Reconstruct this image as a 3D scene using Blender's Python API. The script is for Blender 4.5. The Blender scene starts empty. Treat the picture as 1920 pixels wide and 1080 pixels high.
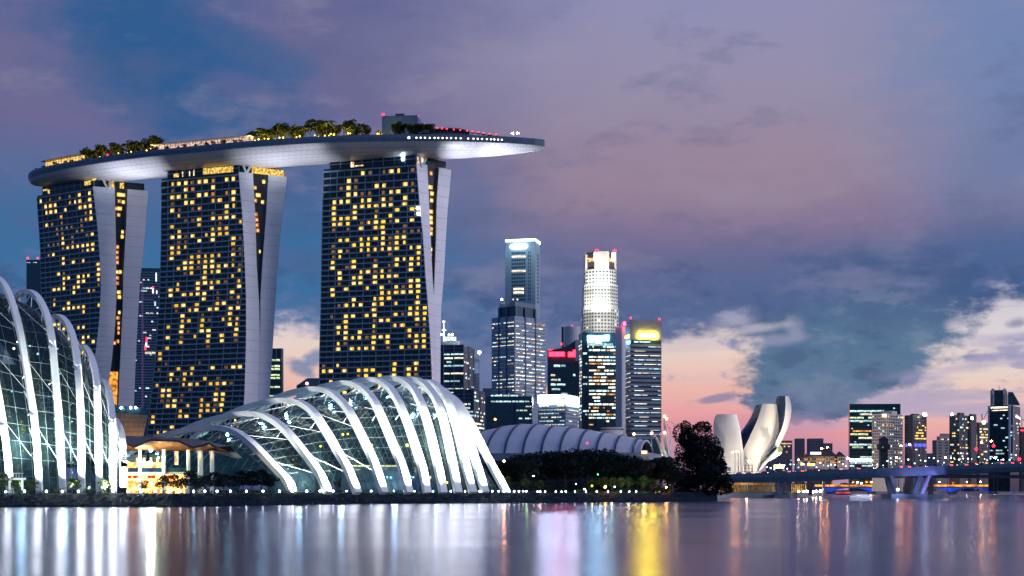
import bpy, bmesh, math, random
from mathutils import Vector as V, Matrix

random.seed(11)
sc = bpy.context.scene
COL = sc.collection
R = math.radians

# ------------------------------------------------------------------ camera
F, HY, CZ = 2700.0, 918.0, 4.0          # focal length and horizon in photo pixels, eye height in metres
cam_d = bpy.data.cameras.new('camera')
cam = bpy.data.objects.new('camera', cam_d)
COL.objects.link(cam)
cam.location = (0, 0, CZ)
cam.rotation_euler = (R(90), 0, 0)
cam_d.sensor_width = 36.0
cam_d.lens = 36.0 * F / 1920.0
cam_d.shift_y = (HY - 540.0) / 1920.0
cam_d.clip_start = 0.5
cam_d.clip_end = 20000
sc.camera = cam

sc.view_settings.view_transform = 'Standard'
sc.view_settings.look = 'None'
sc.view_settings.exposure = 0.0
sc.view_settings.gamma = 1.0
sc.render.engine = 'CYCLES'
sc.cycles.use_denoising = True
sc.cycles.max_bounces = 6
sc.cycles.transparent_max_bounces = 16
sc.cycles.sample_clamp_indirect = 60.0
sc.cycles.caustics_reflective = False
sc.cycles.caustics_refractive = False


def lin(r, g, b):
    f = lambda c: (c / 255.0) / 12.92 if c / 255.0 <= 0.04045 else ((c / 255.0 + 0.055) / 1.055) ** 2.4
    return (f(r), f(g), f(b), 1.0)


def P(px, py, D):
    """a point of the place that lies D metres ahead, seen towards photo pixel (px, py)"""
    return V(((px - 960.0) / F * D, D, CZ + (HY - py) / F * D))


def G(px, D, z=3.0):
    return V(((px - 960.0) / F * D, D, z))


class NG:
    """short hand for building node trees"""
    def __init__(s, tree):
        s.t = tree
        s.n = tree.nodes
        s.l = tree.links

    def new(s, kind, **kw):
        n = s.n.new(kind)
        for k, v in kw.items():
            setattr(n, k, v)
        return n

    def put(s, sock, v):
        if v is None:
            return
        if isinstance(v, bpy.types.NodeSocket):
            s.l.new(v, sock)
        else:
            sock.default_value = v

    def m(s, op, a, b=None, c=None, clamp=False):
        n = s.new('ShaderNodeMath', operation=op, use_clamp=clamp)
        for i, v in enumerate((a, b, c)):
            s.put(n.inputs[i], v)
        return n.outputs[0]

    def vec(s, x=0.0, y=0.0, z=0.0):
        n = s.new('ShaderNodeCombineXYZ')
        for i, v in enumerate((x, y, z)):
            s.put(n.inputs[i], v)
        return n.outputs[0]

    def noise(s, v, scale, detail=4.0, rough=0.55, out=0):
        n = s.new('ShaderNodeTexNoise')
        s.put(n.inputs['Vector'], v)
        n.inputs['Scale'].default_value = scale
        n.inputs['Detail'].default_value = detail
        n.inputs['Roughness'].default_value = rough
        return n.outputs[out]

    def mix(s, f, a, b, blend='MIX'):
        n = s.new('ShaderNodeMix', data_type='RGBA', blend_type=blend)
        s.put(n.inputs[0], f)
        s.put(n.inputs[6], a)
        s.put(n.inputs[7], b)
        return n.outputs[2]

    def smooth(s, v, lo, hi, a=0.0, b=1.0):
        n = s.new('ShaderNodeMapRange', interpolation_type='SMOOTHSTEP')
        s.put(n.inputs[0], v)
        s.put(n.inputs[1], lo)
        s.put(n.inputs[2], hi)
        s.put(n.inputs[3], a)
        s.put(n.inputs[4], b)
        return n.outputs[0]

    def ramp(s, v, stops, interp='LINEAR'):
        n = s.new('ShaderNodeValToRGB')
        n.color_ramp.interpolation = interp
        e = n.color_ramp.elements
        while len(e) < len(stops):
            e.new(0.5)
        for k, (p, c) in enumerate(sorted(stops, key=lambda q: q[0])):
            e[k].position = p
            e[k].color = c
        s.put(n.inputs[0], v)
        return n.outputs[0]


# ------------------------------------------------------------------ sky
SUN_AZ, SUN_EL = 106.0, 13.0     # degrees east of the view axis, above the horizon (added side light for the end walls)
world = bpy.data.worlds.new('World')
sc.world = world
world.use_nodes = True
w = NG(world.node_tree)
w.n.clear()


def AZ(px):
    return math.atan((px - 960.0) / F)


def EL(px, py):
    return math.atan((HY - py) / F * math.cos(AZ(px)))


tc = w.new('ShaderNodeTexCoord')
sep = w.new('ShaderNodeSeparateXYZ')
w.l.new(tc.outputs['Generated'], sep.inputs[0])
az = w.m('ARCTAN2', sep.outputs[0], sep.outputs[1])
el = w.m('ARCSINE', sep.outputs[2])
pos = w.vec(az, w.m('MULTIPLY', el, 1.9), 0.0)
n_big = w.m('SUBTRACT', w.noise(pos, 7.0, 5.0, 0.52), 0.5)
n_mid = w.m('SUBTRACT', w.noise(pos, 19.0, 6.0, 0.58), 0.5)
n_fin = w.m('SUBTRACT', w.noise(pos, 60.0, 5.0, 0.6), 0.5)
streak = w.m('SUBTRACT', w.noise(w.vec(w.m('MULTIPLY', az, 6.0), w.m('MULTIPLY', el, 55.0), 0.3), 1.0, 4.0, 0.5), 0.5)


def blob(px, py, rx, ry, rot=0.0, soft=0.5, amt=(0.5, 0.5, 0.0)):
    a0, e0 = AZ(px), EL(px, py)
    ra, re_ = rx / F, ry / F
    da = w.m('SUBTRACT', az, a0)
    de = w.m('SUBTRACT', el, e0)
    c, s_ = math.cos(R(rot)), math.sin(R(rot))
    x = w.m('ADD', w.m('MULTIPLY', da, c / ra), w.m('MULTIPLY', de, s_ / ra))
    y = w.m('SUBTRACT', w.m('MULTIPLY', de, c / re_), w.m('MULTIPLY', da, s_ / re_))
    d = w.m('SQRT', w.m('ADD', w.m('MULTIPLY', x, x), w.m('MULTIPLY', y, y)))
    d = w.m('SUBTRACT', 1.0, d)
    for k, nz in zip(amt, (n_big, n_mid, n_fin)):
        if k:
            d = w.m('MULTIPLY_ADD', nz, k, d)
    return w.smooth(d, -soft, soft)


def eramp(stops, warp=None):
    """colour by height above the horizon; stops are (photo row, colour)"""
    e = el if warp is None else w.m('ADD', el, warp)
    v = w.m('MULTIPLY', e, 1.0 / 0.62, clamp=True)
    return w.ramp(v, [(max(0.0, min(1.0, (math.atan((HY - y) / F)) / 0.62)), lin(*c)) for y, c in stops])


wp = w.m('MULTIPLY_ADD', n_mid, 0.016, w.m('MULTIPLY', n_big, 0.045))
glow = eramp([(918, (160, 132, 168)), (850, (192, 144, 172)), (795, (236, 158, 166)), (730, (240, 188, 178)),
              (660, (238, 214, 204)), (580, (222, 214, 220)), (300, (160, 165, 200))], w.m('MULTIPLY_ADD', w.smooth(az, AZ(1480), AZ(1720), 0.0, 0.020), 1.0, w.m('MULTIPLY', streak, 0.024)))
glow = w.mix(w.m('MULTIPLY', w.smooth(streak, 0.0, 0.15, 0.0, 0.8), w.smooth(az, AZ(1400), AZ(1650), 0.35, 1.0)), glow, lin(176, 168, 202))
brk = w.m('MULTIPLY', w.smooth(w.m('ADD', n_mid, w.m('MULTIPLY_ADD', streak, 0.9, w.m('MULTIPLY', n_fin, 0.5))), 0.02, 0.17), w.smooth(el, EL(1300, 790), EL(1300, 690)))
glow = w.mix(w.m('MULTIPLY', brk, 0.72), glow, lin(150, 152, 188))
right = eramp([(-900, (112, 124, 176)), (-200, (132, 138, 182)), (0, (146, 146, 186)), (150, (153, 146, 176)), (280, (152, 136, 162)),
               (380, (143, 126, 154)), (430, (129, 116, 152)), (480, (110, 108, 150)), (535, (95, 104, 149)), (600, (84, 106, 151)), (670, (112, 122, 165))], wp)
left = eramp([(-900, (96, 108, 162)), (-100, (98, 104, 152)), (150, (106, 106, 150)), (265, (108, 106, 151)), (340, (86, 106, 154)),
              (430, (58, 108, 159)), (560, (52, 111, 162)), (640, (86, 119, 165))], wp)
side = w.smooth(w.m('MULTIPLY_ADD', n_big, 0.16, az), AZ(620), AZ(1180))
deck = w.mix(side, left, right)
# hollow of deeper blue, upper left
deck = w.mix(w.m('MULTIPLY', blob(310, 95, 275, 118, -36, 0.75, (1.7, 1.4, 0.6)), 0.95), deck, lin(36, 91, 146))
deck = w.mix(w.m('MULTIPLY', blob(480, 110, 85, 42, -22, 0.5, (0.8, 0.6, 0.0)), 0.6), deck, lin(52, 96, 150))
deck = w.mix(w.m('MULTIPLY', blob(560, 130, 40, 20, 10, 0.6, (0.8, 0.6, 0.0)), 0.45), deck, lin(74, 100, 150))
deck = w.mix(w.m('MULTIPLY', blob(885, 385, 50, 36, 20, 0.6, (0.9, 0.9, 0.0)), 0.55), deck, lin(84, 104, 154))
deck = w.mix(w.m('MULTIPLY', blob(450, 165, 55, 22, -10, 0.7, (0.9, 0.9, 0.0)), 0.5), deck, lin(106, 106, 152))
# blue gap at the right edge and the dark bank below it
deck = w.mix(w.m('MULTIPLY', blob(1990, 130, 290, 250, 0, 0.6, (0.9, 0.4, 0.0)), 0.75), deck, lin(98, 132, 182))
deck = w.mix(w.m('MULTIPLY', blob(1905, 300, 120, 80, 30, 0.7, (0.9, 0.6, 0.0)), 0.5), deck, lin(108, 122, 166))
deck = w.mix(w.m('MULTIPLY', blob(1870, 505, 300, 80, 6, 0.75, (1.3, 1.1, 0.4)), 0.8), deck, lin(62, 98, 150))
deck = w.mix(w.m('MULTIPLY', blob(1450, 545, 300, 62, 0, 0.7, (1.2, 1.0, 0.4)), 0.45), deck, lin(74, 102, 149))
deck = w.mix(w.m('MULTIPLY', blob(1330, 330, 330, 70, 5, 0.8, (0.9, 0.4, 0.0)), 0.35), deck, lin(164, 138, 156))
# soft mottling over the whole deck
mot = w.m('ADD', w.noise(w.vec(w.m('MULTIPLY', az, 1.0), w.m('MULTIPLY', el, 2.6), 1.7), 11.0, 5.0, 0.6), -0.5)
deck = w.mix(w.smooth(mot, 0.02, 0.20, 0.0, 0.42), deck, lin(86, 98, 140))
deck = w.mix(w.smooth(mot, -0.02, -0.20, 0.0, 0.30), deck, lin(158, 148, 172))
# billows in the dark belly of the deck
belly = w.m('MULTIPLY', w.smooth(el, EL(1300, 455), EL(1300, 520)), w.smooth(w.m('ADD', n_mid, w.m('MULTIPLY', n_big, 0.7)), -0.02, 0.16))
deck = w.mix(w.m('MULTIPLY', belly, 0.7), deck, lin(56, 86, 134))
belly2 = w.m('MULTIPLY', w.smooth(el, EL(1300, 490), EL(1300, 600)), w.smooth(w.m('ADD', n_mid, w.m('MULTIPLY', n_fin, 0.8)), 0.02, -0.16))
deck = w.mix(w.m('MULTIPLY', belly2, 0.45), deck, lin(122, 128, 168))
# ragged lower edge of the deck
edge_pts = [(0, 660), (420, 640), (520, 618), (600, 640), (700, 720), (850, 770), (1180, 735), (1245, 650), (1330, 648), (1430, 650), (1500, 660), (1700, 640),
            (1780, 598), (1850, 585), (1920, 560), (2100, 610)]
lo, hi = AZ(-100), AZ(2150)
ev = w.ramp(w.m('DIVIDE', w.m('SUBTRACT', az, lo), hi - lo, clamp=True),
            [((AZ(x) - lo) / (hi - lo), (EL(x, y) / 0.3,) * 3 + (1,)) for x, y in edge_pts])
edge = w.m('MULTIPLY', ev, 0.3)
dd = w.m('SUBTRACT', el, edge)
dd = w.m('MULTIPLY_ADD', n_mid, 0.055, dd)
dd = w.m('MULTIPLY_ADD', n_fin, 0.026, dd)
sky = w.mix(w.smooth(dd, -0.005, 0.014), glow, deck)
# the big blue-grey cloud that hangs over the museum, and small ones
cl = eramp([(560, (74, 102, 144)), (650, (84, 118, 154)), (720, (92, 122, 155)), (800, (112, 124, 162))], wp)
clt = w.m('ADD', w.m('MULTIPLY', n_mid, 1.0), w.m('MULTIPLY', n_fin, 0.5))
cl = w.mix(w.smooth(clt, -0.02, 0.16, 0.0, 0.75), cl, lin(70, 98, 136))
cl = w.mix(w.smooth(clt, -0.02, -0.17, 0.0, 0.5), cl, lin(122, 142, 168))
sky = w.mix(blob(1590, 650, 200, 95, 8, 0.17, (0.7, 1.0, 0.6)), sky, cl)
sky = w.mix(blob(1530, 735, 118, 56, 8, 0.10, (0.6, 0.8, 0.6)), sky, cl)
sky = w.mix(w.m('MULTIPLY', blob(1345, 747, 34, 8, 8, 0.35, (0.5, 0.9, 0.4)), 0.9), sky, lin(150, 138, 170))
sky = w.mix(w.m('MULTIPLY', blob(1704, 713, 16, 8, 10, 0.3, (0.3, 0.8, 0.4)), 0.9), sky, lin(136, 138, 176))
sky = w.mix(w.m('MULTIPLY', blob(1420, 800, 120, 20, 0, 0.6, (0.6, 0.9, 0.3)), 0.5), sky, lin(206, 150, 176))
sky = w.mix(w.m('MULTIPLY', blob(562, 690, 26, 13, -30, 0.5, (0.5, 1.8, 1.6)), 0.85), sky, lin(112, 138, 176))
sky = w.mix(w.m('MULTIPLY', blob(592, 672, 26, 16, 30, 0.5, (0.5, 1.8, 1.6)), 0.85), sky, lin(116, 138, 178))
for bx_, by_, rx_, ry_, st_, c_ in ((1372, 600, 34, 15, .75, (176, 176, 200)), (1420, 616, 46, 7, .6, (206, 198, 212)), (1490, 618, 16, 18, .45, (176, 174, 200)), (1440, 640, 60, 10, .6, (160, 160, 192)),
                                       (1300, 628, 50, 14, .5, (74, 100, 148)), (1790, 610, 14, 9, .6, (206, 196, 210)), (1905, 606, 14, 7, .8, (132, 136, 176)), (1800, 690, 90, 9, .6, (172, 166, 200)), (1690, 738, 60, 9, .5, (182, 172, 200))):
    sky = w.mix(w.m('MULTIPLY', blob(bx_, by_, rx_, ry_, 6, 0.8, (1.2, 2.6, 2.0)), st_), sky, lin(*c_))
rear = eramp([(918, (62, 112, 158)), (600, (70, 116, 164)), (0, (86, 114, 168)), (-900, (92, 114, 172))])
sky = w.mix(w.smooth(w.m('ABSOLUTE', az), 0.55, 1.25), sky, rear)
nish = w.new('ShaderNodeTexSky', sky_type='NISHITA')
nish.sun_disc = False
nish.sun_elevation = R(-1.5)
nish.sun_rotation = R(SUN_AZ)
bg1 = w.new('ShaderNodeBackground')
w.l.new(sky, bg1.inputs[0])
bg1.inputs[1].default_value = 0.93
bg2 = w.new('ShaderNodeBackground')
w.l.new(nish.outputs[0], bg2.inputs[0])
bg2.inputs[1].default_value = 0.05
add = w.new('ShaderNodeAddShader')
w.l.new(bg1.outputs[0], add.inputs[0])
w.l.new(bg2.outputs[0], add.inputs[1])
out = w.new('ShaderNodeOutputWorld')
w.l.new(add.outputs[0], out.inputs[0])

sun_d = bpy.data.lights.new('end_wall_fill_sun', 'SUN')  # sun lamp added away from the sunset's side to brighten the end walls
sun_d.energy = 1.35
sun_d.angle = R(25)
sun_d.color = (0.92, 0.86, 1.0)
sun = bpy.data.objects.new('end_wall_fill_sun', sun_d)
COL.objects.link(sun)
sd = V((math.sin(R(SUN_AZ)) * math.cos(R(SUN_EL)), math.cos(R(SUN_AZ)) * math.cos(R(SUN_EL)), math.sin(R(SUN_EL))))
sun.rotation_euler = sd.to_track_quat('Z', 'Y').to_euler()

# ------------------------------------------------------------------ materials
MATS = {}


def mat(name, color, rough=0.6, metal=0.0, vary=0.25, scale=0.6, spec=0.5, lines=None, alpha=None, emit=None, ior=1.5):
    if name in MATS:
        return MATS[name]
    m = bpy.data.materials.new(name)
    m.use_nodes = True
    g = NG(m.node_tree)
    g.n.clear()
    o = g.new('ShaderNodeOutputMaterial')
    b = g.new('ShaderNodeBsdfPrincipled')
    g.l.new(b.outputs[0], o.inputs[0])
    c = tuple(color) + (1.0,) if len(color) == 3 else color
    t = g.new('ShaderNodeTexCoord')
    nz = g.noise(t.outputs['Object'], scale, 4.0, 0.6)
    dark = tuple(x * (1 - vary) for x in c[:3]) + (1,)
    lite = tuple(min(1.0, x * (1 + vary)) for x in c[:3]) + (1,)
    base = g.mix(g.smooth(nz, 0.3, 0.7), dark, lite)
    if lines:                                   # panel joints: (axis, spacing, width, darkness)
        sp = g.new('ShaderNodeSeparateXYZ')
        g.l.new(t.outputs['Object'], sp.inputs[0])
        for axis, gap, wd, dk in lines:
            fr = g.m('FRACT', g.m('DIVIDE', sp.outputs[axis], gap))
            base = g.mix(g.m('MULTIPLY', g.m('LESS_THAN', fr, wd / gap), dk), base, (0.02, 0.03, 0.05, 1))
    g.l.new(base, b.inputs['Base Color'])
    b.inputs['Roughness'].default_value = rough
    b.inputs['Metallic'].default_value = metal
    b.inputs['IOR'].default_value = ior
    b.inputs['Specular IOR Level'].default_value = spec
    if alpha is not None:
        b.inputs['Alpha'].default_value = alpha
    if emit:
        b.inputs['Emission Color'].default_value = tuple(emit[0]) + (1,)
        b.inputs['Emission Strength'].default_value = emit[1]
    MATS[name] = m
    return m


def glow_mat(name, color, strength, patch=None, vary=0.0):
    """a thing that gives off light; patch = noise scale of uneven brightness, vary = spread from object to object"""
    if name in MATS:
        return MATS[name]
    m = bpy.data.materials.new(name)
    m.use_nodes = True
    g = NG(m.node_tree)
    g.n.clear()
    o = g.new('ShaderNodeOutputMaterial')
    e = g.new('ShaderNodeEmission')
    g.l.new(e.outputs[0], o.inputs[0])
    e.inputs[0].default_value = tuple(color) + (1,)
    s = strength
    if patch:
        t = g.new('ShaderNodeTexCoord')
        s = g.m('MULTIPLY', g.smooth(g.noise(t.outputs['Object'], patch, 3.0), 0.32, 0.68, 0.25, 1.6), strength)
    if vary:
        oi = g.new('ShaderNodeObjectInfo')
        k = g.m('MULTIPLY_ADD', oi.outputs['Random'], 2 * vary, 1 - vary)
        s = g.m('MULTIPLY', k, s)
    g.put(e.inputs[1], s)
    MATS[name] = m
    return m


def room_mat(name, warm, hot, strength):
    """a lit hotel room seen through its window: curtain tone, a hot lamp spot, a darker sash line"""
    if name in MATS:
        return MATS[name]
    m = bpy.data.materials.new(name)
    m.use_nodes = True
    g = NG(m.node_tree)
    g.n.clear()
    o = g.new('ShaderNodeOutputMaterial')
    e = g.new('ShaderNodeEmission')
    g.l.new(e.outputs[0], o.inputs[0])
    t = g.new('ShaderNodeTexCoord')
    oi = g.new('ShaderNodeObjectInfo')
    sp = g.new('ShaderNodeSeparateXYZ')
    g.l.new(t.outputs['Object'], sp.inputs[0])
    rx = g.m('MULTIPLY_ADD', oi.outputs['Random'], 0.5, -0.30)
    dx = g.m('SUBTRACT', sp.outputs[0], rx)
    dz = g.m('ADD', sp.outputs[2], 0.05)
    d = g.m('SQRT', g.m('ADD', g.m('MULTIPLY', dx, dx), g.m('MULTIPLY', dz, dz)))
    spot = g.smooth(d, 0.40, 0.05)
    col = g.mix(spot, tuple(warm) + (1,), tuple(hot) + (1,))
    g.l.new(col, e.inputs[0])
    k = g.m('MULTIPLY_ADD', spot, 1.0, 0.75)
    dim = g.m('MULTIPLY_ADD', oi.outputs['Random'], 0.5, 0.75)
    bar = g.m('MULTIPLY_ADD', g.m('LESS_THAN', g.m('ABSOLUTE', g.m('SUBTRACT', sp.outputs[0], 0.22)), 0.03), -0.6, 1.0)
    g.put(e.inputs[1], g.m('MULTIPLY', g.m('MULTIPLY', g.m('MULTIPLY', k, dim), bar), strength))
    MATS[name] = m
    return m


M_white = mat('white_painted_steel', (0.78, 0.80, 0.80), 0.45, vary=0.06, scale=0.15)
M_fin = mat('pale_stone_panels', (0.80, 0.79, 0.84), 0.5, vary=0.05, scale=0.05, lines=[(2, 6.5, 0.28, 0.35)])
M_slab = mat('blue_grey_floor_edges', (0.28, 0.36, 0.43), 0.5, vary=0.12)
M_dglass = mat('dark_blue_glass', (0.010, 0.025, 0.044), 0.12, vary=0.5, scale=0.3, spec=0.35)
M_navy = mat('navy_cladding', (0.016, 0.058, 0.092), 0.35, vary=0.3)
M_dark = mat('dark_charcoal', (0.012, 0.022, 0.036), 0.6, vary=0.3)
M_grey = mat('mid_grey_concrete', (0.30, 0.32, 0.36), 0.7, vary=0.12, scale=0.2)
M_light = mat('light_grey_concrete', (0.52, 0.54, 0.58), 0.65, vary=0.08, scale=0.2)
M_cream = mat('cream_render', (0.80, 0.68, 0.60), 0.8, vary=0.1)
M_blueconc = mat('blue_grey_concrete', (0.16, 0.22, 0.30), 0.7, vary=0.12)
M_bark = mat('tree_bark', (0.05, 0.045, 0.04), 0.9)
M_leaf = mat('dark_foliage', (0.008, 0.018, 0.021), 0.7, vary=0.6, scale=0.35, spec=0.1)
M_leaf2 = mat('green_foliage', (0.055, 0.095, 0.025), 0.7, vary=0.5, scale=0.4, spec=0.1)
M_metal = mat('dark_painted_metal', (0.06, 0.07, 0.08), 0.4, metal=0.4)
M_wood = mat('timber_soffit', (0.32, 0.10, 0.03), 0.55, vary=0.25, scale=1.2, lines=[(0, 0.6, 0.06, 0.5)])
M_roofd = mat('dark_roof_metal', (0.035, 0.035, 0.045), 0.4, vary=0.2)
M_tile = mat('brown_roof_tiles', (0.12, 0.06, 0.06), 0.8)

E_room = room_mat('lit_room', (1.0, 0.56, 0.06), (1.0, 0.88, 0.48), 1.7)
E_dim = room_mat('curtained_room', (0.62, 0.30, 0.12), (0.75, 0.42, 0.18), 0.42)
E_orange = room_mat('orange_room', (1.0, 0.36, 0.08), (1.0, 0.60, 0.25), 0.95)
E_office = glow_mat('office_light_warm', (1.0, 0.88, 0.66), 1.6, 0.9, 0.45)
E_cool = glow_mat('office_light_cool', (0.62, 0.95, 1.0), 1.35, 0.9, 0.45)
E_lamp = glow_mat('white_lamp', (0.86, 0.95, 1.0), 40.0)
E_star = glow_mat('green_white_lamp', (0.74, 1.0, 0.58), 2600.0)
E_red = glow_mat('red_beacon', (1.0, 0.015, 0.035), 9.0)
E_sodium = glow_mat('sodium_lamp', (1.0, 0.34, 0.045), 420.0)
E_sodiumw = glow_mat('warm_white_lamp', (1.0, 0.74, 0.42), 240.0)
E_blue = glow_mat('blue_white_lamp', (0.45, 0.75, 1.0), 9.0)
E_yell = glow_mat('yellow_garden_lamp', (1.0, 0.58, 0.05), 9.0)
E_sign_w = glow_mat('white_sign_light', (0.72, 0.86, 1.0), 42.0)
E_sign_b = glow_mat('blue_white_sign_light', (0.30, 0.75, 1.0), 80.0)
E_sign_y = glow_mat('yellow_sign_light', (1.0, 0.74, 0.006), 190.0)
E_sign_r = glow_mat('red_sign_light', (1.0, 0.004, 0.010), 40.0)
E_gold = glow_mat('golden_interior', (1.0, 0.62, 0.14), 1.0, 0.9)
E_warm = glow_mat('warm_interior', (1.0, 0.72, 0.42), 1.6, 0.5)


# ------------------------------------------------------------------ mesh and object helpers
class MB:
    """collects shapes, then links them as ONE mesh object"""
    def __init__(s):
        s.v, s.f, s.m, s.uv = [], [], [], {}

    def face(s, idx, m=0):
        s.f.append(tuple(idx))
        s.m.append(m)

    def quad(s, a, b, c, d, m=0):
        k = len(s.v)
        s.v += [V(a), V(b), V(c), V(d)]
        s.face((k, k + 1, k + 2, k + 3), m)

    def hexa(s, p, m=0):
        """eight corners: bottom four (ccw from above), top four"""
        k = len(s.v)
        s.v += [V(q) for q in p]
        for q in ((3, 2, 1, 0), (4, 5, 6, 7), (0, 1, 5, 4), (1, 2, 6, 5), (2, 3, 7, 6), (3, 0, 4, 7)):
            s.face([k + i for i in q], m)

    def obox(s, o, e, n, L, dep, h, m=0):
        """box from corner o: L along e, dep along n, h up"""
        e, n, u = V(e), V(n), V((0, 0, h))
        o = V(o)
        a, b, c, d = o, o + e * L, o + e * L + n * dep, o + n * dep
        if e.cross(n).z < 0:
            a, b, c, d = a, d, c, b
        s.hexa([a, b, c, d, a + u, b + u, c + u, d + u], m)

    def box(s, c, sx, sy, sz, m=0, rot=0.0):
        e = V((math.cos(rot), math.sin(rot), 0))
        n = V((-math.sin(rot), math.cos(rot), 0))
        s.obox(V(c) - e * sx / 2 - n * sy / 2 - V((0, 0, sz / 2)), e, n, sx, sy, sz, m)

    def sweep(s, pts, wx, wy, m=0, n=4, cap=True, up=None, taper=None):
        """tube along pts; n sides (4 = rectangular bar wx by wy)"""
        pts = [V(p) for p in pts]
        k0 = len(s.v)
        N = len(pts)
        for i, p in enumerate(pts):
            t = (pts[min(i + 1, N - 1)] - pts[max(i - 1, 0)]).normalized()
            ref = V(up) if up is not None else (V((0, 0, 1)) if abs(t.z) < 0.95 else V((0, 1, 0)))
            a = t.cross(ref)
            if a.length < 1e-6:
                a = V((1, 0, 0))
            a.normalize()
            b = a.cross(t).normalized()
            tp = 1.0 if taper is None else taper[0] + (taper[1] - taper[0]) * i / max(1, N - 1)
            for j in range(n):
                if n == 4:
                    ca, cb = ((-1, -1), (1, -1), (1, 1), (-1, 1))[j]
                    s.v.append(p + a * ca * wx * tp / 2 + b * cb * wy * tp / 2)
                else:
                    an = 2 * math.pi * j / n
                    s.v.append(p + a * math.cos(an) * wx * tp / 2 + b * math.sin(an) * wy * tp / 2)
        for i in range(N - 1):
            for j in range(n):
                q = k0 + i * n
                s.face((q + j, q + (j + 1) % n, q + n + (j + 1) % n, q + n + j), m)
        if cap:
            s.face([k0 + j for j in reversed(range(n))], m)
            s.face([k0 + (N - 1) * n + j for j in range(n)], m)

    def grid(s, rows, m=0, close=False):
        """lofts rows of equal length"""
        k0 = len(s.v)
        nc = len(rows[0])
        for r in rows:
            s.v += [V(p) for p in r]
        for i in range(len(rows) - 1):
            for j in range(nc if close else nc - 1):
                a, b = k0 + i * nc + j, k0 + i * nc + (j + 1) % nc
                s.face((a, b, b + nc, a + nc), m)
        return k0

    def prism(s, poly, z0, z1, m=0, mt=None):
        k = len(s.v)
        n = len(poly)
        s.v += [V((p[0], p[1], z0)) for p in poly] + [V((p[0], p[1], z1)) for p in poly]
        for i in range(n):
            s.face((k + i, k + (i + 1) % n, k + n + (i + 1) % n, k + n + i), m)
        s.face([k + n + i for i in range(n)], m if mt is None else mt)
        s.face([k + i for i in reversed(range(n))], m)

    def ball(s, c, r, m=0, seg=8, rings=6, sz=1.0):
        c = V(c)
        k = len(s.v)
        s.v.append(c + V((0, 0, r * sz)))
        for i in range(1, rings):
            th = math.pi * i / rings
            for j in range(seg):
                ph = 2 * math.pi * j / seg
                s.v.append(c + V((r * math.sin(th) * math.cos(ph), r * math.sin(th) * math.sin(ph), r * sz * math.cos(th))))
        s.v.append(c + V((0, 0, -r * sz)))
        last = len(s.v) - 1
        for j in range(seg):
            s.face((k, k + 1 + j, k + 1 + (j + 1) % seg), m)
            for i in range(rings - 2):
                a = k + 1 + i * seg
                s.face((a + j, a + seg + j, a + seg + (j + 1) % seg, a + (j + 1) % seg), m)
            a = k + 1 + (rings - 2) * seg
            s.face((a + j, last, a + (j + 1) % seg), m)

    def mesh(s, name, mats, base=V((0, 0, 0)), smooth=False):
        me = bpy.data.meshes.new(name)
        me.from_pydata([tuple(p - base) for p in s.v], [], s.f)
        for m in (mats if isinstance(mats, (list, tuple)) else [mats]):
            me.materials.append(m)
        for p, m in zip(me.polygons, s.m):
            p.material_index = m
            p.use_smooth = smooth
        bm = bmesh.new()
        bm.from_mesh(me)
        bmesh.ops.recalc_face_normals(bm, faces=bm.faces)
        bm.to_mesh(me)
        bm.free()
        me.update()
        return me

    def build(s, name, mats, parent=None, smooth=False):
        b = base_of(parent)
        ob = bpy.data.objects.new(name, s.mesh(name, mats, b, smooth))
        COL.objects.link(ob)
        if parent is not None:
            ob.parent = parent
        return ob


BASE = {}


def base_of(o):
    while o is not None:
        if o.name in BASE:
            return BASE[o.name]
        o = o.parent
    return V((0, 0, 0))


def tag(o, label=None, cat=None, group=None, kind=None):
    if label:
        o['label'] = label
    if cat:
        o['category'] = cat
    if group:
        o['group'] = group
    if kind:
        o['kind'] = kind
    return o


def thing(name, label, cat, base, group=None):
    o = bpy.data.objects.new(name, None)
    o.empty_display_size = 1.0
    COL.objects.link(o)
    o.location = base
    BASE[o.name] = V(base)
    return tag(o, label, cat, group)


def copy_tree(o, loc, rz=0.0, scale=1.0, label=None, group=None):
    c = o.copy()
    COL.objects.link(c)
    c.location = loc
    c.rotation_euler = (0, 0, rz)
    c.scale = (scale,) * 3 if not isinstance(scale, tuple) else scale
    BASE[c.name] = V(loc)
    if label:
        c['label'] = label
    if group:
        c['group'] = group
    for ch in list(o.children):
        d = ch.copy()
        COL.objects.link(d)
        d.parent = c
        for gc in list(ch.children):
            e = gc.copy()
            COL.objects.link(e)
            e.parent = d
    return c


def spot(name, loc, target, power, color=(1, 1, 1), angle=70, blend=0.6, size=0.5):
    d = bpy.data.lights.new(name, 'SPOT')
    d.energy = power
    d.color = color
    d.spot_size = R(angle)
    d.spot_blend = blend
    d.shadow_soft_size = size
    o = bpy.data.objects.new(name, d)
    COL.objects.link(o)
    o.location = loc
    o.rotation_euler = (V(target) - V(loc)).to_track_quat('-Z', 'Y').to_euler()
    return o


def point(name, loc, power, color=(1, 1, 1), size=0.4):
    d = bpy.data.lights.new(name, 'POINT')
    d.energy = power
    d.color = color
    d.shadow_soft_size = size
    o = bpy.data.objects.new(name, d)
    COL.objects.link(o)
    o.location = loc
    return o


_ONES = 'zeroth first second third fourth fifth sixth seventh eighth ninth tenth eleventh twelfth thirteenth fourteenth fifteenth sixteenth seventeenth eighteenth nineteenth'.split()


def ordw(n):
    if n < 20:
        return _ONES[n]
    tens = ['', '', 'twenty', 'thirty', 'forty', 'fifty', 'sixty', 'seventy'][n // 10]
    return (tens[:-1] + 'ieth') if n % 10 == 0 else tens + '-' + _ONES[n % 10]


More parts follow.
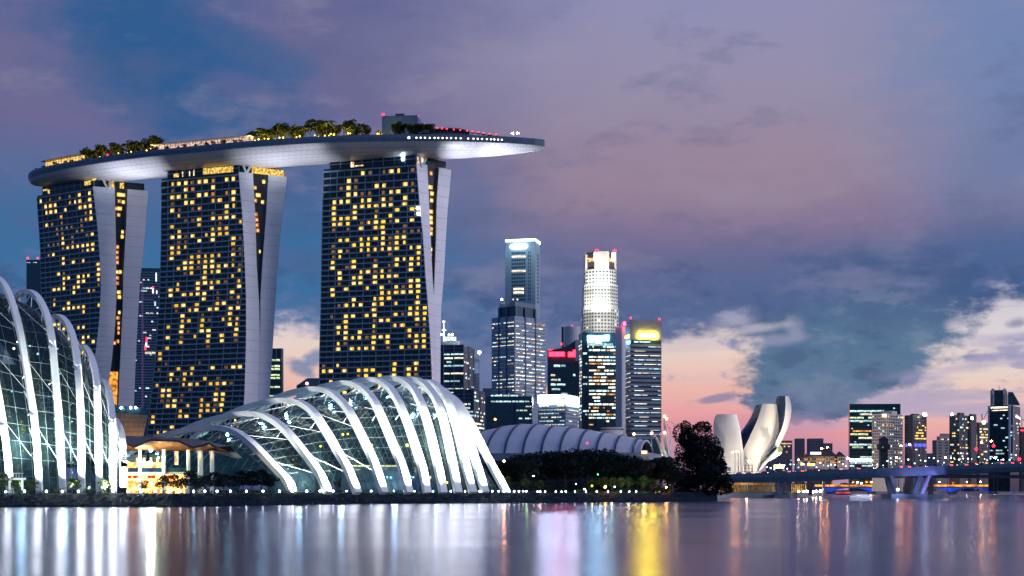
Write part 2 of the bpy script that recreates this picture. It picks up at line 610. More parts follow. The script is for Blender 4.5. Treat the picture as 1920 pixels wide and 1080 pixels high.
def interp(pts, x):
    """piecewise linear through (x, y) pairs sorted by x"""
    if x <= pts[0][0]:
        return pts[0][1]
    for (x0, y0), (x1, y1) in zip(pts, pts[1:]):
        if x <= x1:
            return y0 + (y1 - y0) * (x - x0) / (x1 - x0)
    return pts[-1][1]


def ray_line(px, o, e):
    """length along e from o (in plan) at which the sight line towards column px is met"""
    k = (px - 960.0) / F
    return (k * o[1] - o[0]) / (e[0] - k * e[1])


_unit = {}


def pane(name, parent, c, e, L, dep, h, m):
    """a small lit pane: shared unit box, L along e, dep thick, h high, centred on c"""
    if m.name not in _unit:
        b = MB()
        b.box((0, 0, 0), 1, 1, 1)
        _unit[m.name] = b.mesh('pane', m)
    o = bpy.data.objects.new(name, _unit[m.name])
    COL.objects.link(o)
    o.parent = parent
    o.location = V(c) - base_of(parent)
    o.rotation_euler = (0, 0, math.atan2(e[1], e[0]))
    o.scale = (L, dep, h)
    return o


class Panes:
    """the lit windows of one building: the first 100 as parts of their own, the rest as one part of kind stuff"""
    def __init__(s, parent, name='window', cap=96):
        s.p, s.name, s.cap, s.n, s.items = parent, name, cap, 0, []

    def add(s, c, e, L, dep, h, m):
        s.items.append((V(c), V(e), L, dep, h, m))

    def done(s):
        it = s.items
        it.sort(key=lambda q: -q[2] * q[4])
        for q in it[:s.cap]:
            pane(s.name, s.p, *q)
        rest = it[s.cap:]
        if rest:
            ms = []
            b = MB()
            for c, e, L, dep, h, m in rest:
                if m not in ms:
                    ms.append(m)
                b.box(c, L, dep, h, ms.index(m), math.atan2(e[1], e[0]))
            tag(b.build(s.name, ms, s.p), kind='stuff')

# ------------------------------------------------------------------ water and land
wm = bpy.data.materials.new('bay_water')
wm.use_nodes = True
g = NG(wm.node_tree)
g.n.clear()
o_ = g.new('ShaderNodeOutputMaterial')
b_ = g.new('ShaderNodeBsdfGlossy')
b_.distribution = 'GGX'
df_ = g.new('ShaderNodeBsdfDiffuse')
df_.inputs[0].default_value = (0.010, 0.018, 0.040, 1)
fz_ = g.new('ShaderNodeFresnel')
fz_.inputs[0].default_value = 1.34
mw_ = g.new('ShaderNodeMixShader')
g.l.new(fz_.outputs[0], mw_.inputs[0])
g.l.new(df_.outputs[0], mw_.inputs[1])
g.l.new(b_.outputs[0], mw_.inputs[2])
g.l.new(mw_.outputs[0], o_.inputs[0])
t_ = g.new('ShaderNodeTexCoord')
mp = g.new('ShaderNodeMapping')
mp.inputs['Scale'].default_value = (0.006, 0.10, 1.0)
g.l.new(t_.outputs['Object'], mp.inputs[0])
nz = g.noise(mp.outputs[0], 1.0, 5.0, 0.6)
mp2 = g.new('ShaderNodeMapping')
mp2.inputs['Scale'].default_value = (0.006, 0.02, 1.0)
g.l.new(t_.outputs['Object'], mp2.inputs[0])
nz2 = g.noise(mp2.outputs[0], 1.0, 3.0, 0.5)
b_.inputs['Color'].default_value = (0.57, 0.56, 0.71, 1)
g.put(b_.inputs['Roughness'], g.smooth(nz2, 0.35, 0.65, 0.16, 0.20))
bp = g.new('ShaderNodeBump')
bp.inputs['Strength'].default_value = 0.09
bp.inputs['Distance'].default_value = 0.35
mp3 = g.new('ShaderNodeMapping')
mp3.inputs['Scale'].default_value = (0.02, 0.55, 1.0)
g.l.new(t_.outputs['Object'], mp3.inputs[0])
nz3 = g.noise(mp3.outputs[0], 1.0, 3.0, 0.6)
g.put(bp.inputs['Height'], g.m('MULTIPLY_ADD', nz3, 0.16, nz))
g.l.new(bp.outputs[0], b_.inputs['Normal'])
mb = MB()
mb.quad((-3000, -60, 0), (3000, -60, 0), (3000, 6000, 0), (-3000, 6000, 0))
tag(mb.build('water', wm), kind='structure')

SHORE = [(-900, 322), (0, 327), (320, 328), (500, 360), (640, 392), (800, 415), (950, 432), (1200, 455), (1290, 482), (1345, 515)]


def shore(px):
    return interp(SHORE, px)


M_bank = mat('dark_rock_bank', (0.006, 0.015, 0.027), 0.95, vary=0.8, scale=1.6, spec=0.1)
M_ground = mat('dark_lawn', (0.020, 0.034, 0.032), 0.95, vary=0.4, scale=0.2)
mb = MB()
cols = [-900 + 5.5 * i for i in range(int((1345 + 900) / 5.5) + 1)] + [1345]
prof = [(-3, -1.2), (0, -0.1), (1.2, 0.45), (3, 0.8), (5, 1.25), (7, 1.6), (9, 2.1), (11, 2.5), (13, 2.9), (15, 3.0), (60, 3.05), (300, 3.05), (5000, 3.0)]
rr = random.Random(3)
rows = []
for dd_, z in prof:
    row = []
    for x in cols:
        j = 0.28 if 0 < dd_ < 14 else 0.0
        row.append(G(x, shore(x) + dd_ + rr.uniform(-j, j) * 1.6, z + rr.uniform(-j, j)))
    rows.append(row)
mb.grid(rows[:10], 0)
mb.grid(rows[9:], 1)
tag(mb.build('ground', [M_bank, M_ground]), kind='structure')
mb = MB()
poly = [G(x, D) for x, D in ((1345, 640), (1372, 690), (1400, 716), (1470, 730), (1523, 745), (1540, 1380), (1760, 1420), (2050, 1430), (2700, 1500), (2700, 5000), (1345, 5000))]
mb.prism([(p.x, p.y) for p in poly], -1.5, 2.4, 0, 1)
tag(mb.build('ground', [M_grey, M_ground]), kind='structure')

# ------------------------------------------------------------------ the three leaning hotel towers
T3 = '''.....#o.o##.o.
...#o.........
..o#o..##..#o.
...##oo.o##.o.
.###.##.#o.#..
.#..######.#.o
.#..#..o..#.#.
.####..#.#....
.###.o###o#.#.
.o.o.#.##..o..
........#.oooo
..##.####o##..
.o..###.#o##..
.o#o.######.##
.o#...o..o...#
.#..#..o..####
.#.o#..#.o#.##
..#..##o#o..#.
..#.##.####...
..o.##.#.o..##
.#.#..#.#.#o##
.#......######
....#..###...#
..o###.##.#..#
.......#....###
.o.##.##..#o###
...#...o##...##
..##...#..##.oo
..##.#.o....#.o
...###o###..###
..#o...#.#...##
..#.####.o.#o##
...............
...............
o.#.......#..#.
##.#.###..#.##.
.....o#.#.#.#o.
.#....#...#..#.
..#.#...#....#.
...#.#.#..#....'''.split('\n')
T2 = '''.###o##o.##.
.o.#o..#....
.###.##o.o#.
.o.##..##.#.
.#o.oo...##.
..#....o.#..
...oo#.####.
.#...#..o..#
..#....###..
.##o#.####..
..oo.#.#..#o
.###......#.
.##..o....oo
.#..#####.#o
...#####..o.
..###o#####o
...o#.###..#
......#...#.
..#..####o.#
.##..#.#...#
.#.####.o.#.
......#.o.o#
..##.#..##.o
..o.##.##.##
...#..o...#.
...##.#o.###
.#.#..#...##
...#o.##...#
.#.o.#.#.#.#
...#...#.#.o
.#.....o....
#...........
#...........
.o....o.....
o..#.#..#.o##
..#.##......
..#o#..#.o..
#...###.###o
.##..o...o..
.##.o....##.
.oo#o..#.##.
..##.#.##o#.
....#..####.
#...##.#....
#...........
...#........
.##.........
.##.#.......'''.split('\n')
T1 = '''#.o.o.o.#.#.
.###..o##.#.
.###.#..###.
....o....o#.
.#o.o...oo#.
...oooo.o...
...oo..oo...
....#.o..o#.
.ooo#.o.....
....o######.
.o#.....o##.
....#.......
....#.#.#...
...........#
...#o......#
....##.###.#
....#..##..#
..###.##...o
......#..#o.
..o.........
..#..#......
....#####..#
........#...
............
..##.#......
...##..##..o
..o#o#......
.....#..##.#
......oo#.#.
...........#
.......o#...
..........##
..........#.
.#..#....o..'''.split('\n')


def tower(label, right_top, left_px, vdir, left_tr, edges, rows_txt, ncol, zbot, gap_win, gap_rec=2.2):
    """right_top = pixel of the facade's upper right corner; edges = traces (px, py) of the four upright edges of the two end walls"""
    ztop = 194.9
    D = (ztop - CZ) * F / (HY - right_top[1])
    FR = P(right_top[0], right_top[1], D)
    FR.z = 0
    yaw = R(left_px[1])
    d = V((math.cos(yaw), -math.sin(yaw), 0))
    nf = V((-math.sin(yaw), -math.cos(yaw), 0))
    v = V((vdir[0], vdir[1], 0)).normalized()
    ne = V((v.y, -v.x, 0))
    Lt = -ray_line(left_px[0], FR, d)

    def on(plane_dir, x, y):
        t = ray_line(x, FR, plane_dir)
        p = FR + plane_dir * t
        return t, CZ + (HY - y) / F * p.y

    def trace(tr, dr):
        q = sorted((on(dr, x, y) for x, y in tr), key=lambda a: a[1])
        return [(z, t) for t, z in q]
    uL, uR = trace(left_tr, d), trace(edges[0], d)
    e1, e2, e3 = (trace(e, v) for e in edges[1:])
    root = thing('hotel_tower', label, 'hotel tower', V((FR.x, FR.y, 3)), 'leaning hotel towers under the roof garden')
    # floor levels
    zs = [ztop - 1.0]
    for k in range(len(rows_txt)):
        zs.append(zs[-1] - (4.05 if k < 5 else 3.24))
    while zs[-1] > zbot:
        zs.append(zs[-1] - 3.24)
    pts = lambda z: (FR + d * interp(uL, z), FR + d * interp(uR, z), FR + v * interp(e1, z), FR + v * interp(e2, z), FR + v * interp(e3, z))

    def up(p, z):
        return V((p.x, p.y, z))
    # bodies of the two slabs
    east, west, gapm = MB(), MB(), MB()
    re_, rw, fin1, fin2, core = [], [], [], [], []
    for z in [ztop + 0.8] + zs:
        a, b, c, e, f = pts(z)
        bk = v * (interp(e1, z)) + d * 2
        re_.append([up(a, z), up(b - d * 0.15, z), up(c - d * 0.4, z), up(a + bk, z)])
        rw.append([up(e - d * Lt * 0.96, z), up(e - d * 0.4, z), up(f - d * 0.4, z), up(f - d * Lt * 0.96, z)])
        fin1.append([up(b, z), up(c, z)])
        fin2.append([up(e, z), up(f, z)])
        core.append([up(c - d * gap_rec - v * 1.5, z), up(e - d * gap_rec + v * 1.5, z)])
    for m_, rws in ((east, re_), (west, rw)):
        m_.grid(rws, 0, close=True)
        m_.face([0, 1, 2, 3])
    east.build('wing', M_dglass, root)
    west.build('wing', M_navy, root)
    gapm.grid(core, 0)
    gapm.build('recessed_wall', M_dark, root)
    for rws in (fin1, fin2):
        m_ = MB()
        off = ne * 0.55
        front = [[p + off for p in r] for r in rws]
        ring = [[a, b, fb, fa] for (a, b), (fa, fb) in zip(rws, front)]
        m_.grid(ring, 0, close=True)
        m_.face([0, 1, 2, 3])
        m_.build('end_wall', M_fin, root)
    # balcony edges and party walls of the facade
    cl = MB()
    pitch = Lt / ncol
    wins = Panes(root)
    wr = random.Random(ncol)
    for k, z in enumerate(zs):
        a, b = pts(z)[:2]
        cl.obox(up(a, z - 0.25), d, nf, (b - a).length, 0.75, 0.85)
        if k + 1 >= len(zs):
            break
        a2, b2 = pts(zs[k + 1])[:2]
        h = z - zs[k + 1]
        n = int((b - a).length / pitch) + 1
        for j in range(n + 1):
            L = j * pitch
            if L > (b2 - a2).length - 0.5:
                break
            wd = 0.34 if j % 2 == 0 or ncol < 12.5 and j < 2 else 0.14
            p0, p1 = a2 + d * L, a + d * L
            s_ = 0.62 if wd > 0.2 else 0.25
            zb, zt = zs[k + 1] + 0.6, z - 0.25
            cl.hexa([up(p0 - d * wd / 2 + nf * s_, zb), up(p0 + d * wd / 2 + nf * s_, zb), up(p0 + d * wd / 2, zb), up(p0 - d * wd / 2, zb),
                     up(p1 - d * wd / 2 + nf * s_, zt), up(p1 + d * wd / 2 + nf * s_, zt), up(p1 + d * wd / 2, zt), up(p1 - d * wd / 2, zt)])
        if k < len(rows_txt):
            for j, ch in enumerate(rows_txt[k]):
                if ch == '.':
                    continue
                L = (j + 0.62) * pitch
                if L > (b2 - a2).length - 0.6:
                    continue
                c = a2 + d * L + nf * 0.10
                big = k < 5 and ncol < 12.5
                jit = wr.uniform(-.05, .05) * pitch
                ww = pitch * (wr.choice((.30, .44, .52, .55)) if ch == '#' else wr.uniform(.28, .5))
                hh = h * (wr.uniform(.52, .62) if ch == '#' else .5)
                wins.add(up(c + d * jit, zs[k + 1] + 0.55 + h * 0.34), d, ww, 0.16, hh, E_room if ch == '#' else (E_orange if big and (j + k) % 2 else E_dim))
                if ch == '#' and wr.random() < .55:
                    wins.add(up(c + d * (jit - ww / 2 - pitch * .12), zs[k + 1] + 0.55 + h * 0.34), d, pitch * .13, 0.14, hh * .95, E_dim)
    cl.build('cladding', M_slab, root)
    wins.done()
    gw = Panes(root, 'end_window', 40)
    u0 = FR - d * gap_rec
    for x, y, ch in gap_win:
        t = ray_line(x, u0, v)
        p = u0 + v * t
        gw.add(V((p.x, p.y, CZ + (HY - y) / F * p.y)) + ne * 0.1, v, 3.0 if ch == '#' else 2.0, 0.2, 2.3, E_room if ch == '#' else E_orange)
    gw.done()
    return root, FR, d, nf, v, ne, Lt, pts


tw3 = tower('dark hotel tower nearest the pointed deck tip, its wide facade full of yellow windows', (780, 308), (607, 17.0), (20.8, 19.9),
            [(607, 318), (604, 450), (602, 580), (600, 650), (599, 712), (597, 820)],
            [[(780, 308), (786, 385), (792, 440), (797, 520), (801, 566), (806, 640), (809, 711), (814, 800), (817, 900)],
             [(800, 312), (803, 370), (806, 440), (810, 520), (813, 560), (816, 610), (819, 711), (823, 800), (826, 900)],
             [(822, 320), (818, 380), (817, 440), (814, 520), (812.6, 560), (815.6, 610), (819, 711), (823, 800), (826, 900)],
             [(845, 322), (839, 385), (836, 430), (831, 520), (826, 580), (825, 640), (824.5, 711), (827, 800), (829, 900)]],
            T3, 13.0, 20,
            [(808, 325, 'o'), (807, 351, '#'), (810, 363, '#'), (810, 376, '#'), (809, 397, '#'), (807, 408, '#'), (808, 417, '#'), (809, 429, 'o'), (809.5, 438, '#'), (810, 468, '#'), (810.5, 478, 'o')])
tw2 = tower('dark hotel tower in the middle of the three, glowing glass storey on top', (447, 325), (303, 20.5), (29.5, 15.3),
            [(303, 337), (303, 450), (300, 560), (297, 600), (292, 680), (285, 740), (277, 810), (268, 900)],
            [[(447, 325), (454, 400), (459, 500), (461, 560), (461, 640), (458, 740), (454, 800), (450, 900)],
             [(474, 332), (478, 400), (481, 500), (485, 560), (487, 640), (484, 740), (481, 800), (478, 900)],
             [(503, 331), (499, 400), (491.5, 500), (488, 560), (487.5, 640), (484.4, 740), (481.4, 800), (478.4, 900)],
             [(537, 338), (529, 400), (520, 500), (515, 580), (511, 650), (505, 740), (501, 800), (498, 900)]],
            T2, 11.3, 20,
            [(496, 341, '#'), (484, 366, '#'), (494, 379, '#'), (490, 472, '#'), (489, 531, '#'), (478, 352, 'o'), (479, 376, 'o'), (480, 402, 'o'), (481, 412, 'o'), (482, 422, 'o'), (483, 432, 'o')])
tw1 = tower('dark hotel tower farthest from the pointed tip, its pale end walls curving apart low down', (174, 352), (70, 33.0), (35.0, 15.6),
            [(70, 368), (77, 470), (79, 560), (78, 650), (75, 760), (70, 900)],
            [[(174, 352), (183, 430), (188, 500), (189, 540), (186, 600), (178, 670), (166, 750), (140, 900)],
             [(215, 358), (217, 450), (218, 520), (218, 560), (215, 620), (209, 680), (203, 720), (197, 760), (176, 900)],
             [(239, 355), (236, 430), (231, 520), (230, 580), (227, 640), (224, 700), (222, 760), (220, 900)],
             [(277, 361), (271, 450), (263, 520), (258, 600), (254, 680), (251, 760), (250, 900)]],
            T1, 11.4, 20,
            [(224, 365, '#'), (233, 366, '#'), (224, 377, 'o'), (233, 379, '#'), (224, 391, '#'), (222.5, 403, 'o'), (218, 391, 'o'), (232, 435, '#'), (231, 444, '#'), (220, 463, 'o'), (219.5, 473, 'o'),
             (219.5, 483, 'o'), (219.5, 492, 'o'), (220, 510, '#'), (228, 510, '#'), (220, 521, 'o'), (220, 531, 'o'), (224, 548, '#'), (225, 557, '#'), (226, 586, '#'), (221, 596, 'o'), (223, 606, 'o'),
             (223, 615, 'o'), (223, 624, 'o'), (214, 643, 'o'), (222, 640, 'o')])

# crowns: the recessed storey between tower and roof garden, floor lamps, white forked struts
def crown(tw, px0, px1, glowpx, strut0, tips, name_gold):
    root, FR, d, nf, v, ne, Lt, pts = tw
    m_ = MB()
    a, b, c, e, f = pts(194.9)
    for (p, q, dep) in ((a + d * 3, b - d * 1.2, v * interp([(0, 1)], 0)),):
        pass
    L = (b - a).length
    m_.obox(V((a.x, a.y, 195.7)) + d * 3.2 - nf * 1.6, d, -nf, L - 3.5, 22, 5.9)
    m_.build('recessed_storey', M_dglass, root)
    m_ = MB()
    b0 = V((b.x, b.y, 195.7)) - ne * 2.2 + v * 1.2
    m_.obox(b0, v, -ne, (f - b).length - 3.0, 12, 5.0)
    m_.build('recessed_storey', M_dglass, root)
    # frames of that storey
    m_ = MB()
    for i in range(9):
        q = V((a.x, a.y, 195.8)) + d * (3.2 + i * (L - 3.9) / 8) - nf * 1.6
        m_.obox(q, d, nf, 0.4, 0.3, 5.6)
    m_.obox(V((a.x, a.y, 198.4)) + d * 3.2 - nf * 1.59, d, nf, L - 3.5, 0.25, 0.35)
    m_.build('mullion', M_slab, root)
    for (u, wd, z, h, mm) in glowpx:
        m_ = MB()
        m_.obox(V((a.x, a.y, z)) + d * u - nf * 1.5, d, nf, wd, 0.35, h)
        m_.build('lit_glazing', mm, root)
    x0, y0 = strut0
    t = ray_line(x0, FR, v)
    foot = FR + v * t
    foot = V((foot.x, foot.y, CZ + (HY - y0) / F * foot.y)) + ne * 0.8
    for x1, y1 in tips:
        t = ray_line(x1, FR, v)
        q = FR + v * t
        q = V((q.x, q.y, CZ + (HY - y1) / F * q.y)) + ne * 0.8
        m_ = MB()
        m_.sweep([foot, foot.lerp(q, 0.5), q], 1.5, 1.5, 0, 8, taper=(0.75, 1.15))
        m_.build('forked_strut', M_white, root)


crown(tw3, 0, 0, [(17, 2.2, 196.2, 3.0, E_warm), (20.0, 5.0, 196.4, 0.7, E_warm), (49.5, 1.6, 198.0, 2.4, E_lamp)], (789, 313), [(783.5, 288), (797, 298)], '')
crown(tw2, 0, 0, [(29.0, 21.0, 196.4, 3.6, E_gold), (8.0, 3.4, 196.2, 2.2, E_gold), (14.0, 0.5, 196.2, 3, E_warm), (19.0, 0.5, 196.2, 3, E_warm), (22.0, 0.6, 196.2, 3.5, E_warm)], (461.5, 327), [(453, 303), (469, 311)], '')
crown(tw1, 0, 0, [(44.0, 5.5, 197.6, 2.6, E_gold), (50.5, 4.0, 199.8, 1.0, E_gold), (4.2, 4.0, 198.5, 1.0, E_gold), (8.8, 1.5, 196.2, 2.6, E_gold)], (202, 356), [(192, 335), (210, 340)], '')
for tw, us in ((tw2, ((9, 20, E_gold),)), (tw3, ((2.5, 5, E_warm),)), (tw1, ((10, 3.5, E_gold), (17, 2.5, E_gold)))):
    root, FR, d, nf, v, ne, Lt, pts = tw
    b = pts(194.9)[1]
    for u, L_, mm in us:
        m_ = MB()
        m_.obox(V((b.x, b.y, 196.3)) - ne * 2.15 + v * u, v, ne, L_, 0.35, 3.8)
        m_.build('lit_glazing', mm, root)
# two bright flood lamps clamped to the near corner of tower three
for (x, y) in ((783, 390.5), (784, 401)):
    root, FR, d, nf, v, ne, Lt, pts = tw3
    m_ = MB()
    q = P(x, y, FR.y - 1.0)
    m_.ball(q, 0.85, 1, 10, 8)
    m_.sweep([q, q - nf * 1.8], 0.3, 0.3, 0)
    m_.build('flood_lamp', [M_metal, glow_mat('flood_lamp_white', (1, 0.92, 0.75), 18)], root)
# amber atrium glazing between the feet of tower one
root, FR, d, nf, v, ne, Lt, pts = tw1
m_ = MB()
u0 = FR - d * 2.0
rows = []
for y in (697, 712, 728, 744, 760, 790):
    r_ = []
    for x in (198, 205, 212, 219, 225):
        t = ray_line(x, u0, v)
        p = u0 + v * t
        r_.append(V((p.x, p.y, CZ + (HY - y) / F * p.y)) + ne * 0.4)
    rows.append(r_)
m_.grid(rows)
m_.build('atrium_glazing', glow_mat('amber_atrium', (1.0, 0.40, 0.06), 1.1, 0.35), root)

# ------------------------------------------------------------------ roof garden deck spanning the towers
CTR = [(60, 947), (120, 932), (180, 920), (300, 897), (400, 884), (450, 877), (600, 862), (750, 855), (900, 852), (1021, 850)]
cpts = [G(x, D, 0) for x, D in CTR]
seg = [0.0]
for a, b in zip(cpts, cpts[1:]):
    seg.append(seg[-1] + (b - a).length)
TOT = seg[-1]


def cpos(s):
    x = interp(list(zip(seg, [p.x for p in cpts])), s)
    y = interp(list(zip(seg, [p.y for p in cpts])), s)
    return V((x, y, 0))


def cframe(s):
    acc = V((0, 0, 0))
    for k in range(-4, 5):
        acc += cpos(min(TOT, max(0, s + k * 5)))
    c = acc / 9 if 22 < s < TOT - 22 else cpos(s)
    t = (cpos(min(TOT, s + 14)) - cpos(max(0, s - 14))).normalized()
    return c, t, V((-t.y, t.x, 0))


WID = [(0, 5), (.012, 13), (.035, 22), (.07, 29), (.13, 35), (.22, 39), (.35, 41), (.55, 42), (.68, 41.5), (.78, 38), (.86, 31.5), (.92, 23), (.96, 15), (.985, 8.5), (1, 2.2)]
ZD = 209.0


def width(s):
    return interp(WID, s / TOT)


park = thing('roof_garden_deck', 'long pale boat-shaped roof garden deck resting across the three hotel towers', 'sky deck', V((cpos(TOT * .5).x, cpos(TOT * .5).y, ZD)))
M_hull = mat('pale_hull_panels', (0.70, 0.70, 0.76), 0.38, vary=0.05, scale=0.1)
mh = bpy.data.materials.new('hull_panels')
mh.use_nodes = True
g = NG(mh.node_tree)
pb = g.n['Principled BSDF']
at = g.new('ShaderNodeAttribute', attribute_name='hull')
sp = g.new('ShaderNodeSeparateXYZ')
g.l.new(at.outputs['Vector'], sp.inputs[0])
l1 = g.m('LESS_THAN', g.m('FRACT', g.m('MULTIPLY', sp.outputs[1], 11.0)), 0.13)
row_i = g.m('FLOOR', g.m('MULTIPLY', sp.outputs[1], 11.0))
l2 = g.m('LESS_THAN', g.m('FRACT', g.m('ADD', g.m('MULTIPLY', sp.outputs[0], 0.28), g.m('MULTIPLY', row_i, 0.5))), 0.06)
cb = g.mix(g.m('MULTIPLY', g.m('MAXIMUM', l1, l2), 0.42), (0.70, 0.70, 0.76, 1), (0.12, 0.14, 0.22, 1))
g.l.new(cb, pb.inputs['Base Color'])
pb.inputs['Roughness'].default_value = 0.38
NS, NT = 150, 24
hull = MB()
rows, uvw = [], []
for i in range(NS + 1):
    s = TOT * (0.5 - 0.5 * math.cos(math.pi * i / NS)) if i < 12 or i > NS - 12 else TOT * (0.5 - 0.5 * math.cos(math.pi * i / NS))
    c, t, n = cframe(s)
    wd = width(s)
    dep = 6.6 * min(1.0, (wd / 40.0)) ** 0.55
    r_ = []
    for j in range(NT + 1):
        q = -1 + 2 * j / NT
        z = 206.7 - dep * (1 - abs(q) ** 2.3) ** 0.80
        r_.append(c + n * q * wd / 2 + V((0, 0, z)))
        uvw.append((s, j / NT, 0))
    rows.append(r_)
hull.grid(rows)
hb = hull.build('hull', mh, park, smooth=True)
att = hb.data.attributes.new('hull', 'FLOAT_VECTOR', 'POINT')
for k, u in enumerate(uvw):
    att.data[k].vector = u
band, deckm = MB(), MB()
r_out, ring = [], []
for i in range(NS + 1):
    s = TOT * (0.5 - 0.5 * math.cos(math.pi * i / NS))
    c, t, n = cframe(s)
    hw = width(s) / 2
    ring.append((c, n, hw))
near = [[c - n * (hw + .25) + V((0, 0, 206.5)), c - n * (hw + .55) + V((0, 0, 208.6)), c - n * (hw + .1) + V((0, 0, 210.3)), c - n * (hw - .35) + V((0, 0, 210.3)), c - n * (hw - .4) + V((0, 0, 208.9))] for c, n, hw in ring]
far = [[c + n * (hw + .25) + V((0, 0, 206.5)), c + n * (hw + .55) + V((0, 0, 208.6)), c + n * (hw + .1) + V((0, 0, 210.3)), c + n * (hw - .35) + V((0, 0, 210.3)), c + n * (hw - .4) + V((0, 0, 208.9))] for c, n, hw in ring]
band.grid(near + far[::-1] + near[:1])
band.build('parapet', mat('slate_blue_parapet', (0.075, 0.13, 0.20), 0.5, vary=0.2), park)
deckm.grid([[c - n * (hw - .3) + V((0, 0, ZD)), c + n * (hw - .3) + V((0, 0, ZD))] for c, n, hw in ring])
deckm.build('deck', M_grey, park)


def on_deck(px, off=0.5, z=ZD):
    """point on the deck seen at column px, off = 0 near edge .. 1 far edge"""
    lo_, hi_ = 0.0, TOT
    for _ in range(40):
        md = (lo_ + hi_) / 2
        c, t, n = cframe(md)
        p = c + n * (off - .5) * width(md)
        if 960 + F * p.x / p.y < px:
            lo_ = md
        else:
            hi_ = md
    c, t, n = cframe(lo_)
    p = c + n * (off - .5) * width(lo_)
    return V((p.x, p.y, z)), t, n


# flood lights on the tower tops that wash the hull
for px_, D_, tx, tD, pw in ((282, 905, 262, 893, 0),):
    pass
HW = (0.88, 0.90, 1.0)
for src, dst, pw, ang in (((283, 886, 160), (258, 890), 75000, 72), ((283, 886, 160), (225, 900), 52000, 60), ((555, 846, 160), (566, 862), 62000, 74), ((525, 852, 160), (510, 866), 32000, 60),
                          ((850, 842, 160), (892, 849), 120000, 66), ((850, 842, 160), (955, 848), 200000, 44), ((219, 880, 165), (206, 898), 22000, 60), ((482, 852, 165), (486, 866), 26000, 60)):
    spot('hull_floodlight', G(src[0], src[1], src[2]), G(dst[0], dst[1], 202.0), pw, HW, ang, .9, .6)

# ------------------------------------------------------------------ trees
def leaf_cloud(mb_, centre, rad, n, size, rnd, m=0, flat=1.0):
    for _ in range(n):
        while True:
            p = V((rnd.uniform(-1, 1), rnd.uniform(-1, 1), rnd.uniform(-1, 1)))
            if 0.05 < p.length <= 1:
                break
        p = p.normalized() * p.length ** 0.45
        c = V(centre) + V((p.x * rad[0], p.y * rad[1], p.z * rad[2]))
        a = V((rnd.gauss(0, 1), rnd.gauss(0, 1), rnd.gauss(0, .7))).normalized()
        b = a.cross(V((rnd.gauss(0, 1), rnd.gauss(0, 1), rnd.gauss(0, 1)))).normalized()
        s = size * rnd.uniform(.55, 1.3)
        mb_.quad(c - a * s, c + b * s * .42, c + a * s, c - b * s * .42, m)


def broad_tree(seed, h, spread, n=900, leaf=0.55, label='', loc=(0, 0, 0), mat_leaf=None, group=None, low=0.28, name='tree'):
    rnd = random.Random(seed)
    root = thing(name, label, 'tree', V(loc), group)
    L = V(loc)
    tr = MB()
    top = h * 0.62
    bend = V((rnd.uniform(-.05, .05) * h, rnd.uniform(-.05, .05) * h, 0))
    tr.sweep([L, L + bend * .4 + V((0, 0, top * .45)), L + bend + V((0, 0, top))], h * .05, h * .05, 0, 7, taper=(1, .35))
    cr = MB()
    nb = 9
    for i in range(nb):
        an = 2 * math.pi * i / nb + rnd.uniform(-.4, .4)
        z = h * rnd.uniform(low + .12, .88)
        rr_ = spread * .5 * rnd.uniform(.35, .82) * (1.0 if z < h * .7 else .6)
        c = L + bend * .8 + V((math.cos(an) * rr_, math.sin(an) * rr_, z))
        st = L + bend * .5 + V((0, 0, h * rnd.uniform(.25, .45)))
        tr.sweep([st, st.lerp(c, .55) + V((0, 0, h * .04)), c], h * .018, h * .018, 0, 5, taper=(1, .3))
        leaf_cloud(cr, c, (spread * rnd.uniform(.17, .27), spread * rnd.uniform(.17, .27), h * rnd.uniform(.09, .16)), n // nb, leaf, rnd)
    leaf_cloud(cr, L + bend + V((0, 0, h * .62)), (spread * .32, spread * .32, h * .30), n // 3, leaf, rnd)
    tr.build('trunk', M_bark, root)
    cr.build('crown', mat_leaf or M_leaf, root)
    return root


def palm_tree(seed, h, label, loc, mat_leaf=None, group=None):
    rnd = random.Random(seed)
    L = V(loc)
    root = thing('palm_tree', label, 'palm tree', L, group)
    tr = MB()
    tr.sweep([L, L + V((.1 * h * rnd.uniform(-.5, .5), 0, h * .5)), L + V((0, 0, h * .78))], h * .045, h * .045, 0, 6, taper=(1, .6))
    cr = MB()
    top = L + V((0, 0, h * .78))
    for i in range(15):
        an = 2 * math.pi * i / 15 + rnd.uniform(-.2, .2)
        dr = V((math.cos(an), math.sin(an), 0))
        ln = h * rnd.uniform(.36, .48)
        lift = rnd.uniform(.15, .75)
        pts = []
        for k in range(6):
            q = k / 5
            pts.append(top + dr * ln * q * (1 - .15 * lift) + V((0, 0, ln * (lift * 1.1 * q - (0.5 + .5 * lift) * q * q))))
        sd_ = dr.cross(V((0, 0, 1)))
        for k in range(5):
            for sg in (-1, 1):
                for q in (0.0, .5):
                    a = pts[k].lerp(pts[k + 1], q)
                    b = pts[k].lerp(pts[k + 1], q + .5)
                    wd = h * .075 * (1 - abs(k + q - 2.2) / 4)
                    cr.quad(a, b, b + sd_ * sg * wd + V((0, 0, -wd * .7)), a + sd_ * sg * wd * .8 + V((0, 0, -wd * .6)))
    tr.build('trunk', M_bark, root)
    cr.build('crown', mat_leaf or M_leaf, root)
    return root


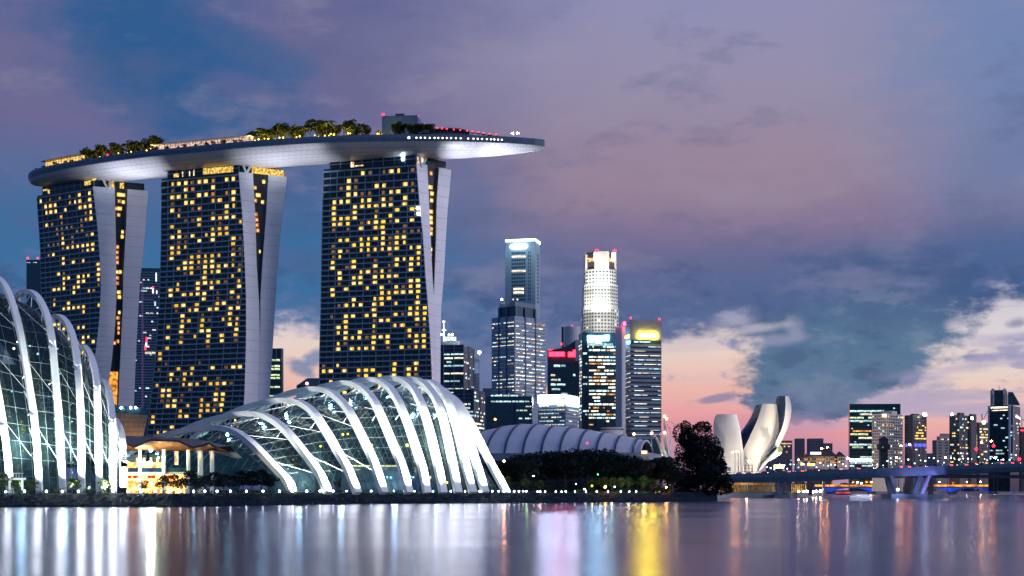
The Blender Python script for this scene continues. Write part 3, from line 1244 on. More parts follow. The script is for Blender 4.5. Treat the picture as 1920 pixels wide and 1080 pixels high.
# ------------------------------------------------------------------ things on the roof garden
rnd = random.Random(21)
M_leafy = mat('lamp_lit_foliage', (0.050, 0.060, 0.020), 0.7, vary=0.6, scale=0.5, spec=0.1)
protoA = broad_tree(31, 11.6, 9.6, 900, 0.66, 'dark broad tree on the deck, leftmost of the clump above the far tower', on_deck(163, .30)[0], M_leafy, 'trees on the roof garden')
protoB = broad_tree(32, 13.4, 12.0, 1000, 0.70, 'tallest dark round tree on the deck, ending the clump above the far tower', on_deck(278, .42)[0], M_leafy, 'trees on the roof garden')
protoP = palm_tree(33, 12.6, 'dark palm left of the tallest round tree on the deck above the far tower', on_deck(240, .3)[0], M_leafy, 'palms on the roof garden')
k_ = 0
for x, off, pr, sc_ in ((176, .4, 'A', .95), (190, .3, 'A', 1.1), (203, .5, 'P', 1.05), (214, .3, 'A', 1.1), (226, .45, 'P', 1.0), (253, .45, 'A', 1.2), (262, .3, 'P', 1.0), (290, .35, 'A', 1.25), (299, .5, 'A', .95)):
    k_ += 1
    o = copy_tree({'A': protoA, 'P': protoP}[pr], on_deck(x, off)[0], rnd.uniform(0, 6.2), sc_,
                  'dark %s on the deck above the far tower, %s after the leftmost tree' % ('tree' if pr == 'A' else 'palm', ordw(k_)),
                  'trees on the roof garden' if pr == 'A' else 'palms on the roof garden')
k_ = 0
for x, off, pr, sc_ in ((470, .25, 'A', .8), (480, .4, 'P', 1.05), (489, .25, 'A', 1.0), (499, .5, 'A', .9), (508, .3, 'A', .95), (517, .5, 'P', 1.1), (525, .3, 'A', 1.2), (534, .4, 'P', 1.2), (544, .5, 'P', 1.2), (553, .3, 'A', 1.0), (562, .45, 'A', 1.1), (571, .3, 'P', 1.05),
                        (582, .4, 'P', 1.2), (593, .3, 'P', 1.35), (603, .5, 'A', 1.2), (613, .3, 'P', 1.25), (622, .5, 'P', 1.15), (632, .35, 'A', .9), (645, .4, 'P', 1.1), (655, .3, 'A', 1.15), (667, .45, 'A', .95), (681, .3, 'P', 1.0), (688, .4, 'A', .85)):
    k_ += 1
    o = copy_tree({'A': protoA, 'P': protoP}[pr], on_deck(x, off)[0], rnd.uniform(0, 6.2), sc_,
                  'dark %s in the long deck-top row between two towers, %s tree from the left' % ('tree' if pr == 'A' else 'palm', ordw(k_)),
                  'trees on the roof garden' if pr == 'A' else 'palms on the roof garden')
k_ = 0
for x, off, sc_ in ((740, .12, .75), (749, .2, .85), (759, .15, .8), (769, .12, .72), (779, .2, .7), (787, .2, .85), (796, .15, .75), (805, .2, .8)):
    k_ += 1
    copy_tree(protoA if k_ % 3 else protoP, on_deck(x, off)[0], rnd.uniform(0, 6.2), sc_, 'low dark tree in front of the box-shaped plant room, %s from the left' % ordw(k_), 'trees on the roof garden')
t_ = broad_tree(36, 4.2, 4.5, 260, 0.4, 'small tiered tree standing alone at the blunt left end of the roof garden', on_deck(70, .25)[0], M_leaf, 'trees on the roof garden')
for i, x in enumerate((328, 341, 353, 371, 380, 388, 403, 413, 430, 441)):
    copy_tree(t_, on_deck(x, .35, ZD + 4.6)[0], rnd.uniform(0, 6), .75, 'little umbrella-shaped tree above the long lit pool terrace, %s from the left' % ordw(i + 1), 'little trees along the pool terrace')
for i in range(22):
    x = 82 + i * 17.6 + (i % 3) * 3
    copy_tree(t_, on_deck(x, .035, ZD + .3)[0], rnd.uniform(0, 6), rnd.uniform(.5, .85), 'low dark shrub along the near deck parapet, %s from the left' % ordw(i + 1), 'low shrubs along the deck parapet')
# garden lamps under the trees
lampp = MB()
q0 = on_deck(160, .1)[0]


def globe_lamp(name, label, p, r, h, em, group=None, post=M_metal, cat='lamp'):
    t = thing(name, label, cat, V(p), group)
    if h > 0.4:
        m_ = MB()
        m_.sweep([V(p), V(p) + V((0, 0, h))], max(.10, r * .5), max(.10, r * .5), 0, 6)
        m_.build('post', post, t)
    m_ = MB()
    m_.ball(V(p) + V((0, 0, h + r * .7)), r, 0, 8, 6)
    m_.build('globe', em, t, smooth=True)
    return t


yl = globe_lamp('garden_lamp', 'yellow garden lamp under the leftmost tree clump on the roof garden', on_deck(165, .06)[0], .42, 1.2, E_yell, 'yellow garden lamps on the roof garden')
k_ = 0
for x, off, z in ((176, .1, .2), (187, .05, 1.2), (192, .08, .4), (222, .05, 1.6), (239, .05, .8), (246, .08, 1.8), (275, .1, 1.2), (282, .05, 1.8)):
    k_ += 1
    copy_tree(yl, on_deck(x, off, ZD + z)[0], 0, 1.0 if k_ % 2 else .7, 'yellow garden lamp among the trees above the far tower, %s from the left' % ordw(k_ + 1))
k_ = 0
for x, z in ((475, .4), (478, 1.6), (485, .8), (496, 2.0), (496, .4), (503, .6), (516, 1.2), (524, 2.2), (531, .7), (541, .5), (556, 1.7), (562, .9), (590, 2.1), (597, 1.4), (609, .4), (617, 1.4), (620, 2.6), (626, .9), (630, .7), (636, .8), (653, 1.3), (657, 2.3)):
    k_ += 1
    copy_tree(yl, on_deck(x, .04 + .05 * (k_ % 3), ZD + z)[0], 0, (1.0, .65, .85)[k_ % 3], 'yellow garden lamp in the long deck-top tree row, %s from the left' % ordw(k_))
copy_tree(yl, on_deck(708, .1, ZD + 1.5)[0], 0, .9, 'yellow garden lamp left of the box-shaped plant room on the roof garden')
copy_tree(yl, on_deck(716, .12, ZD + .6)[0], 0, .7, 'lower yellow garden lamp close beside the plant room on the roof garden')
broad_tree(38, 6, 4.5, 260, 0.45, 'small lamp-lit yellowish tree left of the plant room on the roof garden', on_deck(711, .2)[0], mat('lamp_yellow_leaves', (.16, .13, .03), .7, vary=.5), 'trees on the roof garden')  # yellow lamplight is put into the leaf colour
for x, pw in ((172, 260), (190, 320), (222, 220), (246, 260), (280, 300), (478, 380), (497, 420), (525, 420), (558, 420), (592, 420), (612, 380), (630, 380), (655, 320), (710, 300)):
    p = on_deck(x, .12, ZD + 2.2)[0]
    point('garden_lamp_light', p, pw * 11, (1.0, .72, .12), .4)
# long lit pool terrace and the dotted arbour at the left
def terrace(name, label, x0, x1, h, em, n, off=.10, roofm=M_light):
    q = [on_deck(x0 + (x1 - x0) * i / n, off)[0] for i in range(n + 1)]
    t = thing(name, label, 'terrace', q[n // 2])
    m_ = MB()
    for a, b in zip(q, q[1:]):
        e = (b - a).normalized()
        nn = V((-e.y, e.x, 0))
        m_.obox(a + nn * 3 + V((0, 0, 0.3)), e, nn, (b - a).length, .2, h - .3)
    m_.build('lit_back_wall', em, t)
    m_ = MB()
    for a, b in zip(q, q[1:]):
        e = (b - a).normalized()
        nn = V((-e.y, e.x, 0))
        m_.obox(a - nn * .8 + V((0, 0, h)), e, nn, (b - a).length, 5.2, .22)
    m_.build('canopy', roofm, t)
    for i, a in enumerate(q):
        m_ = MB()
        m_.sweep([a, a + V((0, 0, h))], .22, .22)
        m_.build('post', M_light, t)
    return t


terrace('pool_terrace', 'long pool terrace on the roof garden with a thin canopy over pinkish lit walls', 283, 470, 5.6, glow_mat('pinkish_terrace_light', (1.0, .62, .46), .85, .7), 36)
terrace('arbour', 'dotted yellow lit arbour at the left end of the roof garden', 78, 152, 6.0, glow_mat('arbour_light', (1.0, .60, .16), 1.2, 1.1), 14, .10, M_metal)
# plant room with two red beacons
pa, t, n = on_deck(737, .38)
box = thing('plant_room', 'blue-grey box-shaped plant room with small vent on top of the roof garden', 'plant room', pa)
m_ = MB()
A = on_deck(716, .40)[0]
B = on_deck(783, .40)[0]
e = (B - A).normalized()
nn = V((-e.y, e.x, 0))
Lb = (B - A).length
m_.obox(A, e, nn, Lb, 13, 16.2)
m_.build('wall', mat('slate_blue_wall', (0.085, 0.16, 0.25), .6, vary=.1, lines=[(0, 3.0, .08, .4)]), box)
m_ = MB()
m_.obox(A + e * Lb * .36 + nn * 2 + V((0, 0, 16.2)), e, nn, 5.2, 5, 1.7)
m_.build('cooling_unit', M_navy, box)
m_ = MB()
m_.obox(A + e * Lb * .42 - nn * .1 + V((0, 0, 11.5)), e, nn, 3, .15, 1.2)
m_.build('vent', M_dark, box)
for i, (q, lb) in enumerate(((A + e * .6 + nn * .6 + V((0, 0, 16.2)), 'red warning beacon on the left corner of the rooftop plant room'), (A + e * (Lb - 1) + nn * 6 + V((0, 0, 16.2)), 'red warning beacon on the right corner of the rooftop plant room'))):
    globe_lamp('beacon', lb, q, .75 - .2 * i, .5, E_red, 'red warning beacons', cat='beacon')
globe_lamp('beacon', 'red warning beacon on the blunt left tip of the roof garden', on_deck(62, .1, 210.3)[0], .6, .2, E_red, 'red warning beacons', cat='beacon')
globe_lamp('beacon', 'red warning beacon on a mast above the trees over the far tower', on_deck(202, .5)[0], .6, 7.6, E_red, 'red warning beacons', cat='beacon')
# restaurant with curved roof at the tip
q = on_deck(845, .55)[0]
rest = thing('rooftop_restaurant', 'low rooftop restaurant under a thin curved roof near the pointed tip', 'restaurant', q)
m_ = MB()
rows = []
for i in range(13):
    x = 806 + (880 - 806) * i / 12
    a = on_deck(x, .42)[0]
    b = on_deck(x, .8)[0]
    zz = 7.2 + 1.1 * math.sin(math.pi * min(1, i / 12 * .9 + .12)) - 2.2 * max(0, i / 12 - .75)
    rows.append([a + V((0, 0, zz)), b + V((0, 0, zz)), b + V((0, 0, zz + .45)), a + V((0, 0, zz + .45))])
m_.grid(rows, 0, close=True)
m_.face([0, 1, 2, 3])
m_.build('roof', M_blueconc, rest)
m_ = MB()
pl = [on_deck(x, .5)[0] for x in (812, 830, 850, 868)] + [on_deck(x, .72)[0] for x in (868, 850, 830, 812)]
m_.prism([(p.x, p.y) for p in pl], ZD, ZD + 6.8)
m_.build('wall', M_dark, rest)
m_ = MB()
rows = []
for i in range(12):
    x = 742 + (938 - 742) * i / 11
    a, b_, hh = on_deck(x, .26)[0], on_deck(x, .8)[0], interp([(742, 3.5), (800, 4.6), (860, 4.4), (938, 1.2)], x)
    rows.append([a, a + V((0, 0, hh)), b_ + V((0, 0, hh)), b_])
m_.grid(rows)
m_.face([0, 1, 2, 3])
m_.build('raised_floor', mat('slate_terrace', (.05, .08, .12), .6), rest)
for i, x in enumerate((820, 829, 838, 851, 863, 876, 886, 897, 907, 918, 930)):
    a = on_deck(x, .35)[0]
    zz = 7.2 - 3.9 * (i / 10) ** 1.2
    t = thing('parasol', 'dark parasol with red light, %s from the left by the rooftop restaurant' % ordw(i + 1), 'parasol', a, 'red lit parasols by the rooftop restaurant')
    m_ = MB()
    m_.sweep([a, a + V((0, 0, zz))], .14, .14, 0, 6)
    m_.build('post', M_metal, t)
    m_ = MB()
    c0 = a + V((0, 0, zz + .6))
    k = len(m_.v)
    m_.v += [c0] + [a + V((1.7 * math.cos(j * math.pi / 4), 1.7 * math.sin(j * math.pi / 4), zz - .1)) for j in range(8)]
    for j in range(8):
        m_.face((k, k + 1 + j, k + 1 + (j + 1) % 8))
    m_.build('canopy', M_roofd, t)
    m_ = MB()
    m_.ball(a + V((0, -1.0, zz + .55)), .42)
    m_.build('lamp', E_red, t)
# row of round deck lights along the pointed end
k_ = 0
for x in (767, 781, 789, 797, 806, 815, 822, 830, 838, 846, 855, 864, 878, 888, 896, 904, 913, 921, 927, 934, 941):
    k_ += 1
    p, t, n = on_deck(x, 0.0)
    o = thing('deck_light', 'round white light set in the parapet of the pointed end, %s from the left' % ordw(k_), 'light', p + V((0, 0, -.2)) - n * .5, 'round lights along the parapet')
    m_ = MB()
    m_.ball(p + V((0, 0, -.9)) - n * .6, .46 if k_ != 1 else .7, 0, 8, 6)
    m_.build('bulb', glow_mat('parapet_light', (1.0, .88, .62), 5.0), o)
    m_ = MB()
    m_.box(p + V((0, 0, -1.5)) - n * .5, 1.0, .5, .3)
    m_.build('bracket', M_metal, o)
# ring lamp mast and glass rail with people at the tip
p, t, n = on_deck(966, .5)
o = thing('ring_lamp', 'tall thin mast with a ring of small lamps near the pointed tip', 'mast', p)
m_ = MB()
m_.sweep([p, p + V((0, 0, 8.8))], .16, .16, 0, 6)
m_.build('mast', M_light, o)
m_ = MB()
m_.sweep([p + V((2.2 * math.cos(a * .5236), 2.2 * math.sin(a * .5236), 5.6)) for a in range(13)], .18, .18)
m_.build('ring', M_light, o)
for a in range(6):
    m_ = MB()
    m_.ball(p + V((2.2 * math.cos(a * 1.0472), 2.2 * math.sin(a * 1.0472), 5.5)), .22)
    m_.build('bulb', E_lamp, o)
rl = MB()
prev = None
rail = thing('railing', 'thin railing round the pointed tip of the roof garden', 'railing', on_deck(1000, 0)[0])
for off in (0.02, .98):
    pts = [on_deck(x, off, 210.3)[0] for x in range(940, 1020, 5)]
    rl.sweep([p + V((0, 0, 1.2)) for p in pts], .07, .07)
    for p in pts:
        rl.sweep([p, p + V((0, 0, 1.2))], .06, .06)
rl.build('rail', M_light, rail)


def person_mesh():
    me = bpy.data.meshes.new('person')
    J = [((0, 0, .95), .15), ((0, 0, 1.2), .15), ((0, 0, 1.42), .17), ((0, 0, 1.52), .06), ((0, 0, 1.62), .10), ((0, 0, 1.72), .10),
         ((.2, 0, 1.40), .06), ((.25, .03, 1.12), .05), ((.24, -.1, .88), .04), ((-.2, 0, 1.40), .06), ((-.25, .03, 1.12), .05), ((-.24, -.1, .88), .04),
         ((.1, 0, .86), .09), ((.11, .02, .48), .065), ((.11, 0, .06), .045), ((.11, -.13, .03), .04), ((-.1, 0, .86), .09), ((-.11, .02, .48), .065), ((-.11, 0, .06), .045), ((-.11, -.13, .03), .04)]
    E = [(0, 1), (1, 2), (2, 3), (3, 4), (4, 5), (2, 6), (6, 7), (7, 8), (2, 9), (9, 10), (10, 11), (0, 12), (12, 13), (13, 14), (14, 15), (0, 16), (16, 17), (17, 18), (18, 19)]
    me.from_pydata([j[0] for j in J], E, [])
    ob = bpy.data.objects.new('person', me)
    COL.objects.link(ob)
    md = ob.modifiers.new('skin', 'SKIN')
    for v, j in zip(me.skin_vertices[0].data, J):
        v.radius = (j[1], j[1])
    me.skin_vertices[0].data[0].use_root = True
    ob.modifiers.new('sub', 'SUBSURF').levels = 1
    dg = bpy.context.evaluated_depsgraph_get()
    nm = bpy.data.meshes.new_from_object(ob.evaluated_get(dg))
    bpy.data.objects.remove(ob)
    nm.materials.clear()
    nm.materials.append(mat('dark_clothing', (.03, .04, .06), .8, vary=.3))
    return nm


PM = person_mesh()
for i, x in enumerate((952, 958, 966, 971, 977, 983, 989, 995, 997.5, 1001, 1004, 1009, 1013, 1016)):
    p = on_deck(x, .15 + .5 * ((i * 7) % 5) / 5)[0]
    o = bpy.data.objects.new('person', PM)
    COL.objects.link(o)
    o.location = V((p.x, p.y, ZD + .05))
    o.rotation_euler = (0, 0, i * 1.3)
    tag(o, 'tiny dark figure standing on the pointed deck tip, %s from the left' % ordw(i + 1), 'person', 'people on the tip of the roof garden')

# ------------------------------------------------------------------ the two ribbed glass domes
M_pane = bpy.data.materials.new('tinted_glass_shell')
M_pane.use_nodes = True
g = NG(M_pane.node_tree)
g.n.clear()
o_ = g.new('ShaderNodeOutputMaterial')
tr_ = g.new('ShaderNodeBsdfTransparent')
tr_.inputs[0].default_value = (0.42, 0.58, 0.70, 1)
gl_ = g.new('ShaderNodeBsdfGlossy')
gl_.inputs[0].default_value = (0.75, 0.85, 0.9, 1)
gl_.inputs['Roughness'].default_value = 0.06
fr_ = g.new('ShaderNodeFresnel')
fr_.inputs[0].default_value = 1.6
dz_ = g.new('ShaderNodeBsdfDiffuse')
dz_.inputs[0].default_value = (0.40, 0.78, 0.85, 1)
m2_ = g.new('ShaderNodeMixShader')
m2_.inputs[0].default_value = 0.013
mx_ = g.new('ShaderNodeMixShader')
g.l.new(fr_.outputs[0], mx_.inputs[0])
g.l.new(tr_.outputs[0], mx_.inputs[1])
g.l.new(gl_.outputs[0], mx_.inputs[2])
g.l.new(mx_.outputs[0], m2_.inputs[1])
g.l.new(dz_.outputs[0], m2_.inputs[2])
g.l.new(m2_.outputs[0], o_.inputs[0])
M_bar = mat('steel_glazing_bars', (0.035, 0.065, 0.08), 0.5, vary=0.1)
M_bar2 = mat('pale_glazing_bars', (0.13, 0.19, 0.20), 0.5, vary=0.1)


def rib_curve(tr, foot_px, back_px, Df, Db, zf=3.0, n=44):
    A = G(foot_px, Df, 0)
    B = G(back_px, Db, 0)
    AB = B - A
    pts = [(0.0, zf)]
    for x, y in tr:
        s = ray_line(x, A, AB)
        p = A + AB * s
        pts.append((s, CZ + (HY - y) / F * p.y))
    pts.sort()
    k = max(range(len(pts)), key=lambda i: pts[i][1])
    fr = pts[:k + 1]
    sa, za = fr[-1]
    # smooth the front leg: resample on arc, then mirror it for the back leg
    prof = []
    L = [0.0]
    for a, b in zip(fr, fr[1:]):
        L.append(L[-1] + math.hypot((b[0] - a[0]) * AB.length, b[1] - a[1]))
    for i in range(n + 1):
        q = L[-1] * i / n
        prof.append((interp(list(zip(L, [p[0] for p in fr])), q), interp(list(zip(L, [p[1] for p in fr])), q)))
    back = []
    for i in range(1, n + 1):
        t = math.sin(math.pi / 2 * i / n)
        back.append((sa + (1 - sa) * t, zf + (za - zf) * max(0.0, 1 - t ** 2.1) ** 0.78))
    allp = prof + back
    for _ in range(5):
        allp = [allp[0]] + [((a[0] + 2 * b[0] + c[0]) / 4, (a[1] + 2 * b[1] + c[1]) / 4) for a, b, c in zip(allp, allp[1:], allp[2:])] + [allp[-1]]
    return [A + AB * s + V((0, 0, z)) for s, z in allp]


def resample(pts, n):
    L = [0.0]
    for a, b in zip(pts, pts[1:]):
        L.append(L[-1] + (b - a).length)
    return [V([interp(list(zip(L, [p[k] for p in pts])), L[-1] * i / n) for k in range(3)]) for i in range(n + 1)]


def dome(root, ribs, wx, wy, inset, nseg, sub, strut_rng, bar=0.16, ends=True, step=2, mbar=None, cables=3):
    curves = [resample(r, 80) for r in ribs]
    cents = []
    inner = []
    for c in curves:
        g0 = (c[0] + c[-1]) / 2
        hgt = max(p.z for p in c)
        inn = []
        for p in resample(c, nseg):
            dvec = V((p.x, p.y, p.z)) - g0
            k = 1 - inset / max(8.0, dvec.length)
            q = g0 + dvec * k
            q.z = max(3.0, q.z)
            inn.append(q)
        inner.append(inn)
    # glass between ribs
    rows = []
    for i in range(len(inner) - 1):
        for s in range(sub):
            t = s / sub
            rows.append([a.lerp(b, t) + (V((0, 0, 0))) for a, b in zip(inner[i], inner[i + 1])])
    rows.append(inner[-1])
    gm = MB()
    gm.grid(rows)
    gm.build('glass_shell', M_pane, root, smooth=True)
    bm_ = MB()
    for r in rows:
        bm_.sweep(r, bar, bar, 0, 4, cap=False)
    for j in range(1, nseg):
        bm_.sweep([r[j] for r in rows], bar, bar, 0, 4, cap=False)
    bm_.build('glazing_mullion', mbar, root)
    if ends:
        for r in (inner[0], inner[-1]):
            em = MB()
            base = [V((p.x, p.y, 3.0)) for p in r]
            em.grid([r, [r[0].lerp(r[-1], j / (len(r) - 1)) for j in range(len(r))]])
            em.build('end_glazing', M_pane, root)
    for i, c in enumerate(curves):
        rb = MB()
        rb.sweep(c, wx, wy, 0, 4)
        ro = rb.build('rib', M_white, root)
        ci = resample(c, 40)
        ii = resample(inner[i], 40)
        for k in range(strut_rng[0], strut_rng[1], step):
            st = MB()
            st.sweep([ii[min(40, k + 2)], ci[k], ii[k]], .22, .22, 0, 4)
            st.build('strut', M_white, ro)
        if i + 1 < len(curves) and i < cables:
            nx = resample(curves[i + 1], 40)
            for k in range(2, 22, 5):
                cb_ = MB()
                cb_.sweep([ci[k + 3], nx[k]], .08, .08, 0, 4)
                cb_.build('cable', M_light, ro)
    return curves, inner


fd_tr = [
    [(543, 905), (517, 878), (500, 860), (483, 842), (467, 827), (450, 814), (433, 806), (415, 802.5), (395, 802)],
    [(600, 888), (575, 855), (550, 823), (535, 806), (525, 797), (508, 785), (488, 777), (470, 775)],
    [(650, 873), (633, 847), (620, 822), (608, 803), (597, 785), (587, 771), (570, 758), (550, 751), (532, 750)],
    [(700, 863), (683, 827), (670, 800), (657, 774), (645, 757), (633, 745), (618, 734), (600, 729), (590, 728.5)],
    [(755, 877), (732, 821), (714, 778), (705, 758), (695, 742), (676, 725), (657, 717.5), (648, 717)],
    [(792, 877), (779, 836), (762, 787), (747, 752), (731, 727), (710, 712.5), (692, 711)],
    [(822, 877), (807, 812), (794, 766), (779, 733), (762, 716), (745, 709), (732, 708)],
    [(850, 877), (839, 821), (828, 774), (815, 742), (794, 718), (778, 710.5), (767, 710)],
    [(875, 881), (866, 840), (854, 795), (843, 761), (832, 738), (818, 722), (803, 715), (797, 714.5)],
    [(897, 881), (886, 845), (873, 802), (860, 771), (845, 746), (830, 731), (818, 726)],
    [(926, 880), (905, 840), (892, 812), (877, 784), (858, 754), (843, 742), (836, 741)]]
fd_foot = [548, 615, 670, 720, 767, 801, 831, 859, 887, 910, 950]
fd_back = [165, 225, 295, 370, 440, 508, 560, 608, 650, 688, 715]
ribs = []
for i, (tr, f, b) in enumerate(zip(fd_tr, fd_foot, fd_back)):
    k = i / 10
    ribs.append(rib_curve(tr, f, b, 392 + 55 * k, 470 + 50 * k))
fdome = thing('ribbed_conservatory', 'long low glass conservatory dome with eleven white arching ribs', 'conservatory', G(690, 430))
FDC, FDI = dome(fdome, ribs, 2.3, 1.5, 4.4, 30, 4, (9, 26), 0.13, step=4, mbar=M_bar)
cf_tr = [
    [(15, 855), (10, 822), (5, 788), (0, 760), (-8, 715), (-22, 640), (-40, 570), (-62, 515), (-88, 490), (-100, 488)],
    [(73, 897), (70, 847), (66, 797), (60, 755), (53, 713), (47, 675), (37, 617), (28, 583), (19, 555), (9, 533), (-4, 520), (-18, 516)],
    [(117, 897), (114, 847), (112, 797), (108, 747), (103, 697), (99, 645), (95, 617), (88, 590), (78, 567), (67, 552), (56, 546), (46, 546)],
    [(153, 897), (153, 847), (152, 797), (150, 747), (147, 697), (145, 675), (140, 642), (132, 617), (123, 602), (112, 593), (104, 592)],
    [(186, 897), (185, 847), (184, 797), (183, 747), (181, 710), (176, 685), (168, 663), (159, 651), (153, 649)],
    [(212, 897), (212, 847), (211, 788), (208, 755), (203, 732), (197, 718), (190, 713)],
    [(232, 897), (232, 850), (230, 822), (224, 802), (217, 789), (212, 786)]]
cf_foot = [19, 74, 118, 154, 187, 212, 232]
cf_back = [-230, -115, -30, 48, 118, 166, 190]
ribs = []
for i, (tr, f, b) in enumerate(zip(cf_tr, cf_foot, cf_back)):
    ribs.append(rib_curve(tr, f, b, 352, 405))
# two more ribs beyond the left edge keep the dome whole
ribs = [[p + V((-22.0, 3.0, 0)) * k + V((0, 0, 0.5 * k if p.z > 10 else 0)) for p in ribs[0]] for k in (2, 1)] + ribs
cdome = thing('ribbed_conservatory', 'tall steep glass conservatory dome with white ribs at the left edge', 'conservatory', G(90, 380))
CFC, CFI = dome(cdome, ribs, 1.5, 1.1, 3.6, 30, 3, (3, 28), 0.11, step=3, mbar=M_bar2, cables=9)
# planted rock mountain inside the tall dome
mt = thing('planted_mountain', 'dark planted mountain inside the tall dome with yellow lit creepers', 'planted mountain', G(20, 380))
m_ = MB()
rr = random.Random(5)
rows = []
for i in range(12):
    z = 3 + 34 * i / 11
    rad = 15 * (1 - .55 * (i / 11) ** 1.4)
    rows.append([G(10, 384, z) + V((rad * math.cos(j * math.pi / 10) * rr.uniform(.85, 1.15), rad * .75 * math.sin(j * math.pi / 10) * rr.uniform(.85, 1.15), 0)) for j in range(20)])
m_.grid(rows, 0, close=True)
m_.face([len(m_.v) - 20 + j for j in range(20)])
m_.build('rock', mat('mossy_rock', (.02, .035, .035), .95, vary=.6, scale=.5), mt)
m_ = MB()
for _ in range(40):
    z = rr.uniform(8, 36)
    a = rr.uniform(math.pi, 2 * math.pi)
    rad = 15 * (1 - .55 * ((z - 3) / 34) ** 1.4)
    leaf_cloud(m_, G(10, 384, z) + V((rad * math.cos(a), rad * .75 * math.sin(a), 0)), (1.8, 1.2, 1.2), 26, .5, rr)
m_.build('planting', M_leaf2, mt)
m_ = MB()
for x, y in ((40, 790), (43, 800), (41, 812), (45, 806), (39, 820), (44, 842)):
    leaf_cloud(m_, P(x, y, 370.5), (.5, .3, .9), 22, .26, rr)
m_.build('glowing_creeper', glow_mat('creeper_glow', (.65, .6, .02), .9, 1.2), mt)  # lamplight on the creepers is put in as the leaves' own glow
# inside lights seen through the glass
E_inb = glow_mat('soft_blue_lamp', (.45, .8, 1.0), 2.5)
E_inw = glow_mat('soft_white_lamp', (.9, .97, 1.0), 5.0)
k_ = 0
for x, y, D, e_, r_ in ((22, 735, 376, E_inb, .22), (26, 655, 372, E_inw, .32), (56, 650, 378, E_inb, .28), (71, 665, 374, E_inb, .3), (92, 722, 376, E_office, .3), (108, 655, 378, E_inb, .22), (112, 702, 380, E_inb, .25), (135, 791, 376, E_inw, .12), (78, 817, 376, E_inb, .16), (94, 720, 372, E_yell, .14)):
    k_ += 1
    globe_lamp('interior_lamp', 'small lamp glowing inside the tall glass dome, %s of ten counted from the left' % ordw(k_), P(x, y, D), r_, 0, e_, 'lamps inside the tall dome')
point('dome_interior_light', G(40, 372, 16), 4500, (.85, 1.0, .92), 1.0)
point('dome_interior_light', G(120, 374, 12), 4500, (.88, 1.0, .9), 1.0)
for x, D, c in ((640, 438, (.9, 1, .92)), (740, 446, (.85, .95, 1.0)), (820, 458, (1, .95, .85)), (560, 430, (.9, 1, .9))):
    point('dome_interior_light', G(x, D, 6), 3500, c, 1.0)
k_ = 0
for x, y, D, e_, r_ in ((540, 881, 440, E_inb, .3), (547, 884, 440, E_inw, .3), (584, 885, 440, E_inb, .25), (601, 838, 445, E_yell, .3), (643, 816, 450, E_yell, .35), (652, 815, 450, E_yell, .3), (672, 847, 446, E_office, .25), (697, 836, 446, E_yell, .35), (763, 837, 452, E_yell, .5), (726, 896, 446, E_inb, .35),
                        (733, 897, 446, E_inb, .4), (770, 895, 450, E_inb, .3), (775, 896, 450, E_inw, .25), (806, 897, 450, E_inw, .4), (838, 906, 448, E_yell, .35), (550, 863, 440, E_orange, .4), (582, 772, 445, E_yell, .2), (500, 758, 450, E_yell, .3), (507, 757, 450, E_yell, .3), (540, 760, 450, E_yell, .25), (434, 799, 440, E_office, .25), (441, 789, 445, E_yell, .25)):
    k_ += 1
    globe_lamp('interior_lamp', 'small coloured lamp glowing inside the long ribbed dome, %s counted from its list of lights left to right' % ordw(k_) if False else 'small lamp glowing inside the long ribbed dome, lamp %s from the left' % ordw(k_), P(x, y, D), r_, 0, e_, 'lamps inside the long ribbed dome')
# planting beds and a glazed terrace inside the long dome
tb = thing('indoor_terrace', 'pale green indoor terrace with stepped walls inside the long dome', 'terrace', G(570, 440))
m_ = MB()
for x0, x1, y0, D in ((500, 590, 880, 436), (585, 600, 845, 438), (640, 760, 876, 452)):
    a, b = G(x0, D), G(x1, D)
    zz = CZ + (HY - y0) / F * D
    e = (b - a).normalized()
    m_.obox(V((a.x, a.y, 3.0)), e, V((-e.y, e.x, 0)), (b - a).length, 3.0, zz - 3)
m_.build('wall', mat('pale_green_wall', (.07, .11, .13), .7, vary=.3), tb)
m_ = MB()
m_.obox(V((G(642, 451).x, G(642, 451).y, CZ + 43 / F * 451)), V((1, .05, 0)).normalized(), V((0, 1, 0)), 19, .3, .5)
m_.build('light_strip', glow_mat('warm_strip', (1, .75, .3), 2.0), tb)

# floodlights at the foot of every rib
for cs, pw, col, ofs in ((FDC, 125000, (.98, 1.0, .88), 5.0), (CFC[2:], 85000, (.94, 1.0, .92), 4.0)):
    for c in cs:
        a = c[0]
        nx = c[24]
        out_ = V((a.x - c[8].x, a.y - c[8].y, 0)).normalized()
        src = a + out_ * ofs + V((0, 0, .5))
        spot('rib_floodlight', src, c[20], pw * .8, col, 62, .7, .5)
        spot('rib_floodlight', a + out_ * (ofs + 4) + V((0, 0, .5)), c[9], pw * 1.7, col, 44, .8, .5)
    # back legs too, seen through the glass
for c in FDC[1:]:
    a = c[-1]
    out_ = V((c[-9].x - a.x, c[-9].y - a.y, 0)).normalized()
    spot('rib_floodlight', a + out_ * 6 + V((0, 0, .5)), c[-22], 24000, (.75, 1.0, .95), 70, .7, .5)

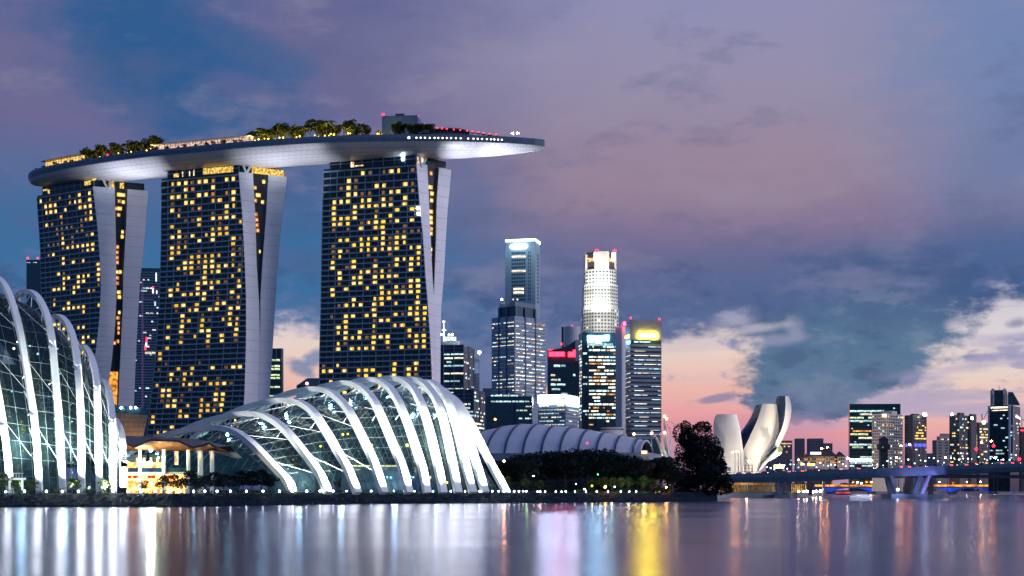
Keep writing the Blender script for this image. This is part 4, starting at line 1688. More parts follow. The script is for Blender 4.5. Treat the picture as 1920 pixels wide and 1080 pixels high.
# ------------------------------------------------------------------ pavilion between the domes
pv = thing('waterfront_pavilion', 'two-storey lit waterfront pavilion under a dark folded roof with timber soffit', 'pavilion', G(310, 385))
D0 = 372.0
roof, sof = MB(), MB()
top = [(205, 814), (240, 817), (283, 818), (330, 821), (365, 823), (400, 829), (408, 836)]
low = [(205, 826), (222, 829), (253, 840), (283, 827), (335, 829), (362, 842), (392, 833), (407, 843)]
tops = [P(x, y, D0 + 14) for x, y in top]
front = [P(x, y - 4, D0 - 3) for x, y in low]
frontb = [P(x, y + (0 if i % 3 else 0), D0 - 3) for i, (x, y) in enumerate(low)]
back = [P(x, 841, D0 + 22) for x, y in low]
k = len(low)
topi = [V([interp([(a.x, a[c]) for a in tops], f.x) for c in range(3)]) for f in front]
for i, f in enumerate(front):
    topi[i] = V((f.x, D0 + 14, interp([(a.x, a.z) for a in tops], f.x)))
roof.grid([[p + V((0, 0, -.45)) for p in front], front, topi, [p + V((0, 18, -3)) for p in topi]])
roof.build('roof', M_roofd, pv)
sof.grid([[p + V((0, .05, -.5)) for p in front], [V((p.x, D0 + 10, CZ + (HY - 843) / F * D0)) for p in front]])
sof.build('soffit', M_wood, pv)
for x, y0, y1, r_ in ((262, 843, 922, .5), (307.5, 843, 922, .55), (353, 843, 880, .55), (375.5, 845, 897, .75), (397.5, 845, 884, .6)):
    m_ = MB()
    a, b = P(x, y1, D0 + 4), P(x, y0, D0 + 4)
    a.z = 3.0
    m_.sweep([a, b], r_ * 1.9, r_ * 1.9, 0, 10)
    m_.build('column', M_light, pv)
m_ = MB()
m_.obox(G(238, D0 + 12, 3), V((1, 0, 0)), V((0, 1, 0)), 15.5, .4, 5.2)
m_.build('lit_ground_floor', glow_mat('cafe_light', (1.0, .42, .11), 5.5, .45), pv)
m_ = MB()
m_.obox(G(238, D0 + 11, 8.9), V((1, 0, 0)), V((0, 1, 0)), 9.5, .4, 2.6)
m_.build('lit_upper_floor', glow_mat('upper_cafe_light', (1.0, .40, .11), 4.0, .7), pv)
m_ = MB()
m_.obox(G(236, D0 + 5, 8.1), V((1, 0, 0)), V((0, 1, 0)), 17, 9, .5)
m_.build('floor_slab', M_grey, pv)
m_ = MB()
m_.obox(G(236, D0 + 5.1, 8.6), V((1, 0, 0)), V((0, 1, 0)), 17, .12, 1.1)
m_.build('balustrade', M_dglass, pv)
for i in range(4):
    m_ = MB()
    m_.obox(G(244 + i * 18, D0 + 10.6, 11.2), V((1, 0, 0)), V((0, 1, 0)), 1.9, .2, 2.1)
    m_.build('window', M_dark, pv)
for i, x in enumerate((255, 268, 281, 293, 327, 330)):
    m_ = MB()
    m_.obox(G(x, D0 + 6, 8.8 if i < 4 else 10.5), V((1, 0, 0)), V((0, 1, 0)), .5, .5, 3.6)
    m_.build('lit_pilaster', E_warm, pv)
for i, x in enumerate((243, 253, 260, 280, 287, 312, 318, 332)):
    a = P(x, 894, D0 + 9)
    o = thing('lantern', 'red hanging lantern on the ground floor of the pavilion, %s from the left' % ordw(i + 1), 'lantern', a, 'red lanterns in the pavilion')
    m_ = MB()
    m_.sweep([a + V((0, 0, .6)), a + V((0, 0, 1.8))], .06, .06)
    m_.build('cord', M_metal, o)
    m_ = MB()
    m_.ball(a, .62, 0, 10, 8, .75)
    m_.build('lamp_shade', glow_mat('red_lantern', (1, .03, .015), 1.5), o)
st_ = globe_lamp('pavilion_lamp', 'dazzling greenish white lamp hanging under the pavilion soffit', P(283, 846, D0 - 1), .34, 0, E_star, None)
m_ = MB()
c_ = P(283, 842.5, D0 - 1)
m_.prism([(c_.x + .62 * math.cos(i * math.pi / 6), c_.y + .62 * math.sin(i * math.pi / 6)) for i in range(12)], c_.z, c_.z + .25)
m_.build('lamp_shade', M_metal, st_)  # cap added to keep the lamp's upward light off the soffit
globe_lamp('pavilion_lamp', 'left of the two round white lamps on the pavilion upper floor', P(270.5, 872, D0 + 3), .62, 0, E_lamp, 'round lamps on the pavilion upper floor')
globe_lamp('pavilion_lamp', 'right of the two round white lamps on the pavilion upper floor', P(281.5, 872, D0 + 3), .62, 0, E_lamp, 'round lamps on the pavilion upper floor')
for x, pw in ((262, 90), (307, 90), (353, 80), (375, 80), (397, 80), (285, 90)):
    point('pavilion_downlight', G(x, D0 + 2.5, 13.0), pw, (1, .72, .4), .3)
point('pavilion_inner_light', G(300, D0 + 8, 6), 900, (1, .66, .36), .6)

# golden podium wall and dark roof behind it, low hall between the towers
gp = thing('golden_podium', 'slanting golden panelled podium wall under a dark flat roof between the dome and the hotel', 'podium', G(245, 640))
m_ = MB()
m_.grid([[P(196, 775, 640), P(222, 773, 640), P(248, 776, 640), P(277, 779, 640)], [P(190, 822, 632), P(216, 822, 632), P(242, 822, 632), P(268, 822, 632)]])
mg = mat('golden_panels', (.30, .20, .10), .45, metal=.3, vary=.3, scale=.12, lines=[(2, 2.2, .18, .7), (0, 2.2, .15, .5)])
m_.build('panel_wall', mg, gp)
m_ = MB()
m_.hexa([P(190, 776, 650), P(280, 781, 650), P(280, 781, 690), P(190, 776, 690), P(190, 757, 650), P(280, 766, 650), P(280, 766, 690), P(190, 757, 690)])
m_.build('roof', M_navy, gp)
for x, y in ((227, 766), (244.5, 766), (254.5, 766)):
    globe_lamp('roof_lamp', 'small white lamp on the dark podium roof near column %s of three' % ordw(1 + (x > 230) + (x > 250)), P(x, y + 1, 649), .45, .3, E_lamp, 'lamps on the dark podium roof')
for x in (205, 235, 262):
    point('podium_light', P(x, 826, 626), 2600, (1, .6, .2), .6)

# ------------------------------------------------------------------ ribbed arched roof behind the trees
sh = thing('arched_hall', 'long low grey arched hall roof with dark seams, behind the dark treeline', 'arched hall', G(1050, 640))
near, ridge = [], []
NSEG = 60
M_shell = mat('grey_metal_shell', (.62, .62, .66), .45, vary=.06, scale=.1)
ridge_y = [(880, 818), (920, 806), (958, 797.5), (985, 795), (1010, 795.5), (1060, 800), (1110, 807), (1165, 816), (1200, 823), (1213, 829)]


def arc(i, n=16, up=0.0):
    """one arch of the vault: near eave, over the ridge, to the far eave"""
    t = i / NSEG
    xe = 860 + 338 * t
    xr = 902 + 308 * t
    Dn = 640 - 20 * t
    a = P(xe, 850 - 1 * t, Dn)
    a.z += up
    r = P(xr, interp(ridge_y, xr), Dn + 26)
    b = V((2 * r.x - a.x, Dn + 52, a.z))
    out_ = []
    for k in range(n + 1):
        q = k / n
        h = math.sin(math.pi * q) ** .62
        base = a.lerp(b, q)
        # plan position follows the arch, crown reached at the ridge
        out_.append(V((base.x, base.y, a.z + (r.z + up - a.z) * h)))
    return out_


m_ = MB()
m_.grid([arc(i) for i in range(NSEG + 1)])
m_.build('roof', M_shell, sh, smooth=True)
for k in range(10):
    i = 3.0 + k * 6.1
    if i > NSEG:
        break
    m_ = MB()
    m_.sweep(arc(i, 20, .12), .95, .55, 0, 4)
    m_.build('seam', mat('dark_seam', (.05, .09, .15), .5), sh)
m_ = MB()
a = arc(NSEG)
m_.v += [p + V((-2.5, 1.0, 0)) for p in a]
m_.face(range(len(a)))
m_.build('end_wall', M_dglass, sh)
m_ = MB()
e_ = arc(NSEG, 16, .25)
m_.sweep([p + V((.5, -.3, 0)) for p in e_], .8, .9, 0, 4)
m_.build('roof_edge', M_light, sh)
m_ = MB()
A, B = P(850, 856, 638), P(1216, 853, 616)
e = V((B.x - A.x, B.y - A.y, 0))
Lq = e.length
e.normalize()
m_.obox(V((A.x, A.y, 3)), e, V((-e.y, e.x, 0)), Lq, 40, A.z - 6.0)
m_.build('wall', M_dark, sh)
m_ = MB()
m_.obox(V((A.x, A.y - .4, A.z - 2.0)), e, V((-e.y, e.x, 0)), Lq, 40, 3.2)
m_.build('fascia', mat('blue_grey_fascia', (.24, .27, .36), .6), sh)
m_ = MB()
for i in range(4):
    c = P(1204 + i * 3.0, 848, 614)
    m_.box(c, .55, .3, 1.4)
m_.build('window', E_warm, sh)
globe_lamp('beacon', 'red orange beacon on a small tripod at the left end of the arched roof', P(928.5, 800, 660), .55, 3.0, glow_mat('orange_beacon', (1, .22, .05), 12), 'red warning beacons', cat='beacon')
globe_lamp('beacon', 'pink red light low on the sixth seam of the arched roof', P(1101, 832.5, 610), .55, 0, glow_mat('pink_beacon', (1, .05, .2), 2.5), 'red warning beacons', cat='beacon')
# masts and white sail beside the hall
ms = thing('mast_group', 'white raking masts with orange lamps beside the arched hall', 'mast', G(1248, 600))
for x0, y0, x1, y1, r_ in ((1256, 868, 1246, 782, .5), (1252, 866, 1244, 787, .35), (1242, 862, 1238, 811, .35), (1249, 862, 1246, 815, .3), (1258, 850, 1256, 800, .3)):
    m_ = MB()
    a, b = P(x0, y0, 600), P(x1, y1, 604)
    m_.sweep([a, b], r_ * 2, r_ * 2, 0, 8, taper=(1, .6))
    o = m_.build('mast', M_light, ms)
for x0, y0, x1, y1 in ((1250, 787, 1272, 800), (1246, 783, 1256, 806), (1238, 811, 1256, 852)):
    m_ = MB()
    m_.sweep([P(x0, y0, 602), P(x1, y1, 606)], .2, .2, 0, 4)
    m_.build('cable', M_light, ms)
for x, y, k in ((1246, 782, 1), (1250, 787, 2), (1246, 813, 3), (1222, 814, 4), (1188.5, 815.5, 5)):
    globe_lamp('mast_lamp', 'orange lamp topping a slender mast near the arched hall, %s of five' % ordw(k), P(x, y, 601), .55, 0, glow_mat('amber_mast_lamp', (1, .42, .12), 14), 'orange lamps on the masts')
for x in (1222, 1188.5):
    m_ = MB()
    m_.sweep([P(x, 838, 600), P(x, 816, 600)], .3, .3, 0, 6)
    m_.build('mast', M_light, ms)
sl = thing('fabric_canopy', 'white curved fabric canopy beside the masts at the end of the arched hall', 'canopy', G(1236, 600))
m_ = MB()
rows = []
for i in range(9):
    q = i / 8
    l_ = P(1223 + 17 * q ** .8, 816 + 36 * q ** 1.5, 603)
    r_ = P(1226 + 24 * q ** .8, 816.5 + 33 * q, 598)
    rows.append([l_, l_.lerp(r_, .5) + V((0, -1.2, .6)), r_, r_ + V((0, 2.5, 0)), l_ + V((0, 2.5, 0))])
m_.grid(rows, 0, close=True)
m_.build('membrane', mat('cream_membrane', (.62, .60, .50), .7, vary=.08, lines=[(0, 1.6, .1, .4)]), sl)
spot('canopy_light', P(1240, 858, 592), P(1232, 835, 600), 4200, (1, .93, .75), 90)

# ------------------------------------------------------------------ lotus shaped museum
mu = thing('petal_museum', 'white museum shaped like upturned petals, floodlit from below', 'museum', G(1400, 870))
M_petal = mat('white_petal_shell', (.74, .72, .72), .42, vary=.05, scale=.08, lines=[(2, 4.2, .12, .16)])
M_inner = mat('dark_blue_petal_face', (.004, .045, .13), .6, vary=.2, spec=.15)


def petal(left, right, inner, DL, DR, DI, lab=None, bulge=2.6):
    """left/right = rails of the white outer skin from top to bottom; inner = rail of the dark face behind"""
    nn_ = 18

    def rail(tr, D):
        q = resample([V((x, y, 0)) for x, y in tr], nn_)
        return [P(p.x, p.y, D if not isinstance(D, tuple) else D[0] + (D[1] - D[0]) * i / nn_) for i, p in enumerate(q)]
    L_, R_, I_ = rail(left, DL), rail(right, DR), rail(inner, DI)
    m_ = MB()
    rows = []
    for a, b in zip(L_, R_):
        rows.append([a.lerp(b, q) + V((0, -bulge * math.sin(math.pi * q), 0)) for q in (0, .2, .4, .6, .8, 1)])
    m_.grid(rows)
    m_.build('petal_skin', M_petal, mu, smooth=True)
    m_ = MB()
    I2 = [p + V((0, 10, 0)) for p in I_]
    m_.grid([[a, i, j, b] for a, i, j, b in zip(L_, I_, I2, R_)])
    k = len(m_.v)
    m_.v += [L_[0], I_[0], I2[0], R_[0]]
    m_.face((k, k + 1, k + 2, k + 3))
    m_.build('petal_inner_face', M_inner, mu)


petal([(1343.5, 777), (1340.5, 786), (1338.3, 796), (1338, 812), (1340, 835), (1342, 860), (1346, 890)],
      [(1381, 777), (1384, 787), (1388, 805), (1391, 828), (1393.5, 845), (1394.5, 860), (1396, 890)],
      [(1346, 778), (1343, 786), (1342, 796), (1342, 812), (1343, 835), (1344, 860), (1347, 890)], 872, 872, 892)
petal([(1428.8, 757.5), (1424, 775), (1419, 790), (1411, 807), (1402, 827), (1393.6, 843.5), (1394, 862), (1394, 890)],
      [(1456, 758), (1459, 776), (1461, 795), (1460.5, 808), (1457, 824), (1447, 845), (1434, 866), (1421, 890)],
      [(1422.5, 758.5), (1414, 778), (1407, 790), (1399, 802), (1390, 812), (1391, 824), (1393, 844), (1394, 890)], (884, 876), (884, 876), (898, 884))
petal([(1472.5, 742.5), (1473, 762), (1471, 785), (1465, 806), (1458, 822), (1446, 846), (1432, 868), (1419, 890)],
      [(1480, 744), (1483.5, 757), (1484, 772), (1481.5, 788), (1475, 808), (1463, 832), (1446, 858), (1420.5, 890)],
      [(1462, 742), (1460, 755), (1458.5, 766), (1460.5, 790), (1458, 815), (1455, 826), (1435, 862), (1419, 890)], (876, 872), (890, 878), (892, 884), bulge=1.2)
petal([(1459, 838), (1452, 846), (1446, 852), (1440, 858), (1432, 866), (1421, 882)],
      [(1467, 842), (1466.5, 848), (1463, 853), (1452, 859), (1440, 866), (1423, 882)],
      [(1457, 838), (1450, 847), (1444, 853), (1438, 859), (1430, 867), (1420, 882)], (868, 872), (866, 871), (874, 875), bulge=.8)
m_ = MB()
c = P(1462.5, 843, 865.5)
m_.box(c, 2.6, .4, 3.4)
m_.build('window', glow_mat('petal_window', (.55, .55, .28), .8), mu)
m_ = MB()
m_.obox(G(1394, 868, 3), V((1, 0, 0)), V((0, 1, 0)), 9, 8, 7)
m_.build('plinth', M_grey, mu)
fr_ = MB()
for i in range(9):
    x = 1386 + i * 3.2
    fr_.sweep([P(x, 888, 862), P(x + (2 if i % 2 else -1), 871 + (4 if i < 3 else 0), 864)], .25, .25)
for y in (872, 878, 884):
    fr_.sweep([P(1394, y, 862.5), P(1412, y, 862.5)], .25, .25)
fr_.build('entrance_lattice', M_metal, mu)
for s_, t_, pw in (((1447, 920, 846), (1462, 815, 880), 60000), ((1432, 920, 840), (1440, 850, 876), 42000), ((1365, 920, 832), (1362, 850, 872), 22000), ((1395, 920, 832), (1420, 830, 880), 30000), ((1530, 920, 836), (1479, 785, 882), 150000), ((1510, 920, 850), (1470, 820, 880), 80000)):
    spot('museum_floodlight', P(*s_), P(*t_), pw * 1.1, (1.0, .84, .58), 75, .8, .6)
globe_lamp('museum_lamp', 'bright white lamp above the lattice at the foot of the museum', P(1404, 866, 858), .5, 0, E_lamp)
dm = thing('low_glass_dome', 'small lit glass dome half hidden by the big tree beside the museum', 'glass dome', G(1346, 850))
m_ = MB()
m_.ball(P(1347, 880, 850), 5.0, 0, 16, 10, .85)
m_.build('shell', glow_mat('dome_light', (1, .9, .75), .55, .3), dm)
m_ = MB()
for j in range(6):
    a = j * math.pi / 6
    c = P(1347, 880, 850)
    m_.sweep([c + V((5.05 * math.cos(a) * math.cos(q), 5.05 * math.sin(a) * math.cos(q), 4.3 * math.sin(q))) for q in [math.pi * i / 12 for i in range(13)]], .16, .16)
m_.build('rib', M_light, dm)
bx = thing('site_hoarding', 'pale blue box panel standing at the foot of the museum', 'panel', G(1365, 760))
m_ = MB()
m_.box(P(1365, 879, 760), 2.8, .6, 2.0)
m_.build('board', mat('pale_blue_board', (.4, .55, .65), .6), bx)
m_ = MB()
for s_ in (-1, 1):
    m_.sweep([P(1365, 884, 760) + V((s_ * 1.1, 0, -5)), P(1365, 884, 760) + V((s_ * 1.1, 0, .5))], .2, .2)
m_.build('leg', M_metal, bx)

# ------------------------------------------------------------------ skyline
class Block:
    """a tower block: upright corner at column C, one face running left to column L, one running right to column Rr"""
    def __init__(s, name, label, cat, L, C, Rr, top, D, a, wall, group=None, depth=None, base=2.5, root=None, topR=None):
        s.D, s.base = D, base
        s.C = G(C, D, 0)
        a = R(a)
        s.e1 = V((-math.cos(a), math.sin(a), 0))
        s.e2 = V((math.sin(a), math.cos(a), 0))
        s.n1 = V((-math.sin(a), -math.cos(a), 0))
        s.n2 = V((math.cos(a), -math.sin(a), 0))
        s.L1 = ray_line(L, s.C, s.e1) if C - L > .5 else (depth or 25)
        s.L2 = ray_line(Rr, s.C, s.e2) if Rr - C > .5 else (depth or 25)
        s.zt = CZ + (HY - top) / F * D
        s.root = root or thing(name, label, cat, V((s.C.x, s.C.y, base)), group)
        m = MB()
        A, B, Cc = s.C + s.e1 * s.L1, s.C + s.e1 * s.L1 + s.e2 * s.L2, s.C + s.e2 * s.L2
        s.poly = [A, s.C, Cc, B]
        m.prism([(p.x, p.y) for p in s.poly], base, s.zt)
        m.build('wall', wall, s.root)
        s.cl, s.pw = {}, {}
        s.P = Panes(s.root, cap=96)

    def z(s, y):
        return CZ + (HY - y) / F * s.D

    def face(s, f):
        return (s.C, s.e1, s.n1, s.L1) if f == 1 else (s.C, s.e2, s.n2, s.L2)

    def c(s, m):
        return s.cl.setdefault(m.name, (MB(), m))[0]

    def bands(s, y0, pitch, n, frac, m, faces=(1, 2), proud=.35):
        for f in faces:
            o, e, nn, L = s.face(f)
            for k in range(n):
                z = s.z(y0 + pitch * (k + 1))
                h = pitch / F * s.D * frac
                s.c(m).obox(V((o.x, o.y, z)) - e * .01, e, nn, L, proud + .01 * f, h)

    def piers(s, cols, y0, y1, wpx, m, f=1, proud=.7):
        o, e, nn, L = s.face(f)
        for x in cols:
            t = ray_line(x, o, e)
            wd = wpx / F * s.D
            s.c(m).obox(V((o.x, o.y, s.z(y1))) + e * (t - wd / 2), e, nn, wd, proud, s.z(y0) - s.z(y1))

    def punch(s, y0, pitch, n, cols, wfrac, hfrac, m, f=1, inset=.12, skip=0.0, rnd=None, marg=.02):
        """dark small windows on a pale wall"""
        o, e, nn, L = s.face(f)
        for k in range(n):
            z = s.z(y0 + pitch * (k + 1))
            h = pitch / F * s.D
            for j in range(cols):
                if rnd and rnd.random() < skip:
                    continue
                u = L * (marg + (1 - 2 * marg) * (j + .5 - wfrac / 2) / cols)
                s.pw.setdefault(m.name, (MB(), m))[0].obox(V((o.x, o.y, z + h * (1 - hfrac) / 2)) + e * u, e, nn, L * (1 - 2 * marg) / cols * wfrac, inset, h * hfrac)

    def lights(s, y0, pitch, n, dens, rnd, mats, f=1, hfrac=.42, cell=2.6, run=(1, 5), u0=.03, u1=.97, skip_rows=(), proud=.25, off=.55):
        o, e, nn, L = s.face(f)
        for k in range(n):
            if k in skip_rows:
                continue
            z = s.z(y0 + pitch * (k + off + .5))
            h = pitch / F * s.D
            u = L * u0
            row_d = dens * rnd.choice((.3, .8, 1.0, 1.5))
            while u < L * u1:
                r_ = rnd.randint(*run) * cell
                r_ = min(r_, L * u1 - u)
                if r_ > cell * .5 and rnd.random() < row_d:
                    s.P.add(V((o.x, o.y, z + h * .5)) + e * (u + r_ / 2) + nn * proud, e, r_ * .9, .15, h * hfrac * rnd.uniform(.8, 1.05), rnd.choice(mats))
                u += r_ + cell * .25

    def panel(s, x0, x1, y0, y1, m, f=1, proud=.8, name='sign', dep=.5):
        o, e, nn, L = s.face(f)
        t0, t1 = ray_line(x0, o, e), ray_line(x1, o, e)
        m_ = MB()
        m_.obox(V((o.x, o.y, s.z(y1))) + e * min(t0, t1) + nn * proud, e, nn, abs(t1 - t0), dep, s.z(y0) - s.z(y1))
        return m_.build(name, m, s.root)

    def done(s):
        for m_, m in s.cl.values():
            m_.build('cladding', m, s.root)
        for m_, m in s.pw.values():
            tag(m_.build('window', m, s.root), kind='stuff')
        s.P.done()
        return s.root


W3 = [E_office, E_cool, E_cool]
W4 = [E_office, E_office, E_cool, E_office, E_cool, E_office, E_orange]
rb = random.Random(77)

# slim white tower with a bright roof edge
b = Block('office_tower', 'slim pale office tower with glowing roof edge and blurred white sign near its top', 'office tower', 947, 1004, 1012.5, 447, 1750, 14, mat('teal_grey_slab', (.30, .42, .50), .6, vary=.06), 'city office towers')
E_edge = glow_mat('edge_light', (.75, .9, 1), 9)
b.panel(948, 1003.6, 447.5, 451, E_edge, 1, .3, 'lit_roof_edge')
b.panel(1004.4, 1012, 448, 452, E_edge, 2, .3, 'lit_roof_edge')
m_ = MB()
o, e, nn, L = b.face(1)
c0 = V((o.x, o.y, b.z(461))) + e * ray_line(973, o, e) + nn * .8
k = len(m_.v)
m_.v += [c0 + e * (10.8 * math.copysign(abs(math.cos(q)) ** .5, math.cos(q))) + V((0, 0, 2.9 * math.copysign(abs(math.sin(q)) ** .6, math.sin(q)))) for q in [2 * math.pi * i / 24 for i in range(24)]]
m_.v += [p + nn * .6 for p in m_.v[k:k + 24]]
for i in range(24):
    m_.face((k + i, k + (i + 1) % 24, k + 24 + (i + 1) % 24, k + 24 + i))
m_.face(range(k + 24, k + 48))
m_.build('sign', E_edge, b.root)
for r_ in range(14):
    y = 471 + r_ * 6.75
    lit = r_ in (1, 5, 10, 11)
    for j in range(8):
        x = 960.5 + j * 3.3
        tl = ray_line(x, o, e)
        m = b.c(M_navy)
        m.obox(V((o.x, o.y, b.z(y + 4.2))) + e * (tl - .8), e, nn, 1.6, .12, 4.2 / F * 1750)
    if lit:
        t0, t1 = ray_line(985.5, o, e), ray_line(959.5, o, e)
        b.P.add(V((o.x, o.y, b.z(y + 2.2))) + e * (t0 + t1) / 2 + nn * .3, e, (t1 - t0) * (1 if r_ in (1, 5) else .75), .2, 2.4, E_office)
    for x in (992, 995):
        b.c(M_navy).obox(V((o.x, o.y, b.z(y + 4.2))) + e * ray_line(x, o, e), e, nn, 1.0, .12, 3.0)
    o2, e2, n2, L2 = b.face(2)
    b.c(M_navy).obox(V((o2.x, o2.y, b.z(y + 7))) + e2 * L2 * .35, e2, n2, L2 * .4, .12, 2.6)
b.done()
spot('roof_edge_light', b.C + b.n1 * 25 + b.e1 * 20 + V((0, 0, b.zt + 4)), b.C + b.e1 * 18 + V((0, 0, b.zt - 35)), 30000, (.6, .88, 1), 110)

# stepped tower in front of it
b = Block('office_tower', 'blue-grey stepped office tower with dark window bands and tall piers before the slim tower', 'office tower', 922, 965, 1023, 592, 1500, 42, mat('slate_blue_concrete', (.26, .35, .46), .7, vary=.1), 'city office towers')
b.bands(596, 7.1, 22, .42, mat('pale_spandrel', (.42, .48, .54), .6, vary=.1))
dk = mat('dark_band_glass', (.015, .035, .06), .2)
for f in (1, 2):
    o, e, nn, L = b.face(f)
    for k in range(22):
        if k == 0:
            continue
        b.c(dk).obox(V((o.x, o.y, b.z(596 + 7.1 * (k + .98)))) + e * .5, e, nn, L - 1, .2, 7.1 * .5 / F * 1500)
    b.lights(596, 7.1, 22, .5, rb, W4, f, .36, 1.7, (1, 5), skip_rows=(0,), off=.02)
pc = mat('slate_pier', (.07, .12, .20), .6)
b.piers((936, 950.5), 575, 745, 3.2, pc, 1, .9)
b.piers((984.5, 1003.5), 575, 745, 3.2, pc, 2, .9)
b2 = Block('x', '', '', 935, 965.5, 1003, 573, 1502, 42, M_navy, base=b.zt, root=b.root)
b3 = Block('x', '', '', 936, 965.5, 1004, 565, 1501, 42, M_blueconc, base=CZ + (HY - 574) / F * 1501, root=b.root)
b2.piers((936.2, 950.5), 573, 593, 2.6, M_blueconc, 1, 1.0)
b2.piers((967, 984.5, 1002), 573, 593, 2.6, M_blueconc, 2, 1.0)
b2.done()
b3.done()
b.done()
for x, k in ((941, 'first'), (962, 'second'), (970, 'third')):
    globe_lamp('roof_lamp', 'little lamp on the setback roof of the stepped tower, %s from the left' % k, P(x, 563, 1510), .9, .3, E_office if k != 'first' else E_lamp, 'lamps on the stepped tower')

# floodlit octagonal tower
ot = thing('office_tower', 'pale floodlit eight-sided tower with red glowing crown', 'office tower', G(1125, 1650), 'city office towers')
oc = G(1125, 1665, 0)
M_oct = mat('cream_stone_cladding', (.62, .60, .54), .6, vary=.05)


def octo(rad, rot=0.0, cut=.55):
    out_ = []
    for i in range(4):
        for s_ in (-1, 1):
            an = rot + i * math.pi / 2 + s_ * math.pi / 4 * cut
            out_.append((oc.x + rad * math.cos(an), oc.y + rad * math.sin(an)))
    return out_


zz = lambda y: CZ + (HY - y) / F * 1650
tiers = [(2.5, zz(577), 22.3), (zz(577), zz(533), 21.4), (zz(533), zz(505), 19.6)]
for z0, z1, rad in tiers:
    m_ = MB()
    m_.prism(octo(rad, .06), z0, z1)
    m_.build('wall', M_oct, ot)
pn = MB()
owin = Panes(ot, cap=80)
for z0, z1, rad in tiers:
    pl = [V((x, y, 0)) for x, y in octo(rad, .06)]
    for i in range(8):
        a, bb = pl[i], pl[(i + 1) % 8]
        e = (bb - a).normalized()
        nn = V((e.y, -e.x, 0))
        if nn.y > .3:
            continue
        L = (bb - a).length
        nc = max(3, int(L / 3.5))
        z = z1 - 4.0
        while z > max(z0, zz(640)):
            for j in range(nc):
                u = (j + .5) * L / nc
                lit = rb.random()
                if lit < .10 and z1 < zz(540):
                    owin.add(a + e * u + nn * .2 + V((0, 0, z + .9)), e, L / nc * .55, .2, 1.7, E_office)
                else:
                    pn.obox(a + e * (u - L / nc * .28) + V((0, 0, z)), e, nn, L / nc * .56, .12, 2.0)
            z -= 3.95
tag(pn.build('window', M_navy, ot), kind='stuff')
owin.done()
cr = MB()
pl = [V((x, y, 0)) for x, y in octo(17.5, .06)]
cr.prism([(p.x, p.y) for p in octo and pl], zz(505), zz(474))
cr.build('crown_core', mat('amber_dark_crown', (.10, .07, .08), .5), ot)
pl = [V((x, y, 0)) for x, y in octo(19.8, .06)]
for i in range(0, 8):
    a, bb = pl[i], pl[(i + 1) % 8]
    if i % 2 == 0:
        e = (bb - a).normalized()
        nn = V((e.y, -e.x, 0))
        m_ = MB()
        m_.obox(a + V((0, 0, zz(505))), e, -nn, (bb - a).length, 2.5, zz(472) - zz(505))
        m_.build('crown_wall', M_oct, ot)
    else:
        e = (bb - a).normalized()
        nn = V((e.y, -e.x, 0))
        m_ = MB()
        m_.obox(a + V((0, 0, zz(490))) + e * 1 - nn * 1.8, e, -nn, (bb - a).length - 2, .5, 4.5)
        m_.build('crown_light', glow_mat('crown_amber', (1, .55, .25), 1.2, .3), ot)
        m_ = MB()
        m_.obox(a + V((0, 0, zz(476))) - nn * .4, e, -nn, (bb - a).length, 1, 2)
        m_.build('crown_beam', M_metal, ot)
for x, k in ((1117, 'left'), (1150.5, 'right')):
    q = P(x, 480, 1640)
    m_ = MB()
    m_.obox(q + V((-2, 0, -5)), V((1, 0, 0)), V((0, 1, 0)), 4.2, 2, 9)
    m_.build('flood_panel', glow_mat('crown_white', (1, .93, .85), 4), ot)
    globe_lamp('beacon', 'red warning beacon on the %s shoulder of the floodlit eight-sided tower' % k, P(x + 2, 472.5, 1638), 1.9, 0, glow_mat('crown_red', (1, .02, .05), 8), 'red warning beacons', cat='beacon')
for x, y in ((1101, 577), (1113, 577), (1128, 577), (1140, 577), (1110, 533), (1132, 533), (1146, 533), (1098, 533)):
    spot('tower_floodlight', P(x, y + 6, 1630), P(x, y - 30, 1650), 34000, (1, .96, .80), 110, .8, 1)
spot('tower_floodlight', P(1105, 640, 1570), P(1125, 560, 1650), 190000, (1, .97, .84), 60, .8, 2)
spot('tower_floodlight', P(1150, 640, 1570), P(1135, 560, 1650), 140000, (1, .97, .84), 60, .8, 2)

# dark block with the blue-white sign
b = Block('office_tower', 'dark office tower with blurred blue-white rooftop sign in front of the floodlit tower', 'office tower', 1085, 1091, 1155, 623, 1420, 84, M_navy, 'city office towers')
m_ = MB()
o, e, nn, L = b.face(2)
for x0, x1, y0, y1 in ((1101.5, 1141, 630, 638), (1101.5, 1113, 629.5, 641), (1117, 1126, 636, 643.5), (1134, 1141.5, 628.5, 634)):
    t0, t1 = ray_line(x0, o, e), ray_line(x1, o, e)
    m_.obox(V((o.x, o.y, b.z(y1))) + e * t0 + nn * (.6 + .01 * len(m_.v)), e, nn, t1 - t0, .4, b.z(y0) - b.z(y1))
m_.build('sign', E_sign_b, b.root)
b.panel(1101, 1149, 643.5, 648, E_cool, 2, .3, 'lit_strip')
b.lights(650, 6.35, 24, .72, rb, [E_office, E_cool, E_cool, E_office, E_office, E_orange], 2, .48, 1.6, (1, 5), .2, .99, off=0)
b.lights(650, 6.35, 24, .3, rb, W3, 2, .5, 2.0, (1, 2), .03, .2, off=0)
b.lights(640, 6.35, 24, .5, rb, W3, 1, .55, 2.0, (1, 2), off=0)
for x in (1100.5, 1118.5, 1137):
    b.piers((x,), 624, 800, .7, M_dark, 2, .5)
b.done()
